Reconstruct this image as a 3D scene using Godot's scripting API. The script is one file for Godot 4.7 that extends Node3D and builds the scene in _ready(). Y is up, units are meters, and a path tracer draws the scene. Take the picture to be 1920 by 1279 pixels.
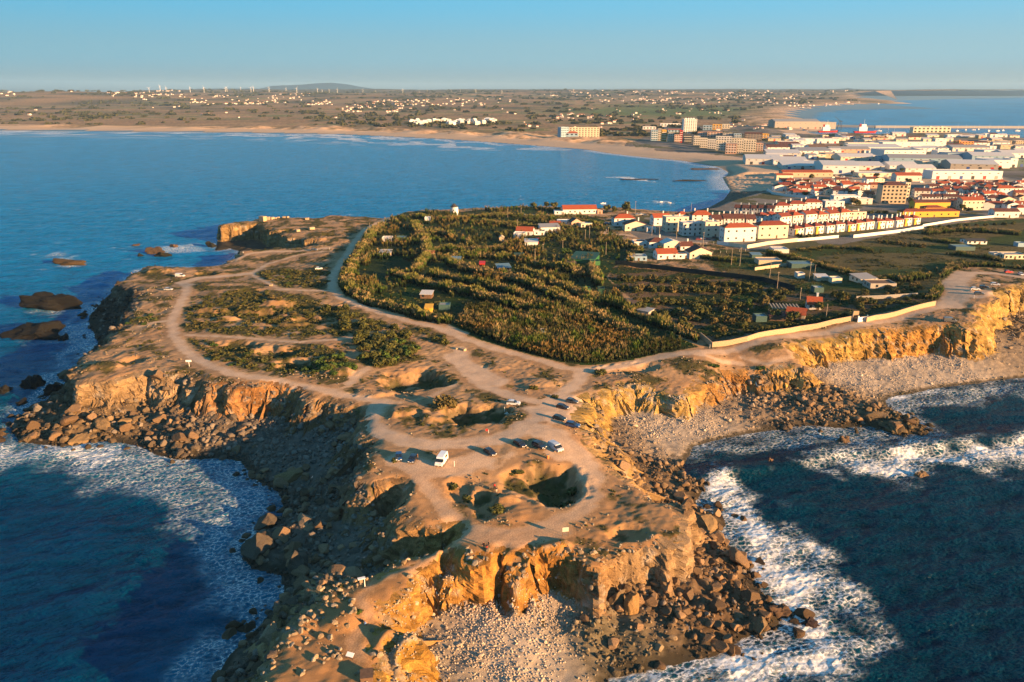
extends Node3D
# A limestone headland with sea on both sides, a bay, a town and its harbour, in low evening sun.

const CAM_H := 112.0
const CAM_PITCH := 18.2019
const CAM_FOV := 47.8917
var plateau_outline := [-224.9,584.2,-220.3,576.9,-211.5,584.0,-198.3,591.4,-186.1,576.9,-174.5,558.2,-162.7,541.0,-148.4,530.0,-135.2,521.1,-129.7,513.3,-143.5,510.6,-158.6,512.9,-175.1,508.2,-181.0,504.3,-179.3,491.7,-179.0,475.9,-184.4,465.0,-192.8,453.7,-202.9,454.8,-213.9,457.9,-218.9,456.0,-219.4,443.3,-219.5,428.9,-215.5,411.3,-193.8,388.1,-184.7,365.5,-177.5,341.5,-169.5,318.8,-165.8,300.7,-164.7,291.3,-165.4,283.3,-165.8,278.2,-162.8,270.8,-157.6,259.4,-154.2,253.0,-151.2,250.9,-146.1,251.9,-140.9,251.9,-138.3,257.1,-130.9,259.3,-126.0,258.1,-119.5,260.1,-114.7,258.6,-110.2,252.1,-105.2,250.3,-96.5,247.7,-87.4,248.2,-80.4,247.4,-74.0,243.5,-69.2,238.3,-63.7,235.9,-56.0,233.1,-50.5,230.0,-46.8,222.8,-45.3,213.3,-47.0,208.6,-41.7,202.3,-40.2,197.3,-40.7,188.3,-40.8,182.5,-38.3,178.5,-36.2,175.5,-34.5,178.7,-30.5,178.9,-28.8,178.2,-29.4,172.4,-27.9,166.8,-24.9,160.3,-21.4,156.3,-17.5,157.0,-14.2,159.2,-13.4,155.7,-18.1,150.4,-22.9,147.2,-26.4,144.6,-29.2,142.9,-32.2,141.2,-36.7,140.9,-41.1,140.0,-39.7,136.9,-41.9,134.0,-44.4,131.7,-46.3,125.5,-44.7,121.2,-44.9,117.7,-45.7,114.6,-46.6,110.8,-47.7,105.7,-45.0,95.5,-22.9,95.4,-24.8,110.9,-24.9,116.3,-25.6,120.8,-22.5,125.0,-25.1,126.7,-27.1,128.7,-27.3,133.8,-23.5,136.5,-20.4,143.5,-15.4,144.7,-15.2,147.7,-13.7,149.3,-11.6,147.2,-9.3,144.8,-4.1,146.9,-2.6,148.1,-1.2,145.0,0.2,141.4,1.8,144.7,4.8,148.9,7.1,150.5,9.9,148.7,13.1,147.5,15.5,145.0,18.2,141.9,19.9,145.5,21.2,148.3,24.2,148.0,29.2,149.8,33.2,148.9,36.8,152.4,39.8,154.6,41.3,160.6,41.5,166.6,40.7,171.8,36.0,173.1,35.1,175.6,33.3,184.5,29.5,190.4,27.2,196.2,23.8,204.5,22.3,215.7,21.7,227.8,23.7,239.4,26.8,245.0,29.2,240.7,32.2,247.5,42.0,258.8,47.2,258.7,50.2,256.8,53.1,252.2,58.2,250.9,64.1,254.7,69.2,262.8,76.9,268.1,84.6,271.7,93.4,273.6,103.4,274.3,109.8,275.1,110.6,270.6,111.8,280.9,111.5,285.4,111.3,289.9,120.4,296.4,130.7,303.3,138.6,305.4,144.8,306.3,155.1,309.0,167.4,311.1,182.1,311.8,189.0,309.7,197.4,310.9,199.1,317.6,209.0,330.0,223.6,344.3,245.8,368.0,257.8,376.3,317.5,409.8,447.2,473.1,673.4,553.5,900.0,760.0,900.0,1100.0,330.0,1100.0,320.0,900.0,220.4,761.8,185.1,704.6,155.5,680.6,114.5,689.6,95.7,692.1,65.8,680.0,17.2,693.4,-8.5,681.2,-48.2,663.3,-72.3,657.3,-89.4,648.9,-97.8,626.5,-102.7,616.1,-124.0,624.9,-140.5,630.9,-160.1,619.9,-181.7,620.3,-202.0,628.9,-206.2,606.9,-217.0,596.5]
var shore_outline := [-3004.0,2411.4,-2123.8,2330.3,-1441.8,2239.8,-1110.2,2183.3,-747.4,2129.5,-438.7,2041.3,-285.3,1938.0,-145.7,1834.6,-20.7,1706.8,72.5,1602.8,138.6,1530.9,177.8,1428.1,228.5,1343.2,277.6,1282.1,309.3,1174.8,301.8,1087.2,278.9,1033.3,264.1,961.6,251.2,894.0,225.0,822.4,195.6,764.6,161.2,726.9,123.6,743.6,104.8,757.5,72.7,750.5,19.1,768.2,-9.5,761.0,-54.1,743.6,-80.5,730.2,-99.4,720.5,-108.7,695.6,-104.6,627.3,-126.2,635.5,-142.8,641.1,-162.8,630.0,-184.6,630.0,-202.6,630.0,-208.8,614.0,-218.9,601.3,-228.7,591.5,-216.4,551.1,-212.9,551.1,-208.3,558.9,-199.0,551.1,-192.8,525.2,-191.7,506.4,-197.1,496.7,-212.8,491.9,-228.1,495.1,-237.2,493.5,-240.6,485.7,-239.8,468.0,-232.7,434.7,-226.9,411.1,-219.2,382.7,-213.5,370.3,-199.5,348.3,-190.8,336.3,-189.7,324.9,-184.5,307.5,-182.0,294.7,-178.5,284.6,-175.6,264.6,-176.2,256.6,-172.4,241.1,-164.7,232.7,-147.7,229.1,-141.1,233.1,-134.6,232.3,-128.9,231.5,-121.4,228.3,-115.7,223.3,-106.7,220.0,-94.9,221.4,-86.1,219.2,-77.1,206.7,-67.7,198.0,-62.5,187.1,-67.0,183.8,-66.8,178.8,-68.8,172.9,-67.1,165.1,-62.5,160.7,-55.4,158.5,-53.4,151.5,-54.2,144.4,-55.5,139.6,-59.2,131.3,-59.4,123.7,-59.3,118.0,-55.5,105.7,9.3,103.5,13.2,116.7,19.4,123.9,25.8,126.2,35.0,128.8,41.9,130.4,50.2,136.0,58.0,138.6,60.6,143.2,58.4,154.1,59.1,165.1,56.5,171.5,53.5,176.4,57.9,181.7,58.1,185.2,52.8,190.0,51.3,192.0,56.8,200.2,58.9,204.4,52.3,211.0,54.1,217.0,57.1,223.3,60.4,229.1,76.1,237.3,89.6,241.5,102.1,245.1,115.1,243.7,125.2,245.1,130.7,237.3,142.9,237.3,143.5,246.9,139.7,263.0,141.6,269.7,152.0,274.5,165.1,280.0,182.3,285.2,208.4,292.3,245.2,304.2,333.3,340.2,550.6,416.8,9000.0,900.0,9000.0,14500.0,-9000.0,14500.0,-9000.0,2400.0]
var south_bay_outline := [1472.4,3934.7,1682.2,4322.1,1856.5,4487.7,2137.9,4729.0,2325.7,4859.6,2326.5,4729.0,2376.6,4666.3,2566.0,5219.6,2579.1,5548.1,2703.6,6125.9,3176.1,7257.8,4001.9,8353.7,5308.7,9729.2,6030.5,10234.3,6943.8,10927.5,10532.4,11877.7,19964.3,11877.7,3119.4,1824.8,1204.1,1864.4,1192.7,2041.3,1223.2,2197.1,1059.7,2090.8,926.8,2029.3,786.0,2053.4,806.8,2116.4,873.3,2169.6,962.3,2378.3,1002.1,2516.3,1050.0,2755.6,1090.6,2941.8,1231.1,3400.1,1374.7,3765.7]
var cliff_line := [-224.9,584.2,-220.3,576.9,-211.5,584.0,-198.3,591.4,-186.1,576.9,-174.5,558.2,-162.7,541.0,-148.4,530.0,-135.2,521.1,-129.7,513.3,-143.5,510.6,-158.6,512.9,-175.1,508.2,-181.0,504.3,-179.3,491.7,-179.0,475.9,-184.4,465.0,-192.8,453.7,-202.9,454.8,-213.9,457.9,-218.9,456.0,-219.4,443.3,-219.5,428.9,-215.5,411.3,-193.8,388.1,-184.7,365.5,-177.5,341.5,-169.5,318.8,-165.8,300.7,-164.7,291.3,-165.4,283.3,-165.8,278.2,-162.8,270.8,-157.6,259.4,-154.2,253.0,-151.2,250.9,-146.1,251.9,-140.9,251.9,-138.3,257.1,-130.9,259.3,-126.0,258.1,-119.5,260.1,-114.7,258.6,-110.2,252.1,-105.2,250.3,-96.5,247.7,-87.4,248.2,-80.4,247.4,-74.0,243.5,-69.2,238.3,-63.7,235.9,-56.0,233.1,-50.5,230.0,-46.8,222.8,-45.3,213.3,-47.0,208.6,-41.7,202.3,-40.2,197.3,-40.7,188.3,-40.8,182.5,-38.3,178.5,-36.2,175.5,-34.5,178.7,-30.5,178.9,-28.8,178.2,-29.4,172.4,-27.9,166.8,-24.9,160.3,-21.4,156.3,-17.5,157.0,-14.2,159.2,-13.4,155.7,-18.1,150.4,-22.9,147.2,-26.4,144.6,-29.2,142.9,-32.2,141.2,-36.7,140.9,-41.1,140.0,-39.7,136.9,-41.9,134.0,-44.4,131.7,-46.3,125.5,-44.7,121.2,-44.9,117.7,-45.7,114.6,-46.6,110.8,-47.7,105.7,-45.0,95.5,-22.9,95.4,-24.8,110.9,-24.9,116.3,-25.6,120.8,-22.5,125.0,-25.1,126.7,-27.1,128.7,-27.3,133.8,-23.5,136.5,-20.4,143.5,-15.4,144.7,-15.2,147.7,-13.7,149.3,-11.6,147.2,-9.3,144.8,-4.1,146.9,-2.6,148.1,-1.2,145.0,0.2,141.4,1.8,144.7,4.8,148.9,7.1,150.5,9.9,148.7,13.1,147.5,15.5,145.0,18.2,141.9,19.9,145.5,21.2,148.3,24.2,148.0,29.2,149.8,33.2,148.9,36.8,152.4,39.8,154.6,41.3,160.6,41.5,166.6,40.7,171.8,36.0,173.1,35.1,175.6,33.3,184.5,29.5,190.4,27.2,196.2,23.8,204.5,22.3,215.7,21.7,227.8,23.7,239.4,26.8,245.0,29.2,240.7,32.2,247.5,42.0,258.8,47.2,258.7,50.2,256.8,53.1,252.2,58.2,250.9,64.1,254.7,69.2,262.8,76.9,268.1,84.6,271.7,93.4,273.6,103.4,274.3,109.8,275.1,110.6,270.6,111.8,280.9,111.5,285.4,111.3,289.9,120.4,296.4,130.7,303.3,138.6,305.4,144.8,306.3,155.1,309.0,167.4,311.1,182.1,311.8,189.0,309.7,197.4,310.9,199.1,317.6,209.0,330.0,223.6,344.3,245.8,368.0,257.8,376.3,317.5,409.8,447.2,473.1,673.4,553.5]
var plateau_levels := [[65.627,258.888,9.5],[88.574,271.443,9.5],[41.861,255.384,11.5],[27.746,230.15,12.5],[105.107,273.187,11],[131.363,299.325,13],[165.704,307.54,15],[70.432,281.788,14],[105.556,294.65,15],[54.724,252.508,10],[-32.293,119.431,10],[-21.949,133.31,11.5],[-6.04,150.888,14],[16.801,149.528,13.5],[6.442,212.241,15],[36.238,156.864,13],[32.986,184.515,12],[-29.857,194.395,15],[-139.067,264.849,14.5],[-93.535,263.491,15],[-159.718,364.675,14],[-169.708,470.217,8],[-188.533,435.293,11],[-204.174,574.469,13.5],[-140.676,560.117,14],[151.93,317.378,16],[193.652,327.075,18],[226.138,342.348,20],[36.283,360.954,15],[162.275,526.338,12.5],[-48.495,636.059,14],[374.816,571.548,12],[327.411,741.281,8],[294.991,937.236,6],[157.541,668.511,9],[429.727,741.281,8],[62.98,649.039,12],[389.894,1606.542,5],[627.834,1250.571,4],[-40.053,977.708,8],[930.336,2314.576,3],[687.519,1073.514,5]]
var coast_kinds := [[-217.873,587.953,2,0.12,0.34,0.22,0.1,0.1,0.08,0.06,1.5,0.2],
[-198.968,476.012,3,0.3,0.34,0.23,0.12,0.12,0.09,0.07,1.2,0.3],
[-199.838,358.225,5,0.3,0.14,0.11,0.085,0.09,0.075,0.06,2.5,0.5],
[-163.41,259.703,3,0.35,0.26,0.18,0.11,0.16,0.12,0.08,3.2,0.8],
[-138.425,252.257,3,0.42,0.38,0.26,0.145,0.24,0.17,0.1,3,0.7],
[-117.738,262.272,6,0.5,0.36,0.25,0.15,0.2,0.16,0.125,1.6,0.9],
[-96.153,262.272,6,0.5,0.42,0.2,0.07,0.22,0.18,0.145,1.7,0.9],
[-55.112,225.886,6,0.55,0.3,0.19,0.1,0.24,0.205,0.175,1.7,1],
[-56.744,179.853,6,0.5,0.2,0.15,0.11,0.2,0.16,0.125,2.7,1],
[-35.114,169.54,7,0.55,0.36,0.22,0.11,0.26,0.22,0.18,1.4,0.9],
[-56.074,149.599,6,0.5,0.2,0.15,0.1,0.2,0.16,0.12,3.2,1],
[-46.841,129.942,5,0.6,0.4,0.26,0.13,0.18,0.135,0.1,2.2,0.9],
[-48.67,115.38,5,0.6,0.4,0.26,0.13,0.17,0.13,0.1,2.2,0.9],
[-23.796,136.586,7,0.42,0.46,0.25,0.07,0.5,0.38,0.26,0.9,0.7],
[-18.703,122.325,7,0.4,0.48,0.26,0.06,0.52,0.42,0.31,0.9,0.5],
[-3.542,143.789,4.5,0.42,0.46,0.22,0.055,0.68,0.54,0.42,0.55,0.8],
[12.323,151.621,4,0.4,0.46,0.22,0.055,0.68,0.54,0.42,0.55,0.8],
[4.275,126.808,4,0.4,0.46,0.3,0.1,0.7,0.57,0.44,0.5,0.9],
[18.884,133.198,3,0.36,0.3,0.2,0.12,0.22,0.18,0.11,1.2,0.9],
[28.037,149.599,3,0.36,0.34,0.23,0.13,0.26,0.17,0.1,2,0.8],
[39.057,155.8,3,0.3,0.36,0.25,0.15,0.26,0.17,0.1,2.6,0.9],
[49.588,143.789,4,0.3,0.28,0.18,0.1,0.22,0.14,0.08,3,0.8],
[45.395,179.853,5,0.5,0.34,0.22,0.11,0.28,0.18,0.1,2.2,0.6],
[41.016,203.947,12,0.55,0.42,0.28,0.13,0.24,0.165,0.1,1.6,0.8],
[31.979,234.121,8,0.42,0.5,0.33,0.11,0.34,0.25,0.17,1,0.6],
[41.717,252.257,5,0.36,0.54,0.36,0.12,0.6,0.5,0.39,0.7,0.8],
[54.152,238.437,5,0.36,0.5,0.33,0.12,0.64,0.53,0.42,0.6,0.85],
[83.878,267.546,6,0.42,0.46,0.24,0.08,0.36,0.27,0.19,1.3,0.85],
[109.889,262.272,6,0.42,0.5,0.32,0.11,0.3,0.21,0.13,1.8,0.9],
[129.965,238.437,5,0.4,0.28,0.2,0.11,0.24,0.17,0.09,2.4,0.7],
[133.673,296.994,6,0.38,0.52,0.33,0.1,0.69,0.57,0.45,0.55,0.8],
[168.726,310.443,6,0.38,0.5,0.27,0.08,0.69,0.57,0.45,0.55,0.8],
[209.113,325.026,7,0.4,0.54,0.36,0.12,0.4,0.31,0.22,1,0.8],
[233.211,340.894,7,0.4,0.56,0.38,0.13,0.32,0.23,0.14,1.3,0.9]]
var tracks := [[2.89,[-98.4,615.9,-103.9,585.2,-107.7,550.8,-106.8,497.8,-105.2,465.0,-101.2,424.9,-94.2,390.0,-84.4,367.2,-64.8,345.5,-47.8,329.9,-32.5,319.2,-20.0,304.3,-6.4,291.7,8.3,282.1,20.1,272.4,27.0,270.6]],
[3.06,[27.0,270.6,38.5,274.5,53.9,281.5,71.0,284.2,94.5,293.4,121.2,307.8,145.8,313.6,174.7,326.5,199.3,337.5]],
[5.95,[199.3,337.5,213.1,354.2,224.2,378.7,245.7,406.9]],
[4.25,[245.7,406.9,260.7,407.8,270.9,396.6,329.3,426.0]],
[4.67,[216.9,365.6,217.1,347.9,226.0,354.7]],
[3.23,[27.0,270.6,24.1,258.8,18.5,247.0,12.5,237.6,8.3,221.0,4.0,210.4]],
[5.1,[8.5,226.8,13.3,219.5,17.3,229.5,19.8,240.2]],
[5.1,[4.0,212.3,12.6,207.1,13.6,196.8]],
[3.82,[4.0,210.4,-3.1,204.7,-12.4,202.1,-23.0,200.0,-30.9,202.0,-38.8,208.2,-43.1,215.3,-44.3,226.3,-43.4,233.3]],
[2.72,[-43.4,233.3,-51.7,237.8,-61.5,242.0,-73.7,247.3,-86.4,252.8,-99.1,256.9,-112.4,266.9,-126.7,282.8,-140.8,303.9,-151.8,328.4,-157.7,350.2,-164.5,375.2,-172.4,397.1]],
[3.82,[-172.4,397.1,-180.5,408.1,-176.2,419.5,-163.4,425.5,-151.3,434.6]],
[1.7,[-151.3,434.6,-137.9,411.9,-122.4,389.1,-109.8,383.6]],
[2.04,[-121.3,385.3,-104.4,383.8,-92.0,384.0]],
[1.7,[-151.3,434.6,-152.7,469.1,-138.4,490.7,-118.9,496.9]],
[1.7,[-137.0,305.4,-124.1,303.7,-107.2,299.7,-86.1,294.4,-72.1,298.9,-64.5,304.8]],
[2.12,[-120.4,503.6,-140.7,499.8,-162.5,501.9,-173.5,497.3,-176.6,480.6,-177.9,469.9]],
[1.87,[-151.1,328.4,-157.6,324.3,-161.6,318.6]],
[2.21,[-57.0,248.6,-55.5,260.1,-53.1,265.9]],
[1.36,[-56.3,247.6,-63.3,241.9]],
[1.36,[-43.3,232.3,-33.5,234.9,-27.0,240.0,-20.6,250.9]],
[3.4,[-21.3,290.7,-17.9,269.2,-11.3,252.6,-1.8,242.2,7.1,236.7]],
[5.1,[-22.8,281.0,-11.7,263.9,-5.7,255.8]],
[2.12,[-28.0,320.9,-20.4,311.4]],
[4.25,[12.6,207.1,19.5,195.1,21.7,186.9]],
[3.06,[21.7,186.9,20.8,174.9,17.0,166.1,10.2,160.8,2.5,155.7,-4.9,153.1,-11.1,155.5]],
[4.25,[-9.9,155.5,0.0,153.3,10.0,157.2]],
[2.55,[-11.1,155.5,-17.2,167.9,-22.1,177.4,-27.2,185.1,-30.8,190.5]],
[5.1,[-30.8,190.5,-22.9,185.3,-15.8,185.8,-8.9,192.4]],
[0.85,[-0.7,176.6,7.9,168.3,9.2,167.1]],
[1.19,[-6.5,186.7,-2.9,189.8,0.0,195.8]],
[1.7,[90.1,284.3,98.8,278.7,108.5,283.2,110.5,288.9]],
[2.21,[72.7,282.4,80.5,279.9,89.0,280.4]],
[2.55,[80.3,546.8,65.5,551.1,73.1,582.6,103.2,618.8]],
[2.55,[80.3,546.8,99.5,525.7,130.4,516.4,142.8,522.4]],
[2.55,[17.7,637.5,62.4,643.3,98.5,645.8]],
[1.7,[-9.9,155.5,-14.4,149.4,-21.1,145.3,-29.8,140.4,-31.1,135.3,-28.9,128.9,-31.1,123.6,-28.0,117.9]]]
var hollows := [[13.251,181.102,11,12,3.3],
[6.268,178.684,14,11,1.72],
[-11.826,223.948,12,11,3.63],
[-34.187,255.51,13,13,3.63],
[-50.263,217.687,8,7,2.97],
[-7.358,170.443,4,9,1.65],
[-13.782,176.676,4,7,1.32],
[-30.027,174.748,4,8,2.31],
[-19.594,153.16,7,6,1.65],
[27.459,156.681,6,4,1.65],
[-176.837,432.949,7,6,1.65],
[-143.171,273.609,6,5,1.65],
[43.491,273.521,14,6,1.32],
[-69.367,357.02,16,8,1.65],
[-101.325,351.622,10,6,1.65],
[-131.224,382.043,10,5,1.06],
[-112.157,337.302,9,6,1.45],
[-88.08,328.584,12,9,1.98],
[-110.097,288.933,14,8,1.65],
[-91.05,281.745,12,7,1.98],
[-79.523,269.442,9,6,1.65],
[-163.193,556.706,9,7,1.32],
[-128.275,539.607,8,6,1.19],
[-119.61,572.113,6,5,1.06],
[-117.079,496.587,5,4,0.79],
[-32.24,155.275,8,6,1.98],
[0,142.828,5,6,2.64],
[-33.796,224.003,8,5,-1.6],
[-23.249,219.622,7,4,-1.4],
[-118.456,341.787,14,4,-1.8],
[-138.052,341.425,12,3,-2],
[-112.787,356.217,9,3,-1.8],
[-135.786,523.745,12,4,-1.4],
[-204.122,435.583,9,5,-1.6],
[0,171.99,8,3,-1.2],
[-61.54,259.437,9,4,-1.5],
[-92.888,319.803,10,3,-1.8],
[-126.088,328.372,8,2.5,-1.5],
[-46.765,240.401,8,4,-1],
[9.474,254.444,10,5,-0.7],
[-5.995,270.207,6,4,-0.6],
[-148.867,264.86,10,5,-1.3],
[228.062,358.099,10,3,-1],
[8.477,151.194,5,3,-1.5],
[-22.657,122.848,6,5,-2],
[-34.199,128.654,5,3,-1.2],
[-19.016,118.449,5,8,-2.5]]
var foam_fields := [[0.95,[-180.3,231.1,-149.1,229.1,-134.5,231.5,-113.8,220.7,-105.2,216.3,-108.4,212.1,-121.2,214.9,-135.3,216.3,-152.5,220.0,-173.8,221.4]],
[1.0,[57.0,203.4,62.4,209.0,66.9,209.3,70.2,205.0,69.9,191.1,72.1,177.5,75.2,163.1,77.1,148.6,76.0,137.7,71.4,129.6,62.4,120.8,14.3,118.0,20.3,125.1,36.2,129.6,57.6,137.7,61.7,144.8,58.1,154.5,58.7,165.3,53.5,176.4,58.3,184.1,52.3,189.7]],
[1.0,[88.3,215.6,98.2,220.0,113.8,224.5,131.8,226.0,147.4,229.1,174.3,235.6,230.6,245.1,213.7,224.5,162.0,216.3,142.0,213.5,128.1,212.1,117.6,210.7,108.2,208.0,104.0,213.5,99.1,217.8]],
[0.55,[55.3,217.0,64.7,228.3,82.7,235.6,103.2,242.4,125.3,242.4,132.4,234.4,117.2,224.5,105.3,229.1,92.1,231.5,75.8,224.5,63.8,217.8]],
[0.6,[138.9,264.0,148.6,271.8,165.8,277.3,209.5,290.5,197.5,271.8,169.0,268.2,150.3,259.1,143.6,249.6,140.2,254.2]],
[0.5,[-169.4,230.7,-148.2,227.5,-134.1,230.7,-114.2,221.4,-94.9,220.0,-85.7,217.8,-76.6,205.0,-67.1,197.1,-62.7,186.8,-69.1,181.4,-69.0,172.4,-68.0,165.3,-62.3,159.8,-55.5,156.6,-53.8,150.5,-54.8,143.9,-55.8,139.4,-58.8,131.5,-59.3,122.2,-65.0,122.2,-66.0,132.7,-62.2,141.2,-69.2,150.5,-76.5,163.1,-84.8,177.5,-85.3,194.1,-90.9,205.0,-102.6,210.0,-112.4,206.7,-127.9,211.7,-141.0,211.7,-160.3,216.3,-173.3,220.7,-179.8,230.3]],
[0.45,[-135.7,217.0,-103.3,211.7,-86.4,197.1,-84.0,182.7,-86.6,174.9,-94.7,191.1,-112.5,203.4,-128.6,210.0]],
[0.6,[-184.3,254.2,-178.1,256.6,-176.1,266.6,-180.4,288.7,-186.7,304.2,-192.9,328.6,-200.7,348.3,-220.0,375.0,-227.8,394.9,-227.4,416.8,-236.4,405.5,-215.5,356.8,-191.2,304.2,-191.5,285.8,-186.6,264.0,-186.0,245.1]],
[0.7,[-263.5,555.0,-262.9,566.9,-245.5,573.1,-235.0,564.9,-226.9,551.1,-241.9,545.3,-254.3,547.2]],
[0.7,[-312.9,514.8,-314.4,525.2,-305.9,525.2,-288.3,508.0,-285.9,498.3,-299.2,503.1]],
[0.5,[-332.5,536.0,-332.2,545.3,-321.4,539.7,-319.0,528.7]],
[0.45,[-253.2,389.7,-240.3,391.8,-233.5,394.9,-227.7,386.7,-240.8,382.7]],
[0.5,[-221.4,340.2,-209.8,341.8,-210.5,346.7,-205.6,338.6,-212.8,334.0]],
[0.8,[72.7,1087.2,83.0,1087.2,95.2,1073.2,83.7,1066.4]],
[0.9,[102.5,1073.2,131.0,1066.4,156.3,1039.8,176.2,990.3,176.5,972.9,157.7,1002.2,134.1,1033.3,104.2,1052.9]],
[0.8,[150.9,810.2,164.8,810.2,161.6,790.6,151.7,790.6]]]
var zones := {"cane":[[-98.6,595.4,-89.1,642.9,-44.5,641.8,18.9,683.7,46.0,663.9,72.8,616.0,72.6,546.7,78.7,486.4,58.8,437.0,50.9,408.5,54.5,361.6,63.3,322.9,74.7,293.0,60.7,285.0,43.5,280.9,28.6,276.3,18.5,279.2,4.2,289.2,-13.3,304.0,-28.4,326.3,-48.9,338.5,-69.0,355.0,-84.9,376.0,-94.3,416.8,-101.5,479.5,-100.6,532.6]],
"gard":[[58.8,437.0,90.6,425.4,133.1,397.2,145.3,375.9,168.8,356.1,195.9,349.8,197.1,344.9,157.4,328.8,149.9,325.2,82.1,299.3,78.1,307.8,67.0,330.2,56.0,372.1,52.3,408.6]],
"field":[[127.1,488.0,153.5,496.1,193.5,510.6,268.1,547.8,317.6,584.2,417.8,626.5,525.9,665.6,345.7,427.6,287.0,421.5,254.5,427.6,195.9,349.8,168.8,356.1,145.3,375.9,133.1,397.2,117.5,436.3]],
"town":[[77.7,621.4,152.9,668.5,228.9,792.3,295.0,937.2,358.9,1053.5,480.8,950.7,825.9,899.8,562.7,603.2,421.7,646.5,313.8,576.9,211.6,502.1,151.3,488.7,134.1,516.5,89.0,529.6]],
"scrub":[[-151.9,436.5,-148.3,444.5,-126.5,445.8,-106.0,436.6,-96.8,392.5,-116.9,389.4,-132.2,403.1],[-93.6,361.9,-81.1,352.0,-57.3,329.6,-39.4,299.5,-35.0,279.9,-43.4,267.0,-53.1,265.9,-61.2,277.0,-60.9,297.6,-73.6,316.2],[-134.6,302.4,-116.9,296.2,-84.6,288.7,-66.6,293.4,-63.9,270.5,-67.8,253.6,-84.2,258.0,-101.3,263.5,-118.0,276.3],[-78.3,272.5,-65.8,279.7,-56.9,265.5,-60.7,255.3,-70.9,258.6],[-52.6,329.8,-26.9,307.5,-23.7,293.9,-35.1,299.9],[-171.0,320.4,-175.0,344.1,-160.7,336.9,-155.1,328.4,-159.7,318.6],[-154.5,364.7,-138.6,387.8,-94.9,367.1,-76.3,328.9,-68.8,304.5,-105.8,301.9,-138.9,310.2,-153.3,345.7]],
"lawn":[[-84.3,445.5,-85.3,464.3,-65.2,461.5,-57.7,427.8,-71.3,417.8,-81.1,422.8],[-46.4,406.8,-29.3,412.1,0.0,363.3,9.7,336.5,0.0,337.2,-29.7,376.5]],
"thick":[[-25.6,320.9,-20.2,351.3,-5.0,350.0,10.3,360.2,24.6,341.5,43.5,314.4,52.7,300.4,71.3,290.2,49.9,282.3,28.7,277.5,16.5,280.3,0.0,292.8]]}
var breaker_line := [51.9,201.8,59.4,206.7,71.9,210.7,88.5,216.3,102.5,222.2,117.6,225.2,132.0,226.4,152.2,231.5,174.9,236.4,231.3,246.0]
var far_ridges := [[17000,[-5495,70,-5103,154,-4823,176,-4486,186,-4150,208,-3925,224,-3701,224,-3477,197,-3028,123,-2692,70],1,"blue flat-topped mountain on the skyline behind the wind turbines"],
[15500,[-6442,73,-5931,112,-4908,112,-4499,73],0,"faint low blue hills on the skyline left of the mountain"],
[15000,[-594,56,396,84,1385,84,2375,93,3365,79,4354,74,5146,65,5938,93,6234,121,6531,93,7323,74,8312,74,9500,74,11281,65],0,"long blue hills on the skyline above the southern bay"]]
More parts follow.
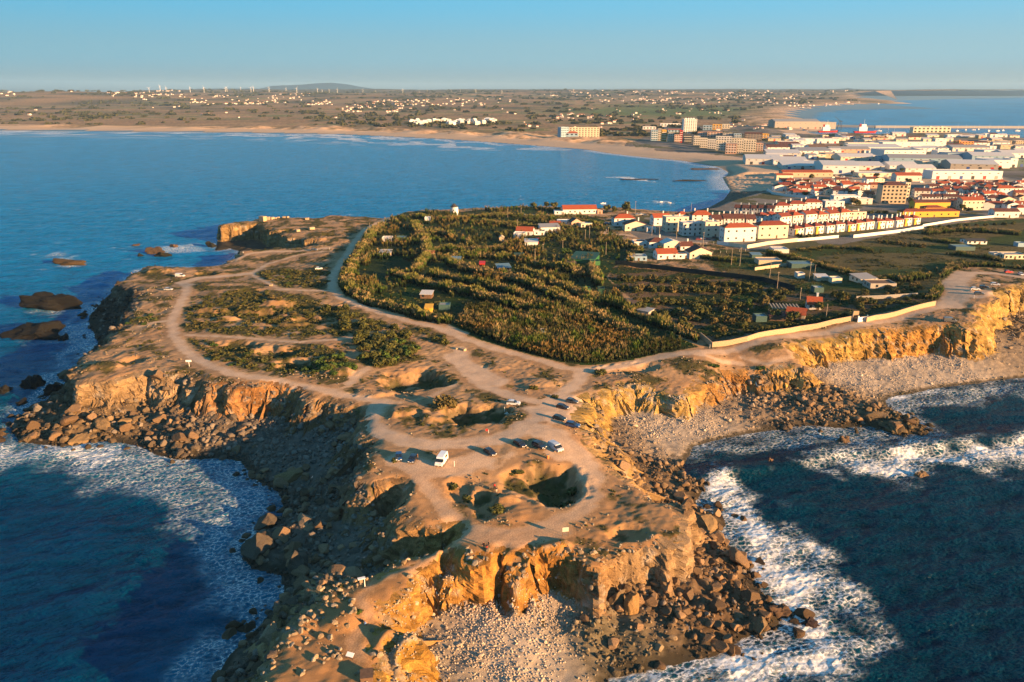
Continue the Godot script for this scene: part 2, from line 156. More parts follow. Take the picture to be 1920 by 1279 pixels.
var hedges := [
[[-97.9,573.5,-99.2,524.2,-97.2,478.7,-93.5,431.6,-85.2,384.0,-70.1,361.0,-55.0,346.6,-38.4,331.0,-29.5,325.5],6,3.2,"long cane hedge along the inner side of the pale track, round the thicket",0],
[[-73.7,574.5,-58.6,515.6,-51.7,457.0,-55.8,424.8],5,3.8,"curving cane hedge behind the two sheds by the lawn",1],
[[-60.4,539.6,-51.3,543.6,-40.1,530.1],5,3.2,"short cane hedge near the windmill end of the plots",0],
[[-54.4,482.9,-37.8,488.5,-20.5,484.2,-7.9,490.7],4.5,3.2,"upper of two level cane hedges in the middle of the plots",1],
[[-40.7,460.8,-26.3,466.2,-7.5,458.7,0.0,466.5],4.5,3.2,"lower of two level cane hedges in the middle of the plots",0],
[[-36.9,445.0,-17.9,419.3,2.8,399.2,19.2,366.5,33.0,338.2,47.2,315.1,55.1,301.6],5,3.8,"longest diagonal cane hedge running down through the plots to the thicket",1],
[[-46.4,418.6,-33.9,407.2,-15.0,387.5,-3.5,378.3,8.8,362.3],4,3.4,"diagonal cane hedge left of the longest one, beside the dark lawn strip",2],
[[-65.1,420.0,-51.0,399.6,-31.9,381.0,-22.8,373.8,-5.9,357.3,6.2,344.6],6,3.4,"diagonal cane hedge behind the shed with the white roof",1],
[[6.8,417.7,20.3,389.1,33.6,366.0,40.4,356.1],4.5,3.6,"diagonal cane hedge in front of the big green roof",0],
[[33.0,350.5,44.1,352.4,51.8,342.1,57.7,331.9,67.3,319.2,76.1,300.7],4.5,3.4,"cane hedge beside the long narrow shed, ending at the pale wall corner",2],
[[12.4,437.7,24.4,429.8,35.8,419.5,39.2,408.3],5,3.4,"cane clump just left of the green shed walls",0],
[[44.2,429.6,44.2,408.4,45.1,382.8],4,4.2,"tall cane clump between the green shed and the brown plots",1],
[[298.1,548.7,326.1,562.7,347.0,558.2,364.4,547.4],6,3.2,"tan cane row across the field behind the white bungalow",1],
[[284.5,526.0,293.0,515.7,298.5,503.5],3,2.4,"dark low hedge running towards the white bungalow",2],
[[270.5,470.4,282.1,459.4,289.7,445.4],4,2.6,"dark hedge in front of the far right buildings",2],
[[197.0,349.6,209.0,361.4,225.1,386.3,239.5,413.5,256.5,431.2],6,2.4,"grey brown hedge bank at the bend of the pale road",0],
[[259.1,427.8,273.3,428.6,287.0,421.5,296.5,417.8],4,2.2,"grey brown hedge along the far edge of the gravel lot",0],
[[185.5,488.2,201.9,494.9,222.1,493.5,227.1,481.3],4,2.2,"dark hedge on top of the scrubby rise in the field",2],
[[160.3,473.7,169.6,462.0,174.9,441.3,180.2,416.1,190.2,392.6,203.4,385.5,219.1,394.8],5,2.6,"long cane hedge round the lower side of the scrubby rise",1],
[[94.2,486.8,109.2,469.1,124.6,452.1,133.2,448.6],4,2.6,"hedge below the orange roofed white house",2],
[[74.1,515.0,82.2,486.5,70.3,452.3],5,2.8,"cane clump left of the white houses",0],
[[-81.1,615.0,-54.6,604.2,-25.6,614.8,0.0,629.4],6,2.6,"cane row behind the windmill along the sea edge",1],
[[0.0,618.5,25.6,613.4,50.7,607.5,68.2,574.9],5,2.8,"cane row in front of the long red roof",0],
[[-22.5,586.5,0.0,577.1,15.8,567.1,40.0,573.5],5,3.0,"cane row behind the two white cottages among the plots",1],
[[-87.9,384.0,-96.1,417.0,-100.0,448.2],3,2.6,"cane strip inside the sharp bend of the pale track",2]]
var sea_rocks := [
[-246.1,396.95,30,12,7,[0.02,0.02,0.02],"long dark rock in the sea off the left cliffs, the farther of two"],
[-224.67,346.69,30,12,7,[0.02,0.02,0.02],"long dark rock in the sea off the left cliffs, the nearer of two"],
[-209.77,342.62,6,5,3,[0.02,0.02,0.02],"small dark rock beside the nearer long dark rock"],
[-298.68,504.74,22,10,4,[0.12,0.08,0.04],"low brown rock alone in white water at far left"],
[-188.09,281.74,10,6,4,[0.02,0.02,0.02],"dark pointed rock left of the left headland"],
[-177.67,275.62,5,6,4,[0.02,0.02,0.02],"small dark rock nearest the left headland face"],
[-197.26,277.26,8,6,3,[0.02,0.02,0.02],"dark rock at the left edge of the picture"],
[-183.53,265.57,4,4,2,[0.02,0.02,0.02],"tiny dark rock in foam below the left headland"],
[-255.64,541.55,12,6,4,[0.1,0.07,0.05],"dark rock beside the white patch off the far block"],
[-245.16,530.53,10,5,3,[0.03,0.03,0.02],"dark rock just below the white patch off the far block"],
[-260.88,530.53,5,4,2.5,[0.03,0.03,0.02],"small dark rock left of the white patch off the far block"],
[-281.76,569,5,4,2,[0.12,0.08,0.06],"smallest rock out beyond the far block"],
[-251.23,562.9,6,4,2,[0.2,0.13,0.08],"brown rock awash in the white patch"],
[-224.29,564.92,8,5,4,[0.03,0.03,0.02],"dark rock at the foot of the far block"],
[151.68,1008.31,40,12,0.9,[0.07,0.05,0.04],"long reef awash in the bay near the sand"],
[176.85,1014.45,30,9,0.8,[0.07,0.05,0.04],"short reef at the right end of the bay reef"],
[221.49,996.22,50,12,0.9,[0.08,0.06,0.04],"reef close to the sea wall"],
[281.08,1146.73,50,22,0.8,[0.2,0.12,0.07],"brown rocks on the wet sand by the sea wall"],
[81.22,217.03,3,3,2,[0.25,0.15,0.09],"brown rock in the foam of the right cove"],
[120.7,228.33,4,3,2,[0.25,0.15,0.09],"orange rock in the foam left of the breaking wave"],
[110.44,232.33,4,3,2,[0.2,0.13,0.08],"brown rock below the rocky spit"],
[124.55,209,3.5,2.5,1.6,[0.3,0.2,0.12],"small brown rock in front of the breaking wave"],
[65.51,140.82,4,2.4,1.8,[0.06,0.04,0.04],"dark rock alone in the foam right of the near point"],
[59.84,143.88,5,4,3,[0.14,0.09,0.06],"dark block at the outer end of the right boulder field"],
[108.54,265.06,6,3,2,[0.03,0.03,0.02],"dark rock at the waterline under the yellow cliffs"]]
var great_rocks := [
[38.25,156.14,6.5,6,11,[0.42,0.3,0.19],"tall pale rock pillar at the right of the near point",3],
[26.1,141.69,5,5,10,[0.4,0.24,0.1],"orange rock fin at the right end of the pebble cove",1],
[22.56,143.5,6,5,8,[0.24,0.17,0.1],"dark block beside the orange rock fin",1],
[51.33,178.46,14,8,5,[0.36,0.24,0.12],"flat topped rock platform jutting into the surf",1],
[38.17,174.91,10,5,5,[0.42,0.3,0.19],"pale jointed ledge above the rock platform",4],
[30.63,157.63,8,5,7,[0.42,0.3,0.19],"whitish cliff block behind the pillar",3],
[40.42,149.16,5,4,4,[0.24,0.17,0.1],"big square boulder below the pillar",1],
[53.48,139.42,5,5,5,[0.24,0.17,0.1],"upright boulder at the outer surf edge",0],
[43.32,151.13,6,4,4,[0.24,0.17,0.1],"leaning slab in the right boulder field",1],
[-63.5,166.16,11,8,7,[0.15,0.12,0.09],"huge rounded boulder by the left inlet water",1],
[-65.59,204.81,11,6,5,[0.36,0.24,0.12],"long tan block in the shaded left inlet",1],
[-55.42,196.86,9,6,4,[0.15,0.12,0.09],"second long block in the shaded left inlet",1],
[-64.91,179.77,8,6,5,[0.15,0.12,0.09],"big dark boulder above the left inlet water",1],
[-51.99,160.52,9,7,6,[0.15,0.12,0.09],"great dark block below the white sign post",1],
[-53.94,176.53,9,6,4,[0.42,0.3,0.19],"heap of pale rock catching the sun in the left inlet",3],
[-138.97,240.69,12,7,5,[0.36,0.24,0.12],"biggest golden block on the left rock platform",1],
[-131.78,242.87,9,6,5,[0.36,0.24,0.12],"golden slab right of the biggest platform block",1],
[-148.36,242.87,8,6,4,[0.36,0.24,0.12],"golden block left of the biggest platform block",1],
[-156.66,242.87,7,5,4,[0.24,0.17,0.1],"outer block of the left rock platform",1],
[-143.13,234.37,11,6,3,[0.36,0.24,0.12],"flat golden slab dipping into the surf",0],
[-122.7,249.64,8,6,5,[0.42,0.3,0.19],"pale boulder under the left headland face",1],
[-108.52,226.38,7,6,4,[0.24,0.17,0.1],"boulder at the surf edge below the left headland",0],
[135.75,245.06,18,7,3,[0.22,0.16,0.09],"long olive slab along the rocky spit",0],
[128.99,251.04,10,6,3,[0.24,0.17,0.1],"dark slab at the root of the rocky spit",1],
[-48.35,128.73,5,5,5,[0.42,0.3,0.19],"lit rock knob at the left edge of the near point",6],
[-44.65,124.41,4,4,4,[0.42,0.3,0.19],"lower lit rock knob at the left edge of the near point",6],
[-42.88,147.22,4,4,4,[0.42,0.3,0.19],"pale rock by the white bent sign",6]]
# [what, group, [x, d, radius, height, crown, ...]]
var bushes := [
["large tan bush on the rim of the round hollow by the car park","single bushes on the headland",[-21.6,230.2,4.2,3.6,6]],
["bush at the lower edge of the dark thicket","single bushes on the headland",[-45.1,271.5,3.0,2.4,0]],
["bright green bush mound by the path fork","single bushes on the headland",[-66.5,264.5,3.4,2.6,4]],
["second green bush mound by the path fork","single bushes on the headland",[-71.0,266.9,3.0,2.4,4]],
["green bush at the right end of the path fork mound","single bushes on the headland",[-60.5,263.9,3.0,2.2,4]],
["low green bush at the left end of the path fork mound","single bushes on the headland",[-73.9,262.8,2.6,1.8,4]],
["rounded bush alone beside the main track","single bushes on the headland",[-27.8,297.0,3.0,2.0,0]],
["rounded bush left of the one beside the main track","single bushes on the headland",[-31.8,300.1,2.4,1.8,0]],
["low bush in the middle of the bare patch","single bushes on the headland",[7.4,248.7,2.0,1.2,2]],
["low bush at the right end of the bare patch","single bushes on the headland",[14.5,241.4,1.6,1.0,2]],
["small bush above the left gully","single bushes on the headland",[-32.1,189.6,1.5,1.0,0]],
["bush in the small hollow right of the white van","single bushes on the headland",[-15.3,179.1,2.0,1.1,0]],
["lower bush in the small hollow","single bushes on the headland",[-11.5,172.9,2.0,1.1,0]],
["green bush strip left of the near crater","single bushes on the headland",[0.7,187.2,2.4,0.9,0]],
["bush at the bottom of the middle hollow","single bushes on the headland",[-3.9,165.3,2.4,1.4,1]],
["bush at the start of the right cliff edge","single bushes on the headland",[32.7,267.5,2.6,1.6,1]],
["green bush above the orange gullies","single bushes on the headland",[76.8,273.4,2.4,1.4,4]],
["green bush on the cliff edge below the lay-by","single bushes on the headland",[95.8,275.7,2.4,1.4,4]],
["dark bush inside the near crater, right side","single bushes on the headland",[14.4,175.7,2.2,2.0,1]],
["dark bush inside the near crater, back wall","single bushes on the headland",[16.3,181.8,2.0,1.8,1]],
["bright green bush on the bare near point","single bushes on the headland",[-31.6,130.9,1.3,0.7,4]],
["dark olive bush in the thicket below the pale track","bushes massed below the pale track",[-44.6,305.3,3.6,3.2,2,-75.4,330.2,3.4,2.7,2,-72.1,332.4,3.2,2.2,3,-49.1,289.2,3.5,2.6,2,-73.7,319.9,3.1,2.7,2,-54.3,289.4,2.8,2.5,0,-86.4,345.4,3.2,3.0,1,-54.6,296.9,2.8,2.0,1,-65.4,318.4,3.3,2.5,2,-50.6,316.0,2.6,2.4,2,-63.6,316.4,3.1,2.4,0,-50.7,304.5,3.2,2.7,2,-53.2,294.8,2.7,2.5,2,-75.7,333.7,3.0,2.5,2,-55.1,301.1,3.4,2.5,1,-61.8,303.8,3.3,2.8,1,-56.9,292.4,2.7,2.5,1,-63.7,306.6,2.7,2.2,0,-62.7,324.1,2.8,2.3,0,-73.5,324.0,2.5,2.2,2,-71.2,316.2,3.5,2.6,2,-62.4,295.4,3.2,2.4,1,-68.4,319.1,2.6,1.8,0,-54.0,291.1,2.9,2.2,1,-61.5,302.6,2.9,2.5,1,-64.8,324.0,2.8,2.5,3,-52.2,286.9,2.7,1.8,1,-78.3,345.0,3.6,2.6,3]],
["green bush in the dense clump above the round hollows","bushes clumped above the hollows",[-58.5,287.4,3.2,2.8,0,-50.3,272.9,3.0,2.1,4,-45.7,295.0,3.2,2.3,5,-49.6,278.4,3.2,2.8,5,-40.2,282.8,3.2,2.8,4,-43.0,288.3,2.2,2.0,4,-49.9,287.3,2.4,2.2,5,-47.7,283.6,3.0,2.1,1,-38.4,287.8,2.8,2.0,5,-54.1,275.6,3.5,3.2,1,-43.7,283.7,2.5,1.8,1,-54.7,278.5,3.1,2.8,4,-45.3,273.6,3.4,2.5,5,-43.9,281.9,2.7,2.4,0,-52.7,278.3,3.1,2.4,1,-48.3,289.5,3.3,2.7,1,-39.8,283.6,2.7,2.0,0,-57.1,274.5,2.3,1.7,5,-39.4,282.7,2.7,2.4,0,-49.2,269.8,3.5,2.8,1,-50.0,290.9,3.2,2.5,1,-41.8,285.9,3.2,2.5,4]],
["yellow green bush in the mound by the path fork","bushes on the mound by the path fork",[-66.8,259.3,2.5,1.9,4,-70.6,272.9,2.0,1.3,4,-58.2,263.6,2.3,1.7,5,-65.0,267.1,2.5,1.5,4,-60.1,266.8,2.6,1.6,4,-65.6,274.6,2.9,2.0,5,-66.4,259.4,2.2,1.7,5,-62.8,261.8,2.2,1.4,4,-63.6,263.8,2.9,2.3,5,-63.0,272.1,2.2,1.4,0,-71.4,265.9,2.5,1.9,4,-64.2,257.2,2.5,1.7,4,-70.6,259.9,2.1,1.5,4,-65.9,260.6,2.0,1.7,0]],
["low olive bush in the patch left of the sharp track bend","bushes by the track bend",[-105.1,427.9,2.3,1.1,4,-100.6,400.7,1.9,1.1,2,-109.5,426.8,1.8,0.9,3,-109.5,412.5,1.9,0.8,3,-123.4,432.8,2.3,1.2,3,-133.9,435.1,1.9,0.8,2,-100.2,405.8,2.1,1.0,2,-136.1,426.9,2.2,0.9,3,-121.6,401.6,1.8,0.8,2,-118.7,399.6,2.5,1.4,4,-129.3,435.5,2.6,1.3,3,-137.8,428.4,2.5,1.1,2,-108.2,416.3,2.1,1.2,2,-125.3,421.5,2.1,0.9,4,-128.2,409.4,2.4,1.0,3,-139.0,425.6,2.7,1.3,3,-134.6,416.7,2.3,0.9,2,-130.5,438.6,2.8,1.1,4,-114.1,420.7,2.3,1.0,2,-116.5,401.9,2.6,1.2,2,-109.4,396.0,1.9,0.9,3,-107.4,413.8,1.8,0.8,2]],
["dry bush in the eroded hollow between two tracks","bushes in the eroded hollow",[-106.3,323.1,2.4,1.5,3,-91.9,336.5,2.4,1.3,2,-100.1,336.5,2.4,1.2,6,-112.6,347.4,2.1,1.3,3,-94.8,338.4,2.5,1.5,2,-97.1,348.6,2.2,1.4,6,-118.6,364.7,2.4,1.4,6,-105.7,328.3,2.5,1.5,6,-99.4,324.2,1.8,1.3,6,-105.5,330.6,2.1,1.1,6,-114.0,360.7,2.3,1.4,6,-118.7,361.0,1.9,1.2,6,-112.1,357.0,2.3,1.4,6,-90.2,331.7,2.0,1.1,6]],
["green bush beside the curve of the left track","bushes inside the left track",[-117.9,283.3,1.7,1.0,2,-108.2,277.4,1.7,0.8,3,-105.6,285.4,1.7,1.0,4,-101.0,276.0,2.3,1.1,3,-100.4,270.6,1.6,0.9,4,-102.1,271.3,2.2,1.3,3,-103.3,267.3,1.7,0.8,4,-118.8,290.8,2.3,1.5,4,-112.1,273.8,2.0,1.2,3,-111.8,273.9,2.3,1.2,2,-104.7,272.7,1.7,0.8,2,-102.3,279.7,1.6,0.9,4]],
["low green bush on the grassy shelf above the left cliffs","bushes on the left shelf",[-164.7,335.9,2.2,1.0,5,-165.5,331.4,2.2,0.8,5,-168.9,323.6,1.7,0.8,4,-166.8,331.5,1.9,0.7,4,-161.1,321.0,2.0,1.0,5,-161.4,330.5,2.0,1.0,4]],
["orchard bush in the upper row of the brown plots","bushes in rows on the brown plots",[58.6,402.4,3.2,3.0,6,61.7,400.2,3.2,3.1,1,64.9,400.4,2.2,2.5,6,68.8,401.4,2.5,2.8,0,73.5,402.4,3.1,2.2,6,75.8,402.2,3.3,3.2,6,78.5,396.9,3.4,2.2,1,82.3,400.0,3.0,2.5,1,85.7,394.9,3.1,2.2,0,89.4,397.4,3.4,2.7,6,92.2,395.3,2.5,2.7,6,95.8,393.6,2.1,2.9,6,100.0,394.8,2.5,3.0,1,102.5,393.5,2.1,2.4,6,104.6,390.1,2.9,2.4,6,109.0,392.4,3.4,2.2,6,111.4,389.3,2.2,2.7,2,114.8,389.5,2.8,2.7,1,117.2,386.8,2.3,3.1,2,121.3,387.6,3.2,2.9,2]],
["orchard bush in the second row of the brown plots","bushes in rows on the brown plots",[57.3,378.9,2.5,3.2,2,62.2,376.0,3.5,3.0,0,65.3,379.7,2.9,3.1,6,69.6,380.3,2.9,2.8,6,71.6,376.2,2.4,2.4,0,76.8,379.1,3.0,2.9,0,80.3,379.3,2.9,2.6,6,82.0,377.1,3.0,3.3,6,86.8,376.2,2.7,3.0,6,90.5,379.7,2.9,3.0,6,93.2,377.8,3.3,2.8,2,96.9,378.4,3.0,2.9,1,101.3,377.3,3.4,3.2,2,103.8,377.0,3.5,2.9,6,107.6,374.3,2.4,3.2,2,112.3,376.5,3.4,2.5,6,114.0,374.2,2.4,3.3,0,117.8,375.4,3.7,2.7,0]],
["orchard bush in the third row of the brown plots","bushes in rows on the brown plots",[60.3,353.2,3.4,3.3,6,64.8,356.0,2.3,2.9,2,68.9,355.7,2.8,2.4,6,72.8,356.5,3.1,2.4,6,75.0,354.9,3.7,2.8,1,80.4,356.3,3.2,2.5,1,83.3,354.6,2.5,2.3,6,86.0,353.4,3.2,2.6,1,89.1,354.3,3.4,3.0,1,92.6,352.1,3.4,2.8,1,96.1,354.8,2.9,3.0,1,100.0,353.4,3.6,3.0,0,103.6,353.1,2.3,2.9,6,106.2,350.1,3.6,2.6,2,109.5,350.8,2.7,2.7,1]],
["bush in the crowded orchard behind the boundary wall","bushes crowded in the orchard",[79.3,336.1,3.6,3.3,6,92.0,327.4,3.5,3.2,0,85.3,346.5,3.5,3.4,2,83.3,328.9,2.7,2.2,1,89.4,332.0,3.4,2.7,2,69.5,337.4,2.7,2.7,2,74.9,325.1,3.5,3.0,0,87.1,346.5,3.1,2.7,1,76.4,318.1,3.2,2.8,0,89.6,323.7,3.2,2.9,7,96.3,322.9,2.6,2.6,7,64.0,337.5,2.6,2.2,2,99.5,331.1,3.5,2.7,6,69.0,331.7,3.1,2.7,0,85.1,339.0,3.4,3.4,2,95.7,330.5,3.4,3.1,6,88.1,314.7,2.7,2.6,1,77.8,341.0,2.9,2.1,1,99.3,317.9,3.4,3.0,2,99.2,327.5,3.0,3.1,7,101.4,335.8,3.3,3.3,2,85.9,340.1,3.1,2.7,0,89.3,342.9,3.5,2.9,2,98.2,344.6,3.4,3.2,7,90.1,314.3,3.4,2.6,6,80.5,330.3,2.8,2.2,6,102.7,326.2,3.7,3.6,7,103.3,334.6,2.7,2.3,6,76.3,338.6,3.4,3.0,0,85.1,345.2,3.8,3.5,0]],
["bush behind the pergola garden","bushes behind the pergola",[124.6,356.6,2.4,2.1,0,132.2,371.3,2.5,2.3,1,125.1,387.0,2.3,1.7,1,124.2,367.9,2.5,2.3,0,122.7,364.9,2.0,1.8,0,132.7,373.3,2.4,2.1,0,131.3,376.3,2.5,1.9,1,136.1,370.6,2.2,1.7,1,136.8,375.9,2.2,1.7,6,121.4,375.2,2.2,1.7,1,128.9,366.9,2.4,2.4,6,124.5,366.3,2.1,2.2,0,118.0,356.3,2.8,2.3,1,123.5,382.1,2.8,2.3,0,130.2,360.0,2.7,2.5,1,127.3,382.6,2.2,1.6,0]],
["bush right of the small red roofed house","bushes right of the small house",[169.1,352.3,2.2,1.6,1,167.8,360.1,2.0,1.6,2,162.7,362.8,2.5,1.8,0,160.4,357.1,2.3,2.1,6,165.5,348.4,2.2,2.2,6,158.6,357.8,2.5,2.0,1,161.8,345.0,2.6,2.3,2,173.9,367.5,2.1,1.9,0,164.8,349.5,2.8,2.8,0,162.5,348.5,2.5,2.1,6,168.8,347.2,2.3,1.8,1,160.2,340.3,2.7,2.1,0,171.1,359.6,2.7,2.1,6,157.9,363.6,2.5,2.5,2]],
["bush below the long cane hedge at right","bushes at the right garden edge",[188.0,371.9,2.3,1.7,6,189.8,367.5,2.1,1.9,1,200.1,372.5,2.4,2.0,6,186.4,361.2,2.5,2.4,6,204.1,376.5,2.3,1.9,6,201.4,368.1,2.3,2.0,0,186.5,364.7,2.6,1.8,1,190.7,361.3,2.5,1.8,1,203.7,379.9,2.1,1.4,0,197.0,380.0,2.1,1.4,1,195.8,364.7,2.5,2.2,0,191.3,365.2,2.3,1.6,6,180.5,359.6,2.2,1.7,6,196.7,366.6,2.5,2.1,1,187.6,373.5,2.2,2.0,0,193.8,378.4,2.2,1.9,1]],
["bush in the strip just inside the boundary wall","bushes along the boundary wall",[85.6,304.4,1.8,1.2,2,88.4,306.5,1.7,1.8,2,90.8,306.8,1.6,1.3,1,93.1,306.8,1.3,1.4,2,95.3,306.4,1.9,1.2,1,98.6,309.7,1.9,1.7,1,100.8,309.1,1.5,1.3,1,104.3,312.9,1.7,1.8,1,106.4,312.2,1.4,2.0,0,109.7,315.0,2.1,1.7,2,112.0,314.8,1.7,1.6,0,115.7,318.8,1.4,1.5,0,118.1,318.5,1.7,1.9,1,121.2,320.5,1.7,1.4,1,123.2,319.3,1.8,1.4,2,126.1,320.9,1.7,1.2,0,129.1,322.4,2.0,1.7,0,131.4,322.2,1.9,1.5,0,133.8,322.1,2.0,1.6,0,137.3,325.1,1.6,1.3,1,138.9,322.7,1.6,1.9,2,141.9,324.4,1.4,1.4,2,145.5,327.1,1.7,1.8,1,148.7,329.0,1.5,1.6,1]],
["bush in the strip inside the right part of the wall","bushes along the right wall",[166.9,340.5,1.9,1.4,0,168.5,339.6,1.3,1.8,0,170.9,340.7,1.6,1.6,1,174.8,345.0,2.0,1.5,1,177.5,346.4,2.0,1.9,1,179.4,346.3,1.9,1.4,1,180.8,345.1,2.0,1.2,1,185.2,350.0,1.6,1.9,0,186.7,349.0,1.7,1.5,2,190.4,352.3,1.6,1.9,1,192.1,351.8,1.7,1.8,2,195.9,355.4,1.8,1.6,2,198.1,355.6,1.5,1.2,0,200.2,355.8,2.0,1.7,0]],
["dark scrub bush on the rise in the field","bushes on the field rise",[183.9,445.3,2.0,1.0,1,210.1,431.0,1.7,0.8,2,197.1,458.9,2.0,1.2,1,189.9,483.0,2.0,1.1,0,212.1,455.5,1.9,1.0,0,203.3,430.8,1.9,1.1,0,196.5,420.4,1.5,0.7,0,218.3,428.3,1.8,0.8,1,215.0,433.6,1.7,0.7,0,185.1,443.3,2.1,1.1,2,223.0,480.4,1.5,0.8,2,217.3,448.8,2.1,1.2,2,196.8,488.7,2.2,1.1,2,207.2,451.2,1.8,0.9,2,233.0,429.3,2.1,0.9,0,198.1,418.0,1.7,1.0,0,185.3,469.9,1.5,0.7,1,201.2,430.5,1.7,0.8,2]],
["bush in a row at the edge of the far fields","bushes along the far fields",[248.1,512.5,2.2,2.3,6,252.8,513.8,2.5,2.5,1,254.5,508.8,3.1,2.3,0,257.5,506.8,2.3,2.5,6,260.6,504.9,2.6,1.9,6,262.1,499.7,2.3,2.4,0,265.3,498.3,2.7,2.3,0,268.2,496.2,3.0,2.5,6,315.5,576.3,2.7,2.2,1,324.9,581.0,2.0,1.8,1,332.1,581.4,2.8,2.0,0,340.6,584.2,2.8,2.3,0,348.2,585.3,2.4,2.2,1,356.2,586.9,1.9,1.7,6,363.3,587.0,2.1,2.3,1,372.6,590.9,2.6,1.9,0,380.2,591.6,2.9,2.2,0,389.0,594.5,2.4,2.3,0,203.9,539.7,2.6,2.0,1,208.0,535.3,3.0,2.6,0,213.5,535.1,2.9,2.0,1,274.8,660.6,2.3,2.5,1,283.8,666.5,2.3,1.9,6,288.4,661.9,2.8,2.2,0,297.1,666.8,2.3,1.9,0,302.5,664.0,2.7,2.1,6,309.7,665.4,3.1,2.4,1,317.2,667.4,2.9,1.9,6,322.7,665.1,2.6,2.6,1]]]
var trees := [
[96.61,651.31,5.5,9.5,0,"largest round tree at the sea end of the town","trees of the headland and town"],
[80.34,655.14,3.6,6.5,1,"round tree left of the largest at the sea end of town","trees of the headland and town"],
[86.83,652.58,3.6,6,0,"middle tree of the three at the sea end of town","trees of the headland and town"],
[18.74,677.26,3.5,4.5,1,"low tree left of the long red roof","trees of the headland and town"],
[30.51,678.72,4,5,0,"second low tree left of the long red roof","trees of the headland and town"],
[36.47,675.98,4,5.2,1,"tree touching the long red roof","trees of the headland and town"],
[33.08,468.96,4,6,4,"bright pine like tree above the big green roof","trees of the headland and town"],
[4.47,419.19,4.2,5.5,1,"dark round tree among the sheds in the plots","trees of the headland and town"],
[-7.42,530.11,4,5.5,1,"dark tree left of the white cottages","trees of the headland and town"],
[27.36,520.42,4.5,5.5,1,"dark tree below the white cottages","trees of the headland and town"],
[32.13,508.65,4.5,5.5,1,"dark tree in the clump below the white cottages","trees of the headland and town"],
[41.51,514.56,4.2,5,0,"tree at the right of the clump below the cottages","trees of the headland and town"],
[21.42,508.66,4,5,1,"tree at the left of the clump below the cottages","trees of the headland and town"],
[59.03,340.67,3,5,1,"dark tree by the long narrow shed","trees of the headland and town"],
[108.86,341.1,2.4,6,5,"bright green upright tree left of the pergola","trees of the headland and town"],
[118.17,349.01,3.5,5,6,"brown tree beside the pergola","trees of the headland and town"],
[117.39,329.49,3,4,1,"dark tree by the orange roof below the pergola","trees of the headland and town"],
[123.69,324.97,3.5,4.5,1,"dark tree in front of the orange roof","trees of the headland and town"],
[140.42,338.38,3,4,0,"tree in front of the small red roofed house","trees of the headland and town"],
[156.28,353.53,3,5,0,"tree right of the small red roofed house","trees of the headland and town"],
[104.67,364.44,3.2,4.6,6,"tan tree in the brown plots","trees of the headland and town"]]
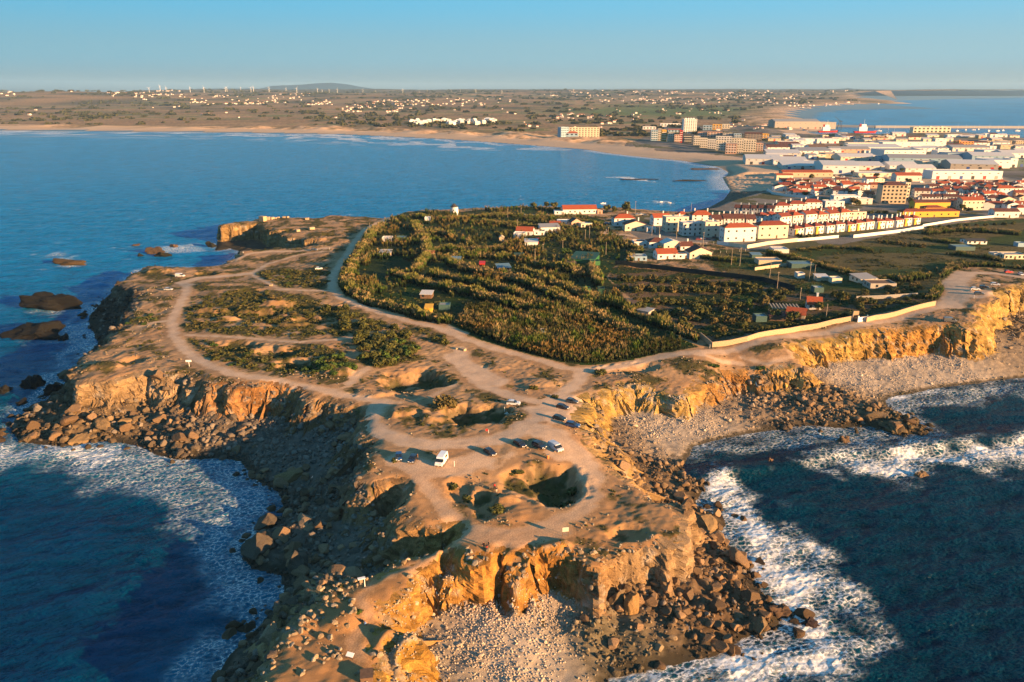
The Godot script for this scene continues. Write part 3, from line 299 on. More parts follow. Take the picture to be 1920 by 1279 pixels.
var houses := [
[202.01,546.6,0.43,8.7,9,5.29,"hip",1.9,"white","red_tile",2,3,2,"white terrace house behind the long garden wall, first from the left","house","terrace houses behind the long garden wall","yellow"],
[210.83,551.42,0.43,8.14,9,5.66,"hip",1.9,"white","red_tile",2,3,2,"white terrace house behind the long garden wall, second from the left","house","terrace houses behind the long garden wall","white"],
[219.93,555.62,0.43,8.25,9,5.71,"hip",1.9,"white","red_tile",2,3,2,"white terrace house behind the long garden wall, third from the left","house","terrace houses behind the long garden wall","yellow"],
[229.26,559.31,0.43,8.19,9,5.53,"hip",1.9,"white","red_tile",2,3,2,"white terrace house behind the long garden wall, fourth from the left","house","terrace houses behind the long garden wall","white"],
[238.32,563.6,0.43,8.83,9,5.88,"hip",1.9,"white","red_tile",2,3,2,"white terrace house behind the long garden wall, fifth from the left","house","terrace houses behind the long garden wall","white"],
[247.85,566.86,0.43,8.49,9,5.26,"hip",1.9,"white","red_tile",2,3,2,"white terrace house behind the long garden wall, sixth from the left","house","terrace houses behind the long garden wall","yellow"],
[256.72,571.58,0.43,9.56,9,5.75,"hip",1.9,"white","red_tile",2,3,2,"white terrace house behind the long garden wall, seventh from the left","house","terrace houses behind the long garden wall","yellow"],
[265.64,576.17,0.43,8.72,9,5.9,"hip",1.9,"white","red_tile",2,3,2,"white terrace house behind the long garden wall, eighth from the left","house","terrace houses behind the long garden wall","white"],
[275.26,579.22,0.43,8.58,9,5.83,"hip",1.9,"white","red_tile",2,3,2,"white terrace house behind the long garden wall, ninth from the left","house","terrace houses behind the long garden wall","yellow"],
[283.92,584.4,0.43,8.78,9,5.24,"hip",1.9,"white","red_tile",2,3,2,"white terrace house behind the long garden wall, tenth from the left","house","terrace houses behind the long garden wall","white"],
[293.39,587.8,0.43,8.45,9,5.44,"hip",1.9,"white","red_tile",2,3,2,"white terrace house behind the long garden wall, eleventh from the left","house","terrace houses behind the long garden wall","white"],
[302.11,592.84,0.43,8.43,9,6.05,"hip",1.9,"white","red_tile",2,3,2,"white terrace house behind the long garden wall, twelfth from the left","house","terrace houses behind the long garden wall","yellow"],
[311.18,597.1,0.43,8.21,9,5.53,"hip",1.9,"white","red_tile",2,3,2,"white terrace house behind the long garden wall, thirteenth from the left","house","terrace houses behind the long garden wall","yellow"],
[212.64,603.57,0.4,9.91,9,6.18,"gable",2.2,"white","red_tile",2,3,1,"white red roofed house in the second terrace row, first from the left","house","houses of the second terrace row",""],
[223.73,609.06,0.4,10.08,9,6.37,"hip",2.2,"pale","orange_tile",2,3,1,"white red roofed house in the second terrace row, second from the left","house","houses of the second terrace row",""],
[235.65,612.55,0.4,10.96,9,6.7,"gable",2.2,"white","red_tile",2,3,1,"white red roofed house in the second terrace row, third from the left","house","houses of the second terrace row",""],
[246.98,617.48,0.4,9.89,9,5.8,"hip",2.2,"pale","orange_tile",2,3,1,"white red roofed house in the second terrace row, fourth from the left","house","houses of the second terrace row",""],
[258.12,622.84,0.4,9.9,9,5.8,"gable",2.2,"white","red_tile",2,3,1,"white red roofed house in the second terrace row, fifth from the left","house","houses of the second terrace row",""],
[269.53,627.56,0.4,11.6,9,6.17,"hip",2.2,"pale","orange_tile",2,3,1,"white red roofed house in the second terrace row, sixth from the left","house","houses of the second terrace row",""],
[154.24,580.66,0,7.95,11,6.75,"gable",2.8,"pale","brown_tile",3,2,2,"tall pale house under the long brown roof, first from the left","house","houses under the long brown roof",""],
[162.68,581.03,0,7.32,11,7.41,"gable",2.8,"pale","brown_tile",3,2,2,"tall pale house under the long brown roof, second from the left","house","houses under the long brown roof",""],
[171.11,581.76,0,7.16,11,7.34,"gable",2.8,"pale","brown_tile",3,2,2,"tall pale house under the long brown roof, third from the left","house","houses under the long brown roof",""],
[179.56,581.17,0,7.29,11,6.97,"gable",2.8,"pale","brown_tile",3,2,2,"tall pale house under the long brown roof, fourth from the left","house","houses under the long brown roof",""],
[196.56,667.53,-0.4,6.67,8,5.18,"gable",2.2,"pale","brown_tile",2,2,1,"pale house in the brown roofed back row, first from the left","house","houses of the brown roofed back row",""],
[202.51,664.46,-0.4,6.62,8,5.29,"gable",2.2,"pale","brown_tile",2,2,1,"pale house in the brown roofed back row, second from the left","house","houses of the brown roofed back row",""],
[208.58,661.71,-0.4,5.65,8,5.42,"gable",2.2,"pale","brown_tile",2,2,1,"pale house in the brown roofed back row, third from the left","house","houses of the brown roofed back row",""],
[214.77,659.22,-0.4,6.23,8,5.83,"gable",2.2,"pale","brown_tile",2,2,1,"pale house in the brown roofed back row, fourth from the left","house","houses of the brown roofed back row",""],
[220.51,655.65,-0.4,5.97,8,5.92,"gable",2.2,"pale","brown_tile",2,2,1,"pale house in the brown roofed back row, fifth from the left","house","houses of the brown roofed back row",""],
[200.21,618.31,0.64,11.26,8,5.16,"hip",2,"white","red_tile",2,2,1,"white house squeezed between the terrace rows, first from the left","house","houses between the terrace rows",""],
[209.67,626.27,0.64,11.5,8,4.8,"hip",2,"white","red_tile",2,2,1,"white house squeezed between the terrace rows, second from the left","house","houses between the terrace rows",""],
[230.01,634.74,0.45,8.86,8,4.59,"gable",1.9,"white","red_tile",2,2,1,"white house in the third terrace row, first from the left","house","houses of the third terrace row",""],
[240.49,638.61,0.45,9.04,8,4.5,"hip",1.9,"white","brown_tile",2,2,1,"white house in the third terrace row, second from the left","house","houses of the third terrace row",""],
[250.61,643.23,0.45,9.33,8,4.32,"gable",1.9,"pale","red_tile",2,2,1,"white house in the third terrace row, third from the left","house","houses of the third terrace row",""],
[260.08,649.19,0.45,8.37,8,4.88,"hip",1.9,"white","brown_tile",2,2,1,"white house in the third terrace row, fourth from the left","house","houses of the third terrace row",""],
[270.09,654.05,0.45,9.12,8,4.82,"gable",1.9,"white","red_tile",2,2,1,"white house in the third terrace row, fifth from the left","house","houses of the third terrace row",""],
[280.54,657.97,0.45,9.51,8,4.58,"hip",1.9,"pale","brown_tile",2,2,1,"white house in the third terrace row, sixth from the left","house","houses of the third terrace row",""],
[400.16,751.55,-0.19,6.14,9,4.96,"gable",2,"pale","brown_tile",2,2,1,"pale house in the brown roofed row behind the yellow school, first from the left","house","houses behind the yellow school",""],
[406.28,750.65,-0.19,6.04,9,4.93,"gable",2,"white","brown_tile",2,2,1,"pale house in the brown roofed row behind the yellow school, second from the left","house","houses behind the yellow school",""],
[412.44,750.02,-0.19,5.36,9,5.36,"gable",2,"pale","brown_tile",2,2,1,"pale house in the brown roofed row behind the yellow school, third from the left","house","houses behind the yellow school",""],
[418.38,748.15,-0.19,5.24,9,5.48,"gable",2,"white","brown_tile",2,2,1,"pale house in the brown roofed row behind the yellow school, fourth from the left","house","houses behind the yellow school",""],
[424.42,746.85,-0.19,6.12,9,5.49,"gable",2,"pale","brown_tile",2,2,1,"pale house in the brown roofed row behind the yellow school, fifth from the left","house","houses behind the yellow school",""],
[430.63,746.46,-0.19,5.2,9,4.65,"gable",2,"white","brown_tile",2,2,1,"pale house in the brown roofed row behind the yellow school, sixth from the left","house","houses behind the yellow school",""],
[155.21,524.94,0.14,22.59,9,9.77,"hip",2.2,"white","orange_tile",2,4,2,"big white double house at the left end of the garden wall","house","",""],
[181.64,536.74,0.14,21.9,9,9.33,"hip",2.2,"cream","red_tile",2,4,2,"cream double house next to the big white one","house","",""],
[236.43,677.3,0.07,13.81,9,5.39,"hip",2.4,"white","red_tile",2,3,2,"white villa with a hipped red roof, left of three","house","",""],
[253.08,688.08,0.07,15.52,9,5.51,"hip",2.4,"white","red_tile",2,3,2,"white villa with a hipped red roof, middle of three","house","",""],
[272.24,701.84,0.07,17.38,9,5.66,"hip",2.4,"white","red_tile",2,4,2,"white villa with a hipped red roof, right of three","house","",""],
[291.22,700.76,0,17.03,9,6.74,"flat",0.3,"white","pale",2,3,1,"white stepped modern house in shade","house","",""],
[319.52,742.16,0,25.38,9,6.62,"flat",0.3,"white","pale",2,4,0,"white flat roofed house with dark windows","house","",""],
[331.19,735.03,0,19.12,9,4.95,"flat",0.3,"pale","pale",2,2,0,"pale flat roofed annexe beside the white modern house","house","",""],
[281.24,630.2,0.1,14.18,9,5.66,"flat",0.3,"cream","red_tile",2,3,1,"yellowish house at the right end of the second row","house","",""],
[412.78,695.6,0.07,20.23,9,8.84,"gable",2.2,"cream","orange_tile",2,5,1,"cream house with an arcade right of the yellow school","house","",""],
[492.76,777.97,0.07,20.64,9,9.42,"hip",2.4,"white","orange_tile",3,4,1,"tall white house with a hipped orange roof at far right","house","",""],
[457.64,717.07,0,14.17,9,6.97,"gable_front",2.6,"cream","brown_tile",2,2,0,"cream gabled house below the tall white one","house","",""],
[436.26,703.38,0.03,18.57,9,4.52,"gable",2,"pale","red_tile",1,3,1,"low house with a red roof right of the arcade house","house","",""],
[462.27,745.46,0,13.49,9,4.19,"gable",2,"white","red_tile",1,3,1,"white low house behind the red roofed one","house","",""],
[437.46,664.68,0,10.21,8.17,5.98,"hip",2,"white","red_tile",1,3,1,"white house at the right edge of the picture","house","",""],
[407.17,637.12,0,20.37,9,5.17,"gable",2,"white","brown_tile",1,4,0,"long white house with blue shade near the right edge","house","",""],
[404.66,767.75,-0.14,14.45,9,8.29,"gable",2.4,"pale","brown_tile",3,3,1,"tall grey gabled house right of the beige flats","house","",""],
[475.43,860.12,0,12.58,9,5.36,"gable",2,"pale","orange_tile",2,2,0,"small house with an orange roof by the green verge","house","",""],
[469.51,815.13,0,15.05,9,4.49,"gable",2,"pale","red_tile",2,3,1,"pale house with a red roof, upper right of the school","house","",""],
[475.29,798.5,0,14.28,9,3.8,"gable",2,"pale","red_tile",1,3,1,"low red roof beside the round tree at right","house","",""],
[461.25,763.95,0,24.01,9,4.26,"gable",2,"white","red_tile",1,3,1,"white low house behind the arcade house","house","",""],
[507.15,773.3,0,14.8,9,5.68,"gable",2,"pink","red_tile",2,3,1,"pinkish house at the right edge","house","",""],
[85.62,590.07,0.1,16.11,9,6.13,"hip",2.6,"white","orange_tile",2,3,1,"white villa with an orange hip roof, leftmost of the town","house","",""],
[90.76,567.73,0.1,16.28,9,4.73,"gable_front",2.6,"cream","brown_tile",1,3,1,"cream gabled cottage below the leftmost villa","house","",""],
[114.63,594.03,0.17,13.23,9,6.22,"gable",2.6,"white","orange_tile",2,2,1,"bluish white house with an orange gable roof near the cove","house","",""],
[120.35,565.15,0.14,17.11,9,10.3,"flat",0.3,"cream","cream",3,4,1,"cream three storey block near the cove","house","",""],
[127.66,547.08,0.14,14.47,9,8.87,"flat",0.3,"pale","pale",3,4,1,"grey white three storey block facing left","house","",""],
[140.01,540.49,0.14,10.44,8.35,10.35,"flat",0.3,"cream","cream",3,2,1,"cream block with lit balconies beside the parked cars","house","",""],
[140.79,637.3,0,10.07,8.06,3.58,"hip",2.4,"white","orange_tile",1,2,1,"house with an orange pyramid roof, left of two by the cove","house","",""],
[155.63,632.56,0,16.32,9,4.46,"hip",3,"white","orange_tile",2,3,2,"house with a big orange pyramid roof by the cove","house","",""],
[101.4,558.81,0,6.6,5.28,3.13,"flat",0.3,"pale","pale",1,2,0,"low pale annexe in the shade","house","",""],
[83.95,501.09,0.1,8.54,6.84,3.85,"flat",0.3,"white","orange_tile",1,3,0,"low white house with a flat reddish roof","house","",""],
[94.75,498.7,0.1,11.8,9,4.19,"hip",2,"white","brown_tile",1,3,1,"white house with a dark red hipped roof among trees","house","",""],
[102.8,493.28,0.24,13.02,9,4.16,"gable_front",2,"cream","pale",1,2,0,"bright cream gabled house in the group of cottages","house","",""],
[93.82,463.22,0.14,12.54,9,3.58,"gable",2.4,"white","orange_tile",1,3,0,"white cottage with a plain orange roof, nearest of the group","house","",""],
[111.99,490.62,0.1,8.14,6.52,2.78,"gable",2.4,"white","brown_tile",1,2,1,"white house behind the gabled one of the group","house","",""],
[114.33,464.99,0.14,13.94,9,3.96,"gable_front",3,"cream","brown_tile",1,3,0,"white gabled house with a dark roof, right of the orange one","house","",""],
[103.99,463.15,0.14,6.78,5.42,2.63,"flat",0.3,"white","orange_tile",1,2,0,"low white link between the two nearest cottages","house","",""],
[76.19,457.86,0,9.92,7.94,2.56,"flat",0.3,"blue","dull_sheet",1,3,0,"low bluish hut at the edge of the brown plots","house","",""],
[9.51,547.09,-0.17,11.98,9,3,"gable",2.4,"white","orange_tile",1,2,0,"white cottage with an orange roof among the canes","house","",""],
[5.56,533.36,-0.17,7.93,6.34,3.3,"flat",0.3,"white","pale",1,2,0,"low white annexe in front of the orange roofed cottage","house","",""],
[19.22,546.22,0.1,8.12,6.49,2.26,"flat",0.3,"white","pale",1,2,0,"low white lean-to between the two cottages","house","",""],
[26.99,556.43,0.17,14.35,9,4.2,"shed",1.4,"white","dull_sheet",1,3,0,"white house with a slanting grey roof among the canes","house","",""],
[32.76,583.64,0,8.29,6.63,2.2,"gable",1.6,"white","orange_tile",1,2,0,"orange roof behind the slanting grey one","house","",""],
[39.92,595,0,9.98,7.98,2.45,"flat",0.3,"white","pale",1,3,0,"long low white house, farthest of the cottages","house","",""],
[48.09,587.15,0.35,8.36,6.68,3.24,"gable_front",2.6,"pink","dark",1,2,0,"brownish gabled house with a dark roof","house","",""],
[55.54,582.86,0.28,9.06,7.24,2.41,"flat",0.3,"cream","pale",1,3,0,"bright low house right of the dark gable","house","",""],
[346.11,640.21,0.07,48.57,9,4.97,"hip",1.6,"yellow","red_tile",1,8,0,"long low yellow school building with a red roof","house","",""],
[377.46,697.65,0.07,33.06,9,6.5,"gable",2,"yellow","brown_tile",2,0,2,"tall windowless yellow hall behind the school","house","",""],
[369.44,677.92,0.07,17.33,9,4.22,"hip",1.4,"yellow","red_tile",1,4,0,"middle storey of the yellow school","house","",""],
[339.14,974.75,0,20.46,9,6.33,"gable",1.8,"cream","orange_tile",1,3,0,"cream shed end of the long orange roofs","house","",""],
[381.66,1015.82,0,65.04,16,5.9,"gable",2.4,"sand","orange_tile",1,8,0,"long building with bright orange roof by the sea wall","house","",""],
[480.69,951.42,0,30.61,14,7.25,"gable",3,"pale","orange_tile",1,4,0,"isolated hall with a bright orange roof by the road","house","",""],
[56.58,650.63,0.07,28.51,9,4.02,"gable",3,"white","orange_tile",1,7,0,"long white farmhouse with red roof on the sea edge","house","",""],
[40.09,646.94,0.07,9.58,7.67,2.22,"flat",0.3,"white","pale",1,2,0,"low white outbuilding left of the farmhouse","house","",""],
[73.92,648.68,0,4.2,5,2.69,"flat",0.3,"pink","pink",1,1,0,"small pink outhouse right of the farmhouse","house","",""]]
var sheds := [
[43.83,453.8,-0.31,14.45,16,2.5,"shed",1.5,"bright_green","green_sheet",1,0,0,"big shed with a dark green roof","shed","",""],
[48.39,442.63,0.14,5.66,5.33,2.2,"flat",0.2,"bright_green","green_sheet",1,0,0,"bright green shed wall right of the big green roof","shed","",""],
[34.26,438.11,0,5.35,5.04,2.2,"shed",0.5,"brown","brown",1,0,0,"rust brown lean-to under the big green roof","shed","",""],
[4.22,462.48,0,5.62,5.29,2.2,"shed",0.8,"dark","green_sheet",1,0,0,"small shed with a green roof in the plots","shed","",""],
[-4.97,428.84,0.21,7.59,7.14,2.2,"shed",1,"dark","blue_sheet",1,0,0,"shed with a striped blue roof beside the dark tree","shed","",""],
[12.94,509,0,8.66,8.16,2.2,"shed",0.8,"white","sheet",1,0,0,"shed with a white roof and red end in the plots","shed","",""],
[16.48,513.1,0,3.39,5,2.2,"shed",0.8,"red_paint","red_paint",1,0,0,"dark red shed roof beside the white one","shed","",""],
[-85.42,522.65,0,6.69,6.3,2.2,"flat",0.2,"pale","sheet",1,0,0,"long low white roof near the pale track","shed","",""],
[-75.99,524.2,0,6.4,6.03,2.2,"flat",0.2,"teal","blue_sheet",1,0,0,"blue roofed hut near the pale track","shed","",""],
[-79.47,477.71,0,7.2,6.78,2.41,"shed",0.8,"sand","sheet",1,0,0,"white roofed shed above the square lawn","shed","",""],
[-50.53,473.67,0,3.68,5,2.2,"shed",0.5,"sand","orange_tile",1,0,0,"tan roofed hut in the middle of the plots","shed","",""],
[-33.92,455.29,0,6.05,5.7,2.2,"shed",0.4,"teal","blue_sheet",1,0,0,"turquoise roofed hut at the head of the long hedge","shed","",""],
[-17.37,440.24,0,2.93,5,2.2,"shed",0.4,"red_paint","red_paint",1,0,0,"bright red tarpaulin roof among the canes","shed","",""],
[-42.25,369.34,-0.1,5.6,5.27,2.2,"shed",0.8,"brown","sheet",1,2,0,"open shed with a white roof behind the pale track","shed","",""],
[-38.66,344.59,0,3.31,5,2.2,"shed",0.6,"yellow","yellow",1,0,0,"small yellow roofed hut by the pale track","shed","",""],
[-31.66,348.02,0,5.09,5,2.2,"flat",0.2,"teal","dull_sheet",1,0,0,"dark green walled pen in the plots","shed","",""],
[13.3,308.74,0,2.27,5,2.2,"flat",0.2,"pale","sheet",1,0,0,"pale tank lid in the thicket","shed","",""],
[-7.11,522.82,0,3.16,5,2.2,"gable_front",1.2,"sand","sand",1,0,0,"small tan ruin among the canes","shed","",""],
[-66.07,602.05,0,4.31,5,2.2,"flat",0.2,"white","sheet",1,0,0,"white roof left of the windmill","shed","",""],
[55.62,347.79,-0.66,6.31,5.94,2.2,"shed",0.4,"brown","wood",1,0,0,"upper end of the long narrow shed","shed","",""],
[61.13,337.72,-0.66,5.78,5.44,2.2,"shed",0.4,"grey","dull_sheet",1,0,0,"lower end of the long narrow shed","shed","",""],
[37.67,372.73,0,2.92,5,2.2,"flat",0.2,"bright_green","wood",1,0,0,"bright green box shed by the garden path","shed","",""],
[44.58,372.84,0,3.35,5,2.2,"flat",0.2,"green_sheet","dark",1,0,0,"dark green shed right of the bright one","shed","",""],
[139.86,343.37,-0.24,6.4,6.03,2.48,"gable",3,"pale","orange_tile",1,2,1,"small house with a red roof behind the boundary wall","shed","",""],
[127.51,331,-0.42,7.91,7.45,2.2,"gable",2.2,"sand","orange_tile",1,2,0,"cottage with an orange roof behind the boundary wall","shed","",""],
[118.46,329.47,-0.24,6.85,6.45,2.2,"shed",0.8,"brown","brown_tile",1,1,0,"brown roofed part of the orange roofed cottage","shed","",""],
[110.25,327.71,0,4.85,5,2.2,"flat",0.2,"teal","blue_sheet",1,0,0,"teal covered terrace beside the cottage","shed","",""],
[183.54,391.33,0.24,10.02,9,2.2,"shed",1,"cream","dull_sheet",1,3,0,"cream farm shed behind the pale road bend","shed","",""],
[185.61,377.5,0,13,9,2.2,"flat",0.2,"grey","brown",1,2,0,"low grey yard buildings by the cream farm shed","shed","",""],
[168.86,391.2,0,5.19,5,2.2,"flat",0.2,"cream","sheet",1,0,0,"low cream roof, middle of three in a line","shed","",""],
[163.95,397.49,0,6.18,5.82,2.2,"shed",0.5,"sand","sheet",1,0,0,"pale sloping roof, left of three in a line","shed","",""],
[152.71,372.99,0,4.7,5,2.2,"flat",0.2,"teal","sheet",1,0,0,"pale green flat roof in the orchard","shed","",""],
[155.24,404.81,0,3.84,5,2.2,"flat",0.2,"pale","sheet",1,0,0,"tiny white roof below the field hedge","shed","",""],
[151.15,445.7,0,13.46,9,2.2,"flat",0.2,"sand","dull_sheet",1,0,0,"walled yard with tan walls above the field hedge","shed","",""],
[165.62,433.17,0,12.75,9,2.2,"flat",0.2,"teal","blue_sheet",1,0,0,"cluster of bluish covers behind the tan yard","shed","",""],
[149.86,465.27,0,5.93,5.58,2.2,"shed",0.4,"teal","blue_sheet",1,0,0,"blue green roof at the top of the gardens","shed","",""],
[170.51,483.74,0,9.57,9,2.2,"flat",0.2,"pale","sheet",1,0,0,"white hut in front of the bare field","shed","",""],
[312.57,515.16,0,13.18,9,2.2,"gable",1,"white","dark",1,4,0,"white bungalow with a dark roof in the far field","shed","",""],
[303.28,459.86,0,13.28,9,2.42,"flat",0.2,"cream","dull_sheet",1,5,0,"white walled building at the right edge by the field","shed","",""],
[296.3,463.15,0,6.04,5.68,2.2,"flat",0.2,"pale","dull_sheet",1,1,0,"grey shed left of the white walled building","shed","",""],
[337.27,504.56,0,5.33,5.01,2.2,"flat",0.2,"blue","blue_sheet",1,0,0,"bright blue shed at the right edge","shed","",""],
[290.02,489.31,0,12.46,9,2.2,"flat",0.2,"teal","blue_sheet",1,0,0,"low blue greenhouse roof in the far field","shed","",""]]
var blocks := [
[362.33,740.49,-0.07,22.65,14,17.39,"hip",2.5,"sand","brown_tile",5,6,0,"beige five storey block of flats in the town","building","",""],
[384.61,761.29,0,4.91,12,16.85,"flat",0.3,"cream","cream",5,2,0,"narrow lit yellow stair tower beside the beige flats","building","",""],
[446.5,2005.77,0,32.69,22,36.22,"flat",0.3,"white","pale",10,6,4,"white ten storey tower behind the beach","building","","white"],
[116.72,1812.25,0.52,20.85,14,24.68,"flat",0.3,"blue","orange_tile",5,4,0,"shaded left wing of the beach hotel","hotel","",""],
[170.37,1880.33,0,70.95,18,21.78,"flat",0.3,"cream","orange_tile",5,10,1,"long lit hotel front behind the dunes","hotel","","cream"],
[131.26,1814.81,0,39.44,14,12.36,"hip",4,"blue","orange_tile",2,4,0,"low hotel hall with an orange roof","hotel","",""],
[312.49,1745.36,-0.1,14.69,15,22.1,"flat",0.3,"blue","pale",5,3,0,"shaded block, leftmost behind the beach","building","blocks of flats behind the beach","white"],
[324.29,1745.9,-0.1,7.92,15,24.74,"flat",0.3,"grey","pale",5,2,0,"narrow grey block, second from the left behind the beach","building","blocks of flats behind the beach","pale"],
[327.26,1711.86,-0.1,10,15,24.28,"flat",0.3,"yellow","cream",5,3,0,"yellow lit block behind the beach","building","blocks of flats behind the beach","white"],
[339.52,1695.37,-0.1,13.22,15,17.75,"flat",0.3,"cream","pink",4,3,0,"pinkish block right of the yellow one","building","blocks of flats behind the beach","white"],
[349.22,1678.85,-0.1,12.02,15,16.35,"flat",0.3,"pink","cream",4,3,0,"second pinkish block right of the yellow one","building","blocks of flats behind the beach","pale"],
[357.13,1678.97,-0.1,5.47,15,25.17,"flat",0.3,"red_paint","red_paint",6,1,0,"thin dark red stair tower","building","blocks of flats behind the beach","white"],
[360,1629.86,-0.1,18.09,15,18.36,"flat",0.3,"dark","pale",4,4,0,"dark shaded block beside the red stair tower","building","blocks of flats behind the beach","pale"],
[372.97,1598.15,-0.24,12.55,15,16.85,"flat",0.3,"cream","cream",4,3,0,"cream block, first of the long shaded row","building","blocks of flats behind the beach","white"],
[372.53,1537.43,-0.24,14.12,15,17.4,"flat",0.3,"cream","cream",4,4,0,"pale block, second of the long shaded row","building","blocks of flats behind the beach","white"],
[376.94,1492.61,-0.24,15.7,15,16.93,"flat",0.3,"pale","cream",4,4,0,"pale block, third of the long shaded row","building","blocks of flats behind the beach","pale"],
[382.51,1448.21,-0.24,17.18,15,16.47,"flat",0.3,"cream","cream",4,4,0,"pale block, fourth of the long shaded row","building","blocks of flats behind the beach","white"],
[382.36,1379.44,-0.24,18.25,15,16.79,"flat",0.3,"pink","cream",4,4,0,"pinkish block at the near end of the shaded row","building","blocks of flats behind the beach","white"],
[398.6,1381.05,-0.24,10.99,15,22.13,"flat",0.3,"cream","cream",5,3,0,"cream lit block with balconies, near end","building","blocks of flats behind the beach","pale"],
[426.89,1421.93,-0.24,21.76,15,20.68,"flat",0.3,"cream","cream",5,5,0,"wide cream lit block above the white halls","building","blocks of flats behind the beach","pale"],
[453.09,1449.73,-0.24,13.55,15,13.36,"flat",0.3,"pink","pink",4,3,0,"orange lit block at the right end of the beach flats","building","blocks of flats behind the beach","pale"],
[448.7,1678.45,-0.24,33.22,15,12.74,"flat",0.3,"pale","cream",3,6,0,"long pale block behind the shaded row","building","blocks of flats behind the beach","white"],
[463.01,1613.18,-0.24,29.95,15,12.31,"flat",0.3,"cream","brown_tile",3,6,0,"second long pale block behind the shaded row","building","blocks of flats behind the beach","pale"],
[529.79,1742.91,-0.24,37.16,15,16.03,"gable",2,"brown","brown_tile",4,6,0,"dark brown block with a yellow end","building","blocks of flats behind the beach","pale"],
[560.36,1758.53,-0.24,16.47,15,13.53,"flat",0.3,"yellow","yellow",3,3,0,"bright yellow block end","building","blocks of flats behind the beach","white"],
[449.73,1874.27,-0.24,22.11,15,11.31,"flat",0.3,"pink","pink",3,4,0,"pink row house block, left of two","building","blocks of flats behind the beach","white"],
[473.66,1854.6,-0.24,34.16,15,12.63,"flat",0.3,"pink","red_tile",3,5,0,"pink row house block, right of two","building","blocks of flats behind the beach","pale"],
[499.44,1834.89,-0.24,24.24,15,11.16,"flat",0.3,"grey","pale",3,4,0,"grey block right of the pink rows","building","blocks of flats behind the beach","white"],
[516.16,1815.52,-0.24,16.84,15,11.07,"flat",0.3,"blue","pale",3,3,0,"bluish block right of the pink rows","building","blocks of flats behind the beach","white"],
[402.88,1977.73,-0.1,30.88,15,11.84,"gable",2,"blue","orange_tile",2,4,0,"hall with an orange roof left of the white tower","building","blocks of flats behind the beach","pale"],
[562.49,2182.63,-0.24,24.43,15,13.22,"flat",0.3,"yellow","yellow",3,3,0,"yellow block behind the town front","building","blocks of flats behind the beach","pale"],
[534.8,2176.74,-0.24,24.29,15,11.51,"flat",0.3,"blue","pale",2,3,0,"bluish hall left of the yellow block","building","blocks of flats behind the beach","pale"],
[597.35,2223.26,-0.24,20.55,15,10.13,"flat",0.3,"cream","cream",2,3,0,"cream block right of the yellow one","building","blocks of flats behind the beach","white"],
[475.84,2397.1,-0.1,59.21,15,8.96,"flat",0.3,"white","pale",2,6,0,"long low white building left of the tower","building","blocks of flats behind the beach","white"],
[386.74,2244.89,-0.1,36.31,15,6.68,"flat",0.3,"white","pale",1,4,0,"small white sheds by the green fields","building","blocks of flats behind the beach","white"],
[883.52,1548.18,0,28.39,20,10.89,"flat",0.3,"orange","dull_sheet",3,5,1,"orange office block by the harbour","building","",""],
[965.69,1616.38,0,21.61,16,7.67,"flat",0.3,"sand","pale",2,5,0,"grey harbour office with dormers, left of three","building","",""],
[1001.87,1614.45,0,25.44,16,7.74,"flat",0.3,"sand","pale",2,5,0,"grey harbour office with dormers, middle of three","building","",""],
[1033.27,1612.78,0,23.21,16,7.81,"flat",0.3,"sand","pale",2,5,0,"grey harbour office with dormers, right of three","building","",""],
[1042.93,1983.87,0,92.85,18,13.7,"flat",0.3,"cream","cream",2,9,3,"long cream fort like building on the quay","building","",""],
[1121.61,2095.08,0,13.66,8,14.55,"flat",0.3,"cream","cream",2,1,0,"square tower of the quay building","building","",""]]
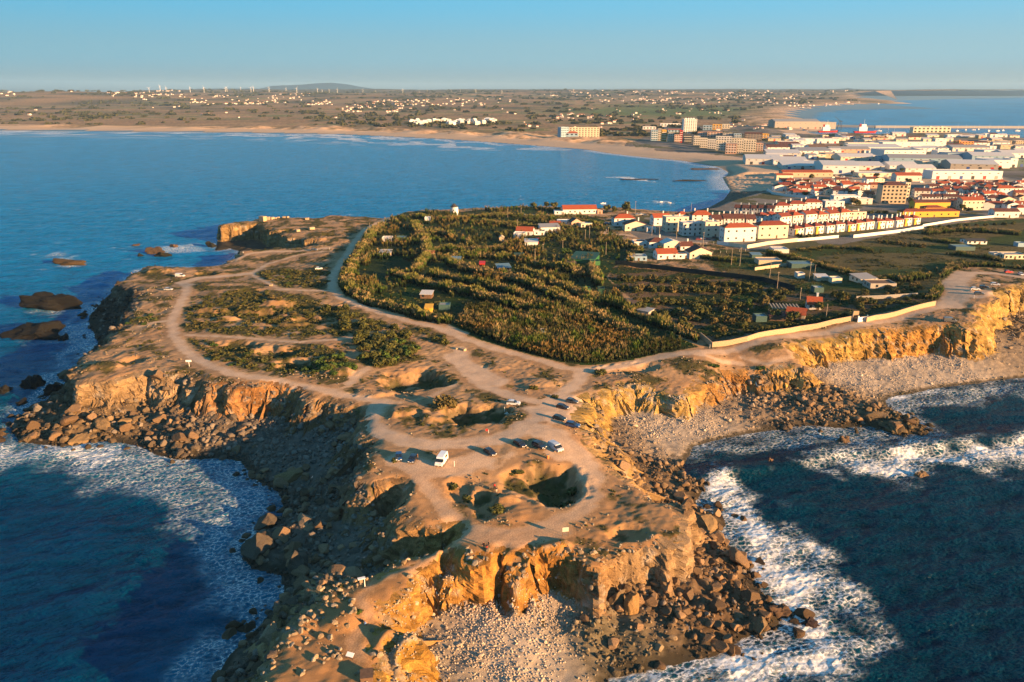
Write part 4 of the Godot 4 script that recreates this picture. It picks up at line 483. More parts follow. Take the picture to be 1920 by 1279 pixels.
var warehouses := [
[377.25,1188.96,-0.21,50,60,8.49,"gable",4,"pale","sheet","big white hall at the sea end of the estate","warehouses of the harbour estate"],
[410.01,1170.76,-0.14,48.32,50,6.78,"gable",4,"white","sheet","white hall with a bright roof, second from the sea","warehouses of the harbour estate"],
[403.71,1100.47,-0.14,53.46,40,4.82,"shed",4,"pale","sheet","low pale hall behind the orange roofs","warehouses of the harbour estate"],
[425.46,1129.27,0,10.34,14,7.53,"flat",0.3,"white","sheet","white office cube between the halls","warehouses of the harbour estate"],
[434.95,1053.45,-0.17,44.9,60,10.07,"gable",4,"white","sheet","broad white hall beside the dark car park","warehouses of the harbour estate"],
[489.98,1096.98,-0.1,42.91,50,5.75,"gable",4,"pale","sheet","pale hall right of the broad white one","warehouses of the harbour estate"],
[540.77,1245.65,0,55.05,36,6.54,"gable",4,"cream","sheet","cream hall in the middle of the estate","warehouses of the harbour estate"],
[523.63,1299.26,0,24.78,30,6.76,"flat",0.3,"sand","dull_sheet","brown flat hall in the middle of the estate","warehouses of the harbour estate"],
[539.98,1284.33,0,14.67,16,5.79,"flat",0.3,"cream","sheet","small cream building beside the brown hall","warehouses of the harbour estate"],
[570.32,1238.29,0,12.56,16,7.56,"flat",0.3,"cream","sheet","cream cube behind the blue tarpaulins","warehouses of the harbour estate"],
[581.76,1224.85,0,30.25,26,4.68,"gable",4,"blue","blue_sheet","low hall with a blue roof","warehouses of the harbour estate"],
[638.66,1304.86,0,68.14,50,12.95,"flat",0.3,"white","dull_sheet","large white box hall, back left","warehouses of the harbour estate"],
[621.15,1193.99,-0.17,101.88,40,9.24,"gable",4,"blue","dull_sheet","very long grey blue hall across the estate","warehouses of the harbour estate"],
[605.16,1147.58,0,23,24,7.17,"flat",0.3,"cream","dull_sheet","cream box hall in front of the long blue one","warehouses of the harbour estate"],
[716.31,1316.78,0,21.69,20,10.38,"flat",0.3,"white","sheet","white two storey office in the estate","warehouses of the harbour estate"],
[726.89,1283.05,-0.1,47.3,34,9.14,"flat",0.3,"blue","dull_sheet","bluish hall right of the white office","warehouses of the harbour estate"],
[751.88,1244.1,-0.14,61.72,40,9,"gable",4,"blue","sheet","blue hall with a pale roof at right","warehouses of the harbour estate"],
[647.64,1112.12,-0.24,60.21,50,7.92,"gable",4,"grey","sheet","grey hall with a pale roof behind the shops","warehouses of the harbour estate"],
[691.66,1130.67,0,27.72,40,10.94,"flat",0.3,"white","sheet","bright white hall end at right","warehouses of the harbour estate"],
[571.37,992.06,0,87.94,24,9.49,"flat",0.3,"white","sheet","white row of shops with red and blue doors by the road","warehouses of the harbour estate"],
[720.17,1136.18,0,10.62,20,12.11,"flat",0.3,"white","sheet","white slab building near the right edge","warehouses of the harbour estate"],
[736.97,1146,0,17.01,24,10.36,"flat",0.3,"teal","teal","teal glass fronted building at the right edge","warehouses of the harbour estate"],
[819.75,1352.98,0,37.36,30,8.74,"flat",0.3,"white","sheet","white hall in the back right of the estate","warehouses of the harbour estate"],
[828.9,1313.23,0,41.7,36,7.49,"gable",4,"white","sheet","white gabled hall at the right edge","warehouses of the harbour estate"],
[772.15,1527.48,0,121.56,20,10.66,"flat",0.3,"white","sheet","long white arcaded harbour building, right half","warehouses of the harbour estate"],
[684.68,1531.09,0,77.19,20,9.29,"flat",0.3,"cream","sheet","long white arcaded harbour building, left half","warehouses of the harbour estate"],
[625.04,1672.02,0,32.83,24,8.64,"flat",0.3,"white","sheet","white quay shed behind the pink houses","warehouses of the harbour estate"],
[661.4,1669.26,0,45.99,24,8.69,"flat",0.3,"white","sheet","white quay shed with a green end","warehouses of the harbour estate"],
[900.02,1667.23,0,23.72,12,9.2,"flat",0.3,"white","sheet","small white harbour house","warehouses of the harbour estate"],
[456.02,1330.19,-0.14,55.17,34,5.81,"shed",4,"pale","sheet","low pale halls left of the estate","warehouses of the harbour estate"],
[526.75,1382.62,0,58.1,34,6.12,"shed",4,"white","dull_sheet","low white hall in the back of the estate","warehouses of the harbour estate"],
[602.24,1419.39,0,70.66,34,6.38,"gable",4,"pink","dull_sheet","pinkish hall in the back of the estate","warehouses of the harbour estate"],
[586.05,1485.64,0,62.81,30,5.51,"gable",4,"white","brown","low hall with a brown roof, back left","warehouses of the harbour estate"],
[669.82,1464.14,0,94.9,34,6.66,"shed",4,"white","sheet","long low white roof in the back of the estate","warehouses of the harbour estate"],
[487.57,1458.15,0,40.3,30,6.36,"gable",4,"white","brown_tile","white hall with a dark red roof","warehouses of the harbour estate"],
[536.44,1540.73,0,40.63,30,6.75,"gable",4,"cream","brown_tile","cream hall with a dark red roof, back left","warehouses of the harbour estate"],
[755.99,1455.62,0,75.42,24,5.67,"flat",0.3,"white","dull_sheet","low white building behind the box hall","warehouses of the harbour estate"],
[835.51,1454.79,0,65.96,34,6.94,"gable",4,"pale","dull_sheet","pale hall behind the orange office","warehouses of the harbour estate"],
[540.79,1097.38,0,40.01,34,5.9,"gable",4,"white","sheet","white hall above the isolated orange roof","warehouses of the harbour estate"],
[466.18,1016.26,0,42.53,26,5.4,"flat",0.3,"cream","sheet","cream hall beside the dark car park","warehouses of the harbour estate"],
[544.09,1054.88,0,40.49,26,5.74,"gable",4,"pale","sheet","pale gabled hall left of the shops","warehouses of the harbour estate"],
[949.41,1504.35,0,52.61,24,7.38,"flat",0.3,"sand","dull_sheet","sand coloured shed at the right edge by the harbour","warehouses of the harbour estate"],
[805.17,2279.82,0,126.24,60,19.93,"gable",6,"grey","dull_sheet","long grey shipyard hangar","warehouses of the harbour estate"],
[914.05,2339.57,0,54.23,50,17.3,"flat",0.3,"grey","dull_sheet","dark brown end of the shipyard hangar","warehouses of the harbour estate"]]
var walls := [
[[80.8,294.1,95.6,297.1,123.1,313.3,138.2,317.3,148.0,320.1],2.2,0.35,"stone","long tan boundary wall along the pale road, left part","walls of the headland and town"],
[[153.3,318.4,158.7,322.1,176.4,330.1,193.0,337.9],2.2,0.35,"stone","tan boundary wall along the pale road, right of the gate","walls of the headland and town"],
[[78.8,305.6,80.8,294.1],2.2,0.35,"stone","short return of the tan boundary wall at its left corner","walls of the headland and town"],
[[148.0,320.1,152.2,328.8,154.5,328.7],2.2,0.3,"stone","recess of the boundary wall beside the gate","walls of the headland and town"],
[[144.1,505.3,153.8,496.1,171.6,509.1,195.2,520.3],2.4,0.3,"cream","cream garden wall below the big white double house","walls of the headland and town"],
[[137.7,510.8,144.1,505.3],2.4,0.3,"white","white garden wall in shade, left of the cream one","walls of the headland and town"],
[[195.2,520.3,214.5,527.9,228.8,533.9],2.0,0.3,"white","white garden wall below the front terrace, left part","walls of the headland and town"],
[[239.2,533.9,252.3,540.6,287.1,560.1,313.8,579.3],2.2,0.3,"white","long white garden wall below the front terrace, right part","walls of the headland and town"],
[[313.5,584.3,351.6,609.2,396.4,631.6],1.8,0.3,"white","white wall running right from the terrace","walls of the headland and town"],
[[274.5,836.2,268.8,801.0,275.5,784.8,295.1,770.5],2.6,0.3,"white","white wall round the red roofed yard by the sea","walls of the headland and town"],
[[295.1,770.5,332.8,820.8,344.2,835.5],2.0,0.3,"pale","pale wall of the sloping lane","walls of the headland and town"],
[[60.3,441.5,78.2,432.6,101.1,418.4,121.3,405.7,133.1,397.2],2.6,0.12,"net","dark windbreak net along the top of the brown plots","walls of the headland and town"],
[[133.1,397.2,142.7,376.3],2.6,0.12,"net","dark windbreak net, lower right part","walls of the headland and town"],
[[70.9,314.0,77.7,302.2],3.0,0.12,"net","dark green screen left of the wall corner","walls of the headland and town"],
[[17.0,398.2,34.0,365.0],2.4,0.12,"net","dark screen in front of the green sheds","walls of the headland and town"],
[[164.5,355.0,177.9,353.9,193.2,354.4],1.8,0.25,"concrete","grey wall among the bushes at right","walls of the headland and town"],
[[137.2,424.9,162.5,437.1],1.8,0.25,"sand","pale yard wall above the field hedge","walls of the headland and town"]]
var old_streets := [[261.5,791.8,365.3,770.6,431.9,917.3,306.0,931.6],[396.5,690.1,449.7,668.9,590.8,889.0,442.3,871.8]]
var estate_corners := [397.3,1219.9,802.3,1238.3,1205.9,1879.5,607.7,1884.5]
var vehicles := [
[0.53,233.02,"suv",-8,[0.5,0.53,0.57],"silver car with a dark roof parked side on beside the white sign","car",""],
[20.09,236.81,"hatch",-28,[0.05,0.06,0.07],"dark grey car nearest the cliff, topmost of four in the right row","car",""],
[16.54,231.29,"hatch",-30,[0.01,0.01,0.02],"black car second from the top in the right row","car",""],
[14.75,219.04,"hatch",-30,[0.01,0.02,0.02],"black car third in the right row, beside the blue one","car",""],
[18.53,214.18,"suv",-25,[0.01,0.05,0.16],"bright blue car with pale roof rails at the cliff edge","car",""],
[2.3,200.61,"hatch",-52,[0.01,0.01,0.02],"black car left of the dark blue one by the near crater","car",""],
[7.78,199.22,"suv",-48,[0.01,0.02,0.04],"large dark blue estate between the black car and the silver van","car",""],
[12.48,198.52,"van",-55,[0.42,0.45,0.5],"silver panel van above the near crater","van",""],
[-6.15,195.37,"hatch",-52,[0.01,0.01,0.02],"black car alone beside the rock strewn grass","car",""],
[-31.2,191.18,"hatch",-82,[0.01,0.05,0.16],"blue car at the left end of the lower row","car",""],
[-27.22,189.93,"hatch",-100,[0.01,0.02,0.05],"dark navy car between the blue car and the camper","car",""],
[-19.24,189.02,"camper",-104,[0.74,0.74,0.74],"tall white camper van facing the near point","van",""],
[187.61,315.27,"van",-12,[0.1,0.1,0.1],"dark boxy van parked on the cliff edge by the road","van",""],
[229.69,363.01,"hatch",-18,[0.01,0.01,0.02],"black car in the gravel lot, farther than the white one","car",""],
[222.58,358.35,"hatch",-14,[0.72,0.7,0.67],"white car beside a dark one in the gravel lot","car",""],
[220.12,350.61,"hatch",-16,[0.05,0.06,0.07],"dark car nearest the cliff in the gravel lot","car",""],
[241.13,372.85,"hatch",-20,[0.6,0.6,0.6],"white car between mounds of the gravel lot","car",""],
[271.35,410.41,"hatch",0,[0.5,0.02,0.02],"red car on the far side of the gravel lot","car",""],
[273.26,402.88,"hatch",-100,[0.72,0.7,0.67],"white car at the right edge by the red one","car",""],
[-113.3,441.18,"hatch",10,[0.72,0.7,0.67],"white car parked left of the sharp track bend","car",""],
[-130.28,498.97,"hatch",0,[0.05,0.06,0.07],"grey car on the path by the far mounds","car",""],
[-176.49,383.06,"hatch",-4,[0.4,0.41,0.42],"grey car on the left cliff top","car",""],
[-186.84,422.13,"van",-8,[0.55,0.55,0.55],"pale van at the end of the left track","van",""],
[129.05,526.21,"hatch",0,[0.2,0.02,0.03],"dark red car, left of four outside the cream flats","car","cars outside the cream flats"],
[132.11,528.23,"hatch",-4,[0.5,0.52,0.55],"silver car, second of four outside the cream flats","car","cars outside the cream flats"],
[135.07,528.25,"hatch",0,[0.15,0.02,0.03],"dark car, third of four outside the cream flats","car","cars outside the cream flats"],
[142.01,532.29,"hatch",0,[0.01,0.01,0.02],"black car, right of four outside the cream flats","car","cars outside the cream flats"],
[73.77,595.31,"hatch",0,[0.05,0.12,0.25],"blue car on the lane left of the town","car",""],
[105.13,642.17,"hatch",-6,[0.3,0.3,0.3],"grey car, left of three by the cove","car","cars parked by the cove"],
[108.99,643.91,"hatch",0,[0.72,0.7,0.67],"white car, middle of three by the cove","car","cars parked by the cove"],
[111.84,642.19,"hatch",0,[0.05,0.06,0.07],"dark car, right of three by the cove","car","cars parked by the cove"],
[9.21,632.19,"hatch",0,[0.72,0.7,0.67],"white car on the lane right of the windmill","car",""],
[123.25,624.51,"hatch",0,[0.01,0.01,0.02],"black car behind the bluish gable house","car",""],
[487.14,926.02,"van",0,[0.72,0.7,0.67],"white van on the road by the green verge","van","white vehicles along the verge road"],
[501.11,926.07,"camper",0,[0.72,0.7,0.67],"white van on the road by the green verge","van","white vehicles along the verge road"],
[512.67,926.36,"van",0,[0.72,0.7,0.67],"white van on the road by the green verge","van","white vehicles along the verge road"],
[525.68,926.96,"camper",0,[0.72,0.7,0.67],"white van on the road by the green verge","van","white vehicles along the verge road"],
[539.55,927.91,"van",0,[0.72,0.7,0.67],"white van on the road by the green verge","van","white vehicles along the verge road"],
[552.3,929.06,"camper",0,[0.72,0.7,0.67],"white van on the road by the green verge","van","white vehicles along the verge road"],
[567.29,930.72,"van",0,[0.72,0.7,0.67],"white van on the road by the green verge","van","white vehicles along the verge road"],
[581.83,932.59,"camper",0,[0.72,0.7,0.67],"white van on the road by the green verge","van","white vehicles along the verge road"],
[470.23,926.4,"hatch",0,[0.72,0.7,0.67],"white car on the road by the green verge","car","white vehicles along the verge road"],
[423.01,1000.11,"hatch",-5.4,[0.45,0.46,0.48],"parked car in the shaded car park by the broad white hall","car","cars in the shaded car park"],
[465.03,970.95,"hatch",1.01,[0.5,0.02,0.02],"parked car in the shaded car park by the broad white hall","car","cars in the shaded car park"],
[430.46,1014.56,"hatch",-11.54,[0.72,0.7,0.67],"parked car in the shaded car park by the broad white hall","car","cars in the shaded car park"],
[443.55,1008.74,"hatch",17.23,[0.05,0.06,0.07],"parked car in the shaded car park by the broad white hall","car","cars in the shaded car park"],
[484.47,999.06,"hatch",2.53,[0.01,0.05,0.16],"parked car in the shaded car park by the broad white hall","car","cars in the shaded car park"],
[485.37,1027.95,"hatch",2.33,[0.01,0.01,0.02],"parked car in the shaded car park by the broad white hall","car","cars in the shaded car park"],
[452.96,998.38,"hatch",-5.95,[0.01,0.01,0.02],"parked car in the shaded car park by the broad white hall","car","cars in the shaded car park"],
[410.03,996.62,"hatch",16.46,[0.72,0.7,0.67],"parked car in the shaded car park by the broad white hall","car","cars in the shaded car park"],
[451.66,1011.82,"hatch",6.28,[0.45,0.46,0.48],"parked car in the shaded car park by the broad white hall","car","cars in the shaded car park"],
[422.79,1002.35,"hatch",1.2,[0.05,0.06,0.07],"parked car in the shaded car park by the broad white hall","car","cars in the shaded car park"],
[434.24,1046.48,"hatch",-6.95,[0.01,0.05,0.16],"parked car in the shaded car park by the broad white hall","car","cars in the shaded car park"],
[467.54,991.87,"hatch",-3.23,[0.01,0.05,0.16],"parked car in the shaded car park by the broad white hall","car","cars in the shaded car park"],
[420.11,1012.06,"hatch",-2.36,[0.45,0.46,0.48],"parked car in the shaded car park by the broad white hall","car","cars in the shaded car park"],
[417.68,979.97,"hatch",-15.5,[0.45,0.46,0.48],"parked car in the shaded car park by the broad white hall","car","cars in the shaded car park"],
[423.58,976.65,"hatch",-0.06,[0.01,0.01,0.02],"parked car in the shaded car park by the broad white hall","car","cars in the shaded car park"],
[506.49,1032.64,"hatch",18.93,[0.72,0.7,0.67],"parked car in the shaded car park by the broad white hall","car","cars in the shaded car park"],
[421.6,997.86,"hatch",-19.3,[0.72,0.7,0.67],"parked car in the shaded car park by the broad white hall","car","cars in the shaded car park"],
[454.91,1011.98,"hatch",-9.93,[0.05,0.06,0.07],"parked car in the shaded car park by the broad white hall","car","cars in the shaded car park"],
[472.11,1035.88,"hatch",-19.2,[0.72,0.7,0.67],"parked car in the shaded car park by the broad white hall","car","cars in the shaded car park"],
[444.59,1049.56,"hatch",6.07,[0.01,0.01,0.02],"parked car in the shaded car park by the broad white hall","car","cars in the shaded car park"],
[441.09,1007.69,"hatch",7.74,[0.72,0.7,0.67],"parked car in the shaded car park by the broad white hall","car","cars in the shaded car park"],
[415.19,980.23,"hatch",13.04,[0.45,0.46,0.48],"parked car in the shaded car park by the broad white hall","car","cars in the shaded car park"]]
var people := [
[-4.56,177.18,150,"walk",[0.55,0.02,0.02],[0.02,0.02,0.03],"person in a red top and dark trousers walking in the gully",true],
[-3.98,175.86,20,"stand",[0.03,0.03,0.04],[0.5,0.42,0.36],"person in a dark top and pale trousers beside the red one",true],
[-6.35,149.28,10,"stand",[0.01,0.01,0.02],[0.02,0.02,0.03],"person all in black, left of the group on the point",true],
[-5.62,148.86,200,"stand",[0.02,0.02,0.03],[0.35,0.05,0.04],"person with reddish trousers in the middle of the group on the point",true],
[-5.28,149.69,100,"walk",[0.03,0.03,0.03],[0.05,0.05,0.06],"tall person in dark clothes, right of the group on the point",true],
[141.49,306.78,200,"walk",[0.03,0.03,0.03],[0.02,0.02,0.03],"dark clad walker on the road, left of two",true],
[142.44,306.42,200,"walk",[0.05,0.03,0.02],[0.02,0.02,0.03],"dark clad walker on the road, right of two",true],
[-30.15,128.23,140,"sit",[0.01,0.01,0.02],[0.02,0.02,0.02],"person in black sitting by the green bush on the near point",true],
[-29.32,127.73,140,"sit",[0.1,0.22,0.45],[0.3,0.2,0.15],"person in light blue sitting by the green bush on the near point",false],
[-25.98,190.58,90,"stand",[0.14,0.07,0.04],[0.03,0.03,0.04],"person in brown standing at the door of the navy car",true],
[-176.57,497.14,60,"stand",[0.6,0.58,0.55],[0.1,0.1,0.1],"person in white on the far terrace path",true]]
var signs := [
[-118.8,265.65,0,"sign","white board on a single post by the left track junction","sign","t"],
[-31.34,139.05,20,"sign","white bent sign post at the head of the near point","sign","bent"],
[12.36,154.99,10,"information_board","information board on two posts near the crater","board","board"],
[-30.38,118.49,-20,"information_stand","sloping white panel on two legs on the near point","panel","lectern"],
[-26.35,113.36,10,"crate","brown wooden box at the bottom edge of the near point","box","crate"],
[-1.37,227.45,0,"marker_slab","white tilted slab beside the silver car","marker","slab"],
[9.98,193.54,0,"litter_bin","orange drum bin in front of the silver van","bin","bin"],
[-6.98,208.43,0,"sign","small red sign with a white post by the round hollow","sign","small"],
[-15.65,187.56,0,"marker_post","pale post right of the camper van","post","post"],
[-2.42,229.58,0,"marker_post","short pinkish post left of the white slab","post","post"],
[-120.23,499.73,0,"marker_post","post on the far terrace near the pale track","post","post"],
[-107.69,557.04,0,"marker_post","white post beside the pale track near the far mounds","post","post"],
[213.74,343.76,0,"marker_post","white post at the cliff edge of the gravel lot","post","post"],
[79.59,292.62,0,"marker_post","white stone post in front of the wall corner","post","post"],
[126.42,508.66,0,"gate_pillar","short white pillar above the cottages, number 1 of its line","pillar","post"],
[130.38,508.76,0,"gate_pillar","short white pillar above the cottages, number 2 of its line","pillar","post"],
[135.52,510.77,0,"gate_pillar","short white pillar above the cottages, number 3 of its line","pillar","post"],
[126.35,476.83,0,"gate_pillar","short white pillar right of the cottages, number 1 of its line","pillar","post"],
[131.92,478.87,0,"gate_pillar","short white pillar right of the cottages, number 2 of its line","pillar","post"],
[135.67,478.99,0,"gate_pillar","short white pillar right of the cottages, number 3 of its line","pillar","post"],
[139.41,479.1,0,"gate_pillar","short white pillar right of the cottages, number 4 of its line","pillar","post"],
[145.77,484.85,0,"gate_pillar","short white pillar right of the cottages, number 5 of its line","pillar","post"],
[150.09,486.8,0,"gate_pillar","short white pillar right of the cottages, number 6 of its line","pillar","post"]]
var poles := [
[-3.43,617.78,7,"thin pole left of two behind the cottages"],
[7.39,625.95,7,"thin pole by the white car on the lane"],
[49.46,514.63,9,"thin pole by the diagonal path through the canes"],
[53.92,531.09,8,"thin pole right of the path pole"],
[66.97,531.34,8,"thin pole right of the bright low house"],
[3.92,561.78,8,"thin pole beside the orange roofed cottage"],
[13.59,446.82,9,"thin pole beside the open tree in the plots"],
[19.33,472.62,7,"thin pole below the dark tree clump"],
[32.52,486.34,7,"thin pole above the big green roof"],
[58.59,472.14,8,"thin pole with a lamp left of the bluish hut"],
[128.2,440.58,10,"thin pole left of two below the white pillars"],
[132.25,437.27,11,"thin pole right of two below the white pillars"],
[139.38,405.42,10,"thin pole by the pale yard wall"],
[135.24,380.53,9,"thin pole by the windbreak net"],
[157.49,396.81,10,"thin pole left of two in the gardens"],
[159.44,395.25,9,"thin pole right of two in the gardens"],
[126.05,501.06,10,"thin pole in front of the cream flats"],
[99.44,542.62,8,"thin pole left of two on the lane by the grass"],
[104.36,540.47,9,"thin pole right of two on the lane by the grass"],
[114.35,530.06,8,"thin pole at the right of the grass plot"],
[103.75,647.7,11,"thin pole by the round tree"],
[159.72,686.74,9,"thin pole behind the orange pyramid roofs"],
[-99.35,521.02,8,"thin pole beside the pale track"],
[-102.06,549.23,7,"thin pole farther along the pale track"],
[139.95,328.4,6,"thin pole lamp by the orange cottage"],
[139.19,358.84,6,"thin pole lamp behind the pergola"]]
var boats := [
[1015.41,2197.15,13,-10.01,"white moored sailing boat, first from the left along the breakwater","sailing boats moored behind the breakwater","sailing_boat",false],
[965.13,2041.29,15,14.67,"white moored sailing boat, second from the left along the breakwater","sailing boats moored behind the breakwater","sailing_boat",false],
[993.13,2065.74,15,14.07,"white moored sailing boat, third from the left along the breakwater","sailing boats moored behind the breakwater","sailing_boat",false],
[1230.58,2197.15,15,31.9,"white moored sailing boat, fourth from the left along the breakwater","sailing boats moored behind the breakwater","sailing_boat",false],
[1286.31,2254.43,11,36.66,"white moored sailing boat, fifth from the left along the breakwater","sailing boats moored behind the breakwater","sailing_boat",false],
[1308.99,2254.43,11,-7.44,"white moored sailing boat, sixth from the left along the breakwater","sailing boats moored behind the breakwater","sailing_boat",false],
[1339.77,2284.18,11,39.13,"white moored sailing boat, seventh from the left along the breakwater","sailing boats moored behind the breakwater","sailing_boat",false],
[1317.53,2197.15,15,36.91,"white moored sailing boat, eighth from the left along the breakwater","sailing boats moored behind the breakwater","sailing_boat",false],
[1342.58,2197.15,12,7.24,"white moored sailing boat, ninth from the left along the breakwater","sailing boats moored behind the breakwater","sailing_boat",false],
[1374.5,2225.42,13,30.65,"white moored sailing boat, tenth from the left along the breakwater","sailing boats moored behind the breakwater","sailing_boat",false],
[1397.11,2197.15,15,-0.73,"white moored sailing boat, eleventh from the left along the breakwater","sailing boats moored behind the breakwater","sailing_boat",false],
[940.35,2116.4,62,0,"big red and white ship at the quay","","ship",true],
[852.61,2142.66,56,0,"smaller red and white ship beside the shipyard hangar","","ship",true],
[154.99,802.22,4,20,"small boat moored in the cove, left of two","boats in the cove","rowing_boat",false],
[160.67,794.42,7,-30,"pale boat moored in the cove, right of two","boats in the cove","rowing_boat",false],
[93.34,790.57,6,10,"white boat on the water by the long farmhouse","boats in the cove","rowing_boat",false],
[9.34,847.91,1.5,0,"tiny white speck of a boat in the bay","boats in the cove","rowing_boat",false]]
var turbines := [
[-3570.42,8200,0.57,"white wind turbine on the skyline"],
[-3234.75,7200,0.53,"white wind turbine on the skyline"],
[-3082.75,7200,0.53,"white wind turbine on the skyline"],
[-2869,7200,0.5,"white wind turbine on the skyline"],
[-2753.55,8200,0.37,"white wind turbine on the skyline"],
[-2745.5,7200,0.53,"white wind turbine on the skyline"],
[-2555.5,7200,0.46,"white wind turbine on the skyline"],
[-2541.25,7200,0.53,"white wind turbine on the skyline"],
[-2327.5,7200,0.46,"white wind turbine on the skyline"],
[-2303.75,7200,0.5,"white wind turbine on the skyline"],
[-2293.72,8200,0.45,"white wind turbine on the skyline"],
[-2166,7200,0.46,"white wind turbine on the skyline"],
[-1974.55,8200,0.45,"white wind turbine on the skyline"],
[-1925.86,8200,0.32,"white wind turbine on the skyline"],
[-1919,7200,0.5,"white wind turbine on the skyline"],
[-1855.53,8200,0.37,"white wind turbine on the skyline"],
[-1774.39,8200,0.45,"white wind turbine on the skyline"],
[-1514.72,8200,0.41,"white wind turbine on the skyline"],
[-1384.89,8200,0.28,"white wind turbine on the skyline"],
[-973.75,7200,0.36,"white wind turbine on the skyline"],
[-941.29,8200,0.24,"white wind turbine on the skyline"],
[-860.15,8200,0.24,"white wind turbine on the skyline"],
[-616.71,8200,0.24,"white wind turbine on the skyline"],
[-524.74,8200,0.24,"white wind turbine on the skyline"],
[-323,7200,0.36,"white wind turbine on the skyline"],
[-90.25,7200,0.32,"white wind turbine on the skyline"],
[346.75,7200,0.25,"white wind turbine on the skyline"],
[1159,7200,0.21,"white wind turbine on the skyline"]]
var ruin_stones := [
[-195.32,601.59,5,4,3.5,"largest pale ruined block on the far headland"],
[-193.14,606.83,3,2.6,3,"pale ruined wall right of the largest block"],
[-190.55,609.48,3.5,1.8,2.5,"low pale stone block, third along the far edge"],
[-188.8,612.15,2,1.2,1.6,"small stone block, fourth along the far edge"],
[-187.02,614.85,2,1.2,1.6,"small stone block, fifth along the far edge"],
[-182.32,614.81,2.2,1.4,1.8,"stone block, sixth along the far edge"],
[-179.74,614.78,2.2,1.5,1.8,"stone block, seventh along the far edge"],
[-161.75,606.16,3,1.6,2.4,"stone block above the far mounds"],
[-154.87,551.73,3.5,1.8,2.6,"stone block on the slope of the far headland"],
[-146.94,560.16,4,2,3,"pale stone block by the far footpath"],
[-19.55,289.56,2.4,1,1.4,"pale concrete block beside the bare sandy patch"],
[-21.75,290.7,1.6,0.8,1.2,"smaller concrete block beside the bare sandy patch"],
[-182.29,501.75,3,1.6,2,"tilted block at the terrace edge"],
[-181.29,487.39,3,0.8,1.6,"flat slab at the terrace edge"],
[-127.24,394.19,1.6,1,1.4,"pale stone at the path bend"]]
# [left, right (per metre of distance), near, far, houses, scale, what, group, kinds]
var villages := [
[-0.1286,-0.0607,2446,2745,50,1.23,"white terraced block in the %s of the resort behind the dunes","white blocks of the resort",[3]],
[-0.0607,-0.0185,2517,2828,24,1.15,"white block in the %s of the right resort wing","white blocks of the right resort wing",[3]],
[-0.4024,-0.2243,4539,6384,80,1.07,"white village house in the %s of the village left of the mountain","houses of the village left of the mountain",[0, 1, 2]],
[-0.2111,-0.1056,3693,5172,84,0.98,"white house in the %s of the village above the resort","houses of the village above the resort",[0, 1, 2]],
[0.0924,0.1682,5172,6703,30,1.07,"house in the %s of the hill village above the hotel","houses of the hill village above the hotel",[0, 1, 2]],
[0.3167,0.4882,4085,4885,30,0.98,"house in the %s of the village by the southern beach","houses of the village by the southern beach",[0, 1, 2]],
[-0.5608,-0.4123,6539,8048,52,1.23,"","",[0, 1, 2]],
[-0.5014,-0.3945,5172,5839,45,1.15,"","",[0, 1, 2]],
[-0.6333,-0.6162,5172,6099,10,1.15,"","",[0, 1, 2]],
[-0.4024,-0.2243,4459,6703,45,0.98,"","",[0, 1, 2]],
[-0.1979,-0.0858,4304,5379,37,0.98,"","",[0, 1, 2]],
[-0.0858,-0.0330,4459,5379,25,0.98,"","",[0, 1, 2]],
[0.0396,0.2243,6703,8048,67,1.23,"","",[0, 1, 2]],
[0.1583,0.3299,4707,7066,127,1.07,"","",[0, 1, 2]],
[0.2243,0.4222,5839,8951,82,1.15,"","",[0, 1, 2]],
[0.3299,0.4882,4156,4795,37,0.90,"","",[0, 1, 2]],
[0.0594,0.1056,3004,3404,18,0.90,"","",[0, 1, 2]],
[-0.0198,0.1649,2315,3948,45,0.82,"","",[0, 1, 2]],
[0.4486,0.6267,6238,8048,52,1.31,"","",[0, 1, 2]],
[-0.6333,0.1583,3004,5717,30,0.98,"","",[0, 1, 2]],
[0.1847,0.2771,3404,4085,22,0.82,"","",[0, 1, 2]],
[0.2573,0.3694,2138,2745,30,0.74,"","",[0, 1, 2]]]
var gate_spot := [152.0,319.2]
var pergola_spot := [124.9,339.2]
var windmill_spot := [-46.8,624.9]
var crane_spot := [965.0,2346.7]
var breakwater_line := [992.3,2445.4,1090.8,2394.7,1274.6,2378.3,1519.2,2362.1,2106.5,2346.1]

# ---------------------------------------------------------------- helpers
var noise_a := FastNoiseLite.new()
var noise_r := FastNoiseLite.new()
var noise_c := FastNoiseLite.new()
var taken := {}
var rnd := RandomNumberGenerator.new()

func numbered(called: String) -> String:
	if not taken.has(called):
		taken[called] = 0
		return called
	taken[called] += 1
	return "%s_%03d" % [called, taken[called]]

func tag(o: Node, label: String, category := "", group := "", kind := "") -> Node:
	if label: o.set_meta("label", label)
	if category: o.set_meta("category", category)
	if group: o.set_meta("group", group)
	if kind: o.set_meta("kind", kind)
	return o

func thing(called: String, label: String, category: String, at: Vector3, turn := 0.0, group := "") -> Node3D:
	var o := Node3D.new()
	o.name = numbered(called)
	add_child(o)
	o.position = at
	o.rotation.y = turn
	tag(o, label, category, group)
	return o

func part(called: String, mesh: Mesh, m: Material, parent: Node, at := Vector3.ZERO) -> MeshInstance3D:
	var o := MeshInstance3D.new()
	o.name = called
	o.mesh = mesh
	o.material_override = m
	o.position = at
	parent.add_child(o, true)
	return o

func solo(called: String, mesh: Mesh, m: Material, label: String, category: String, at := Vector3.ZERO, turn := 0.0, group := "") -> MeshInstance3D:
	var o := MeshInstance3D.new()
	o.name = numbered(called)
	o.mesh = mesh
	o.material_override = m
	o.position = at
	o.rotation.y = turn
	add_child(o)
	tag(o, label, category, group)
	return o

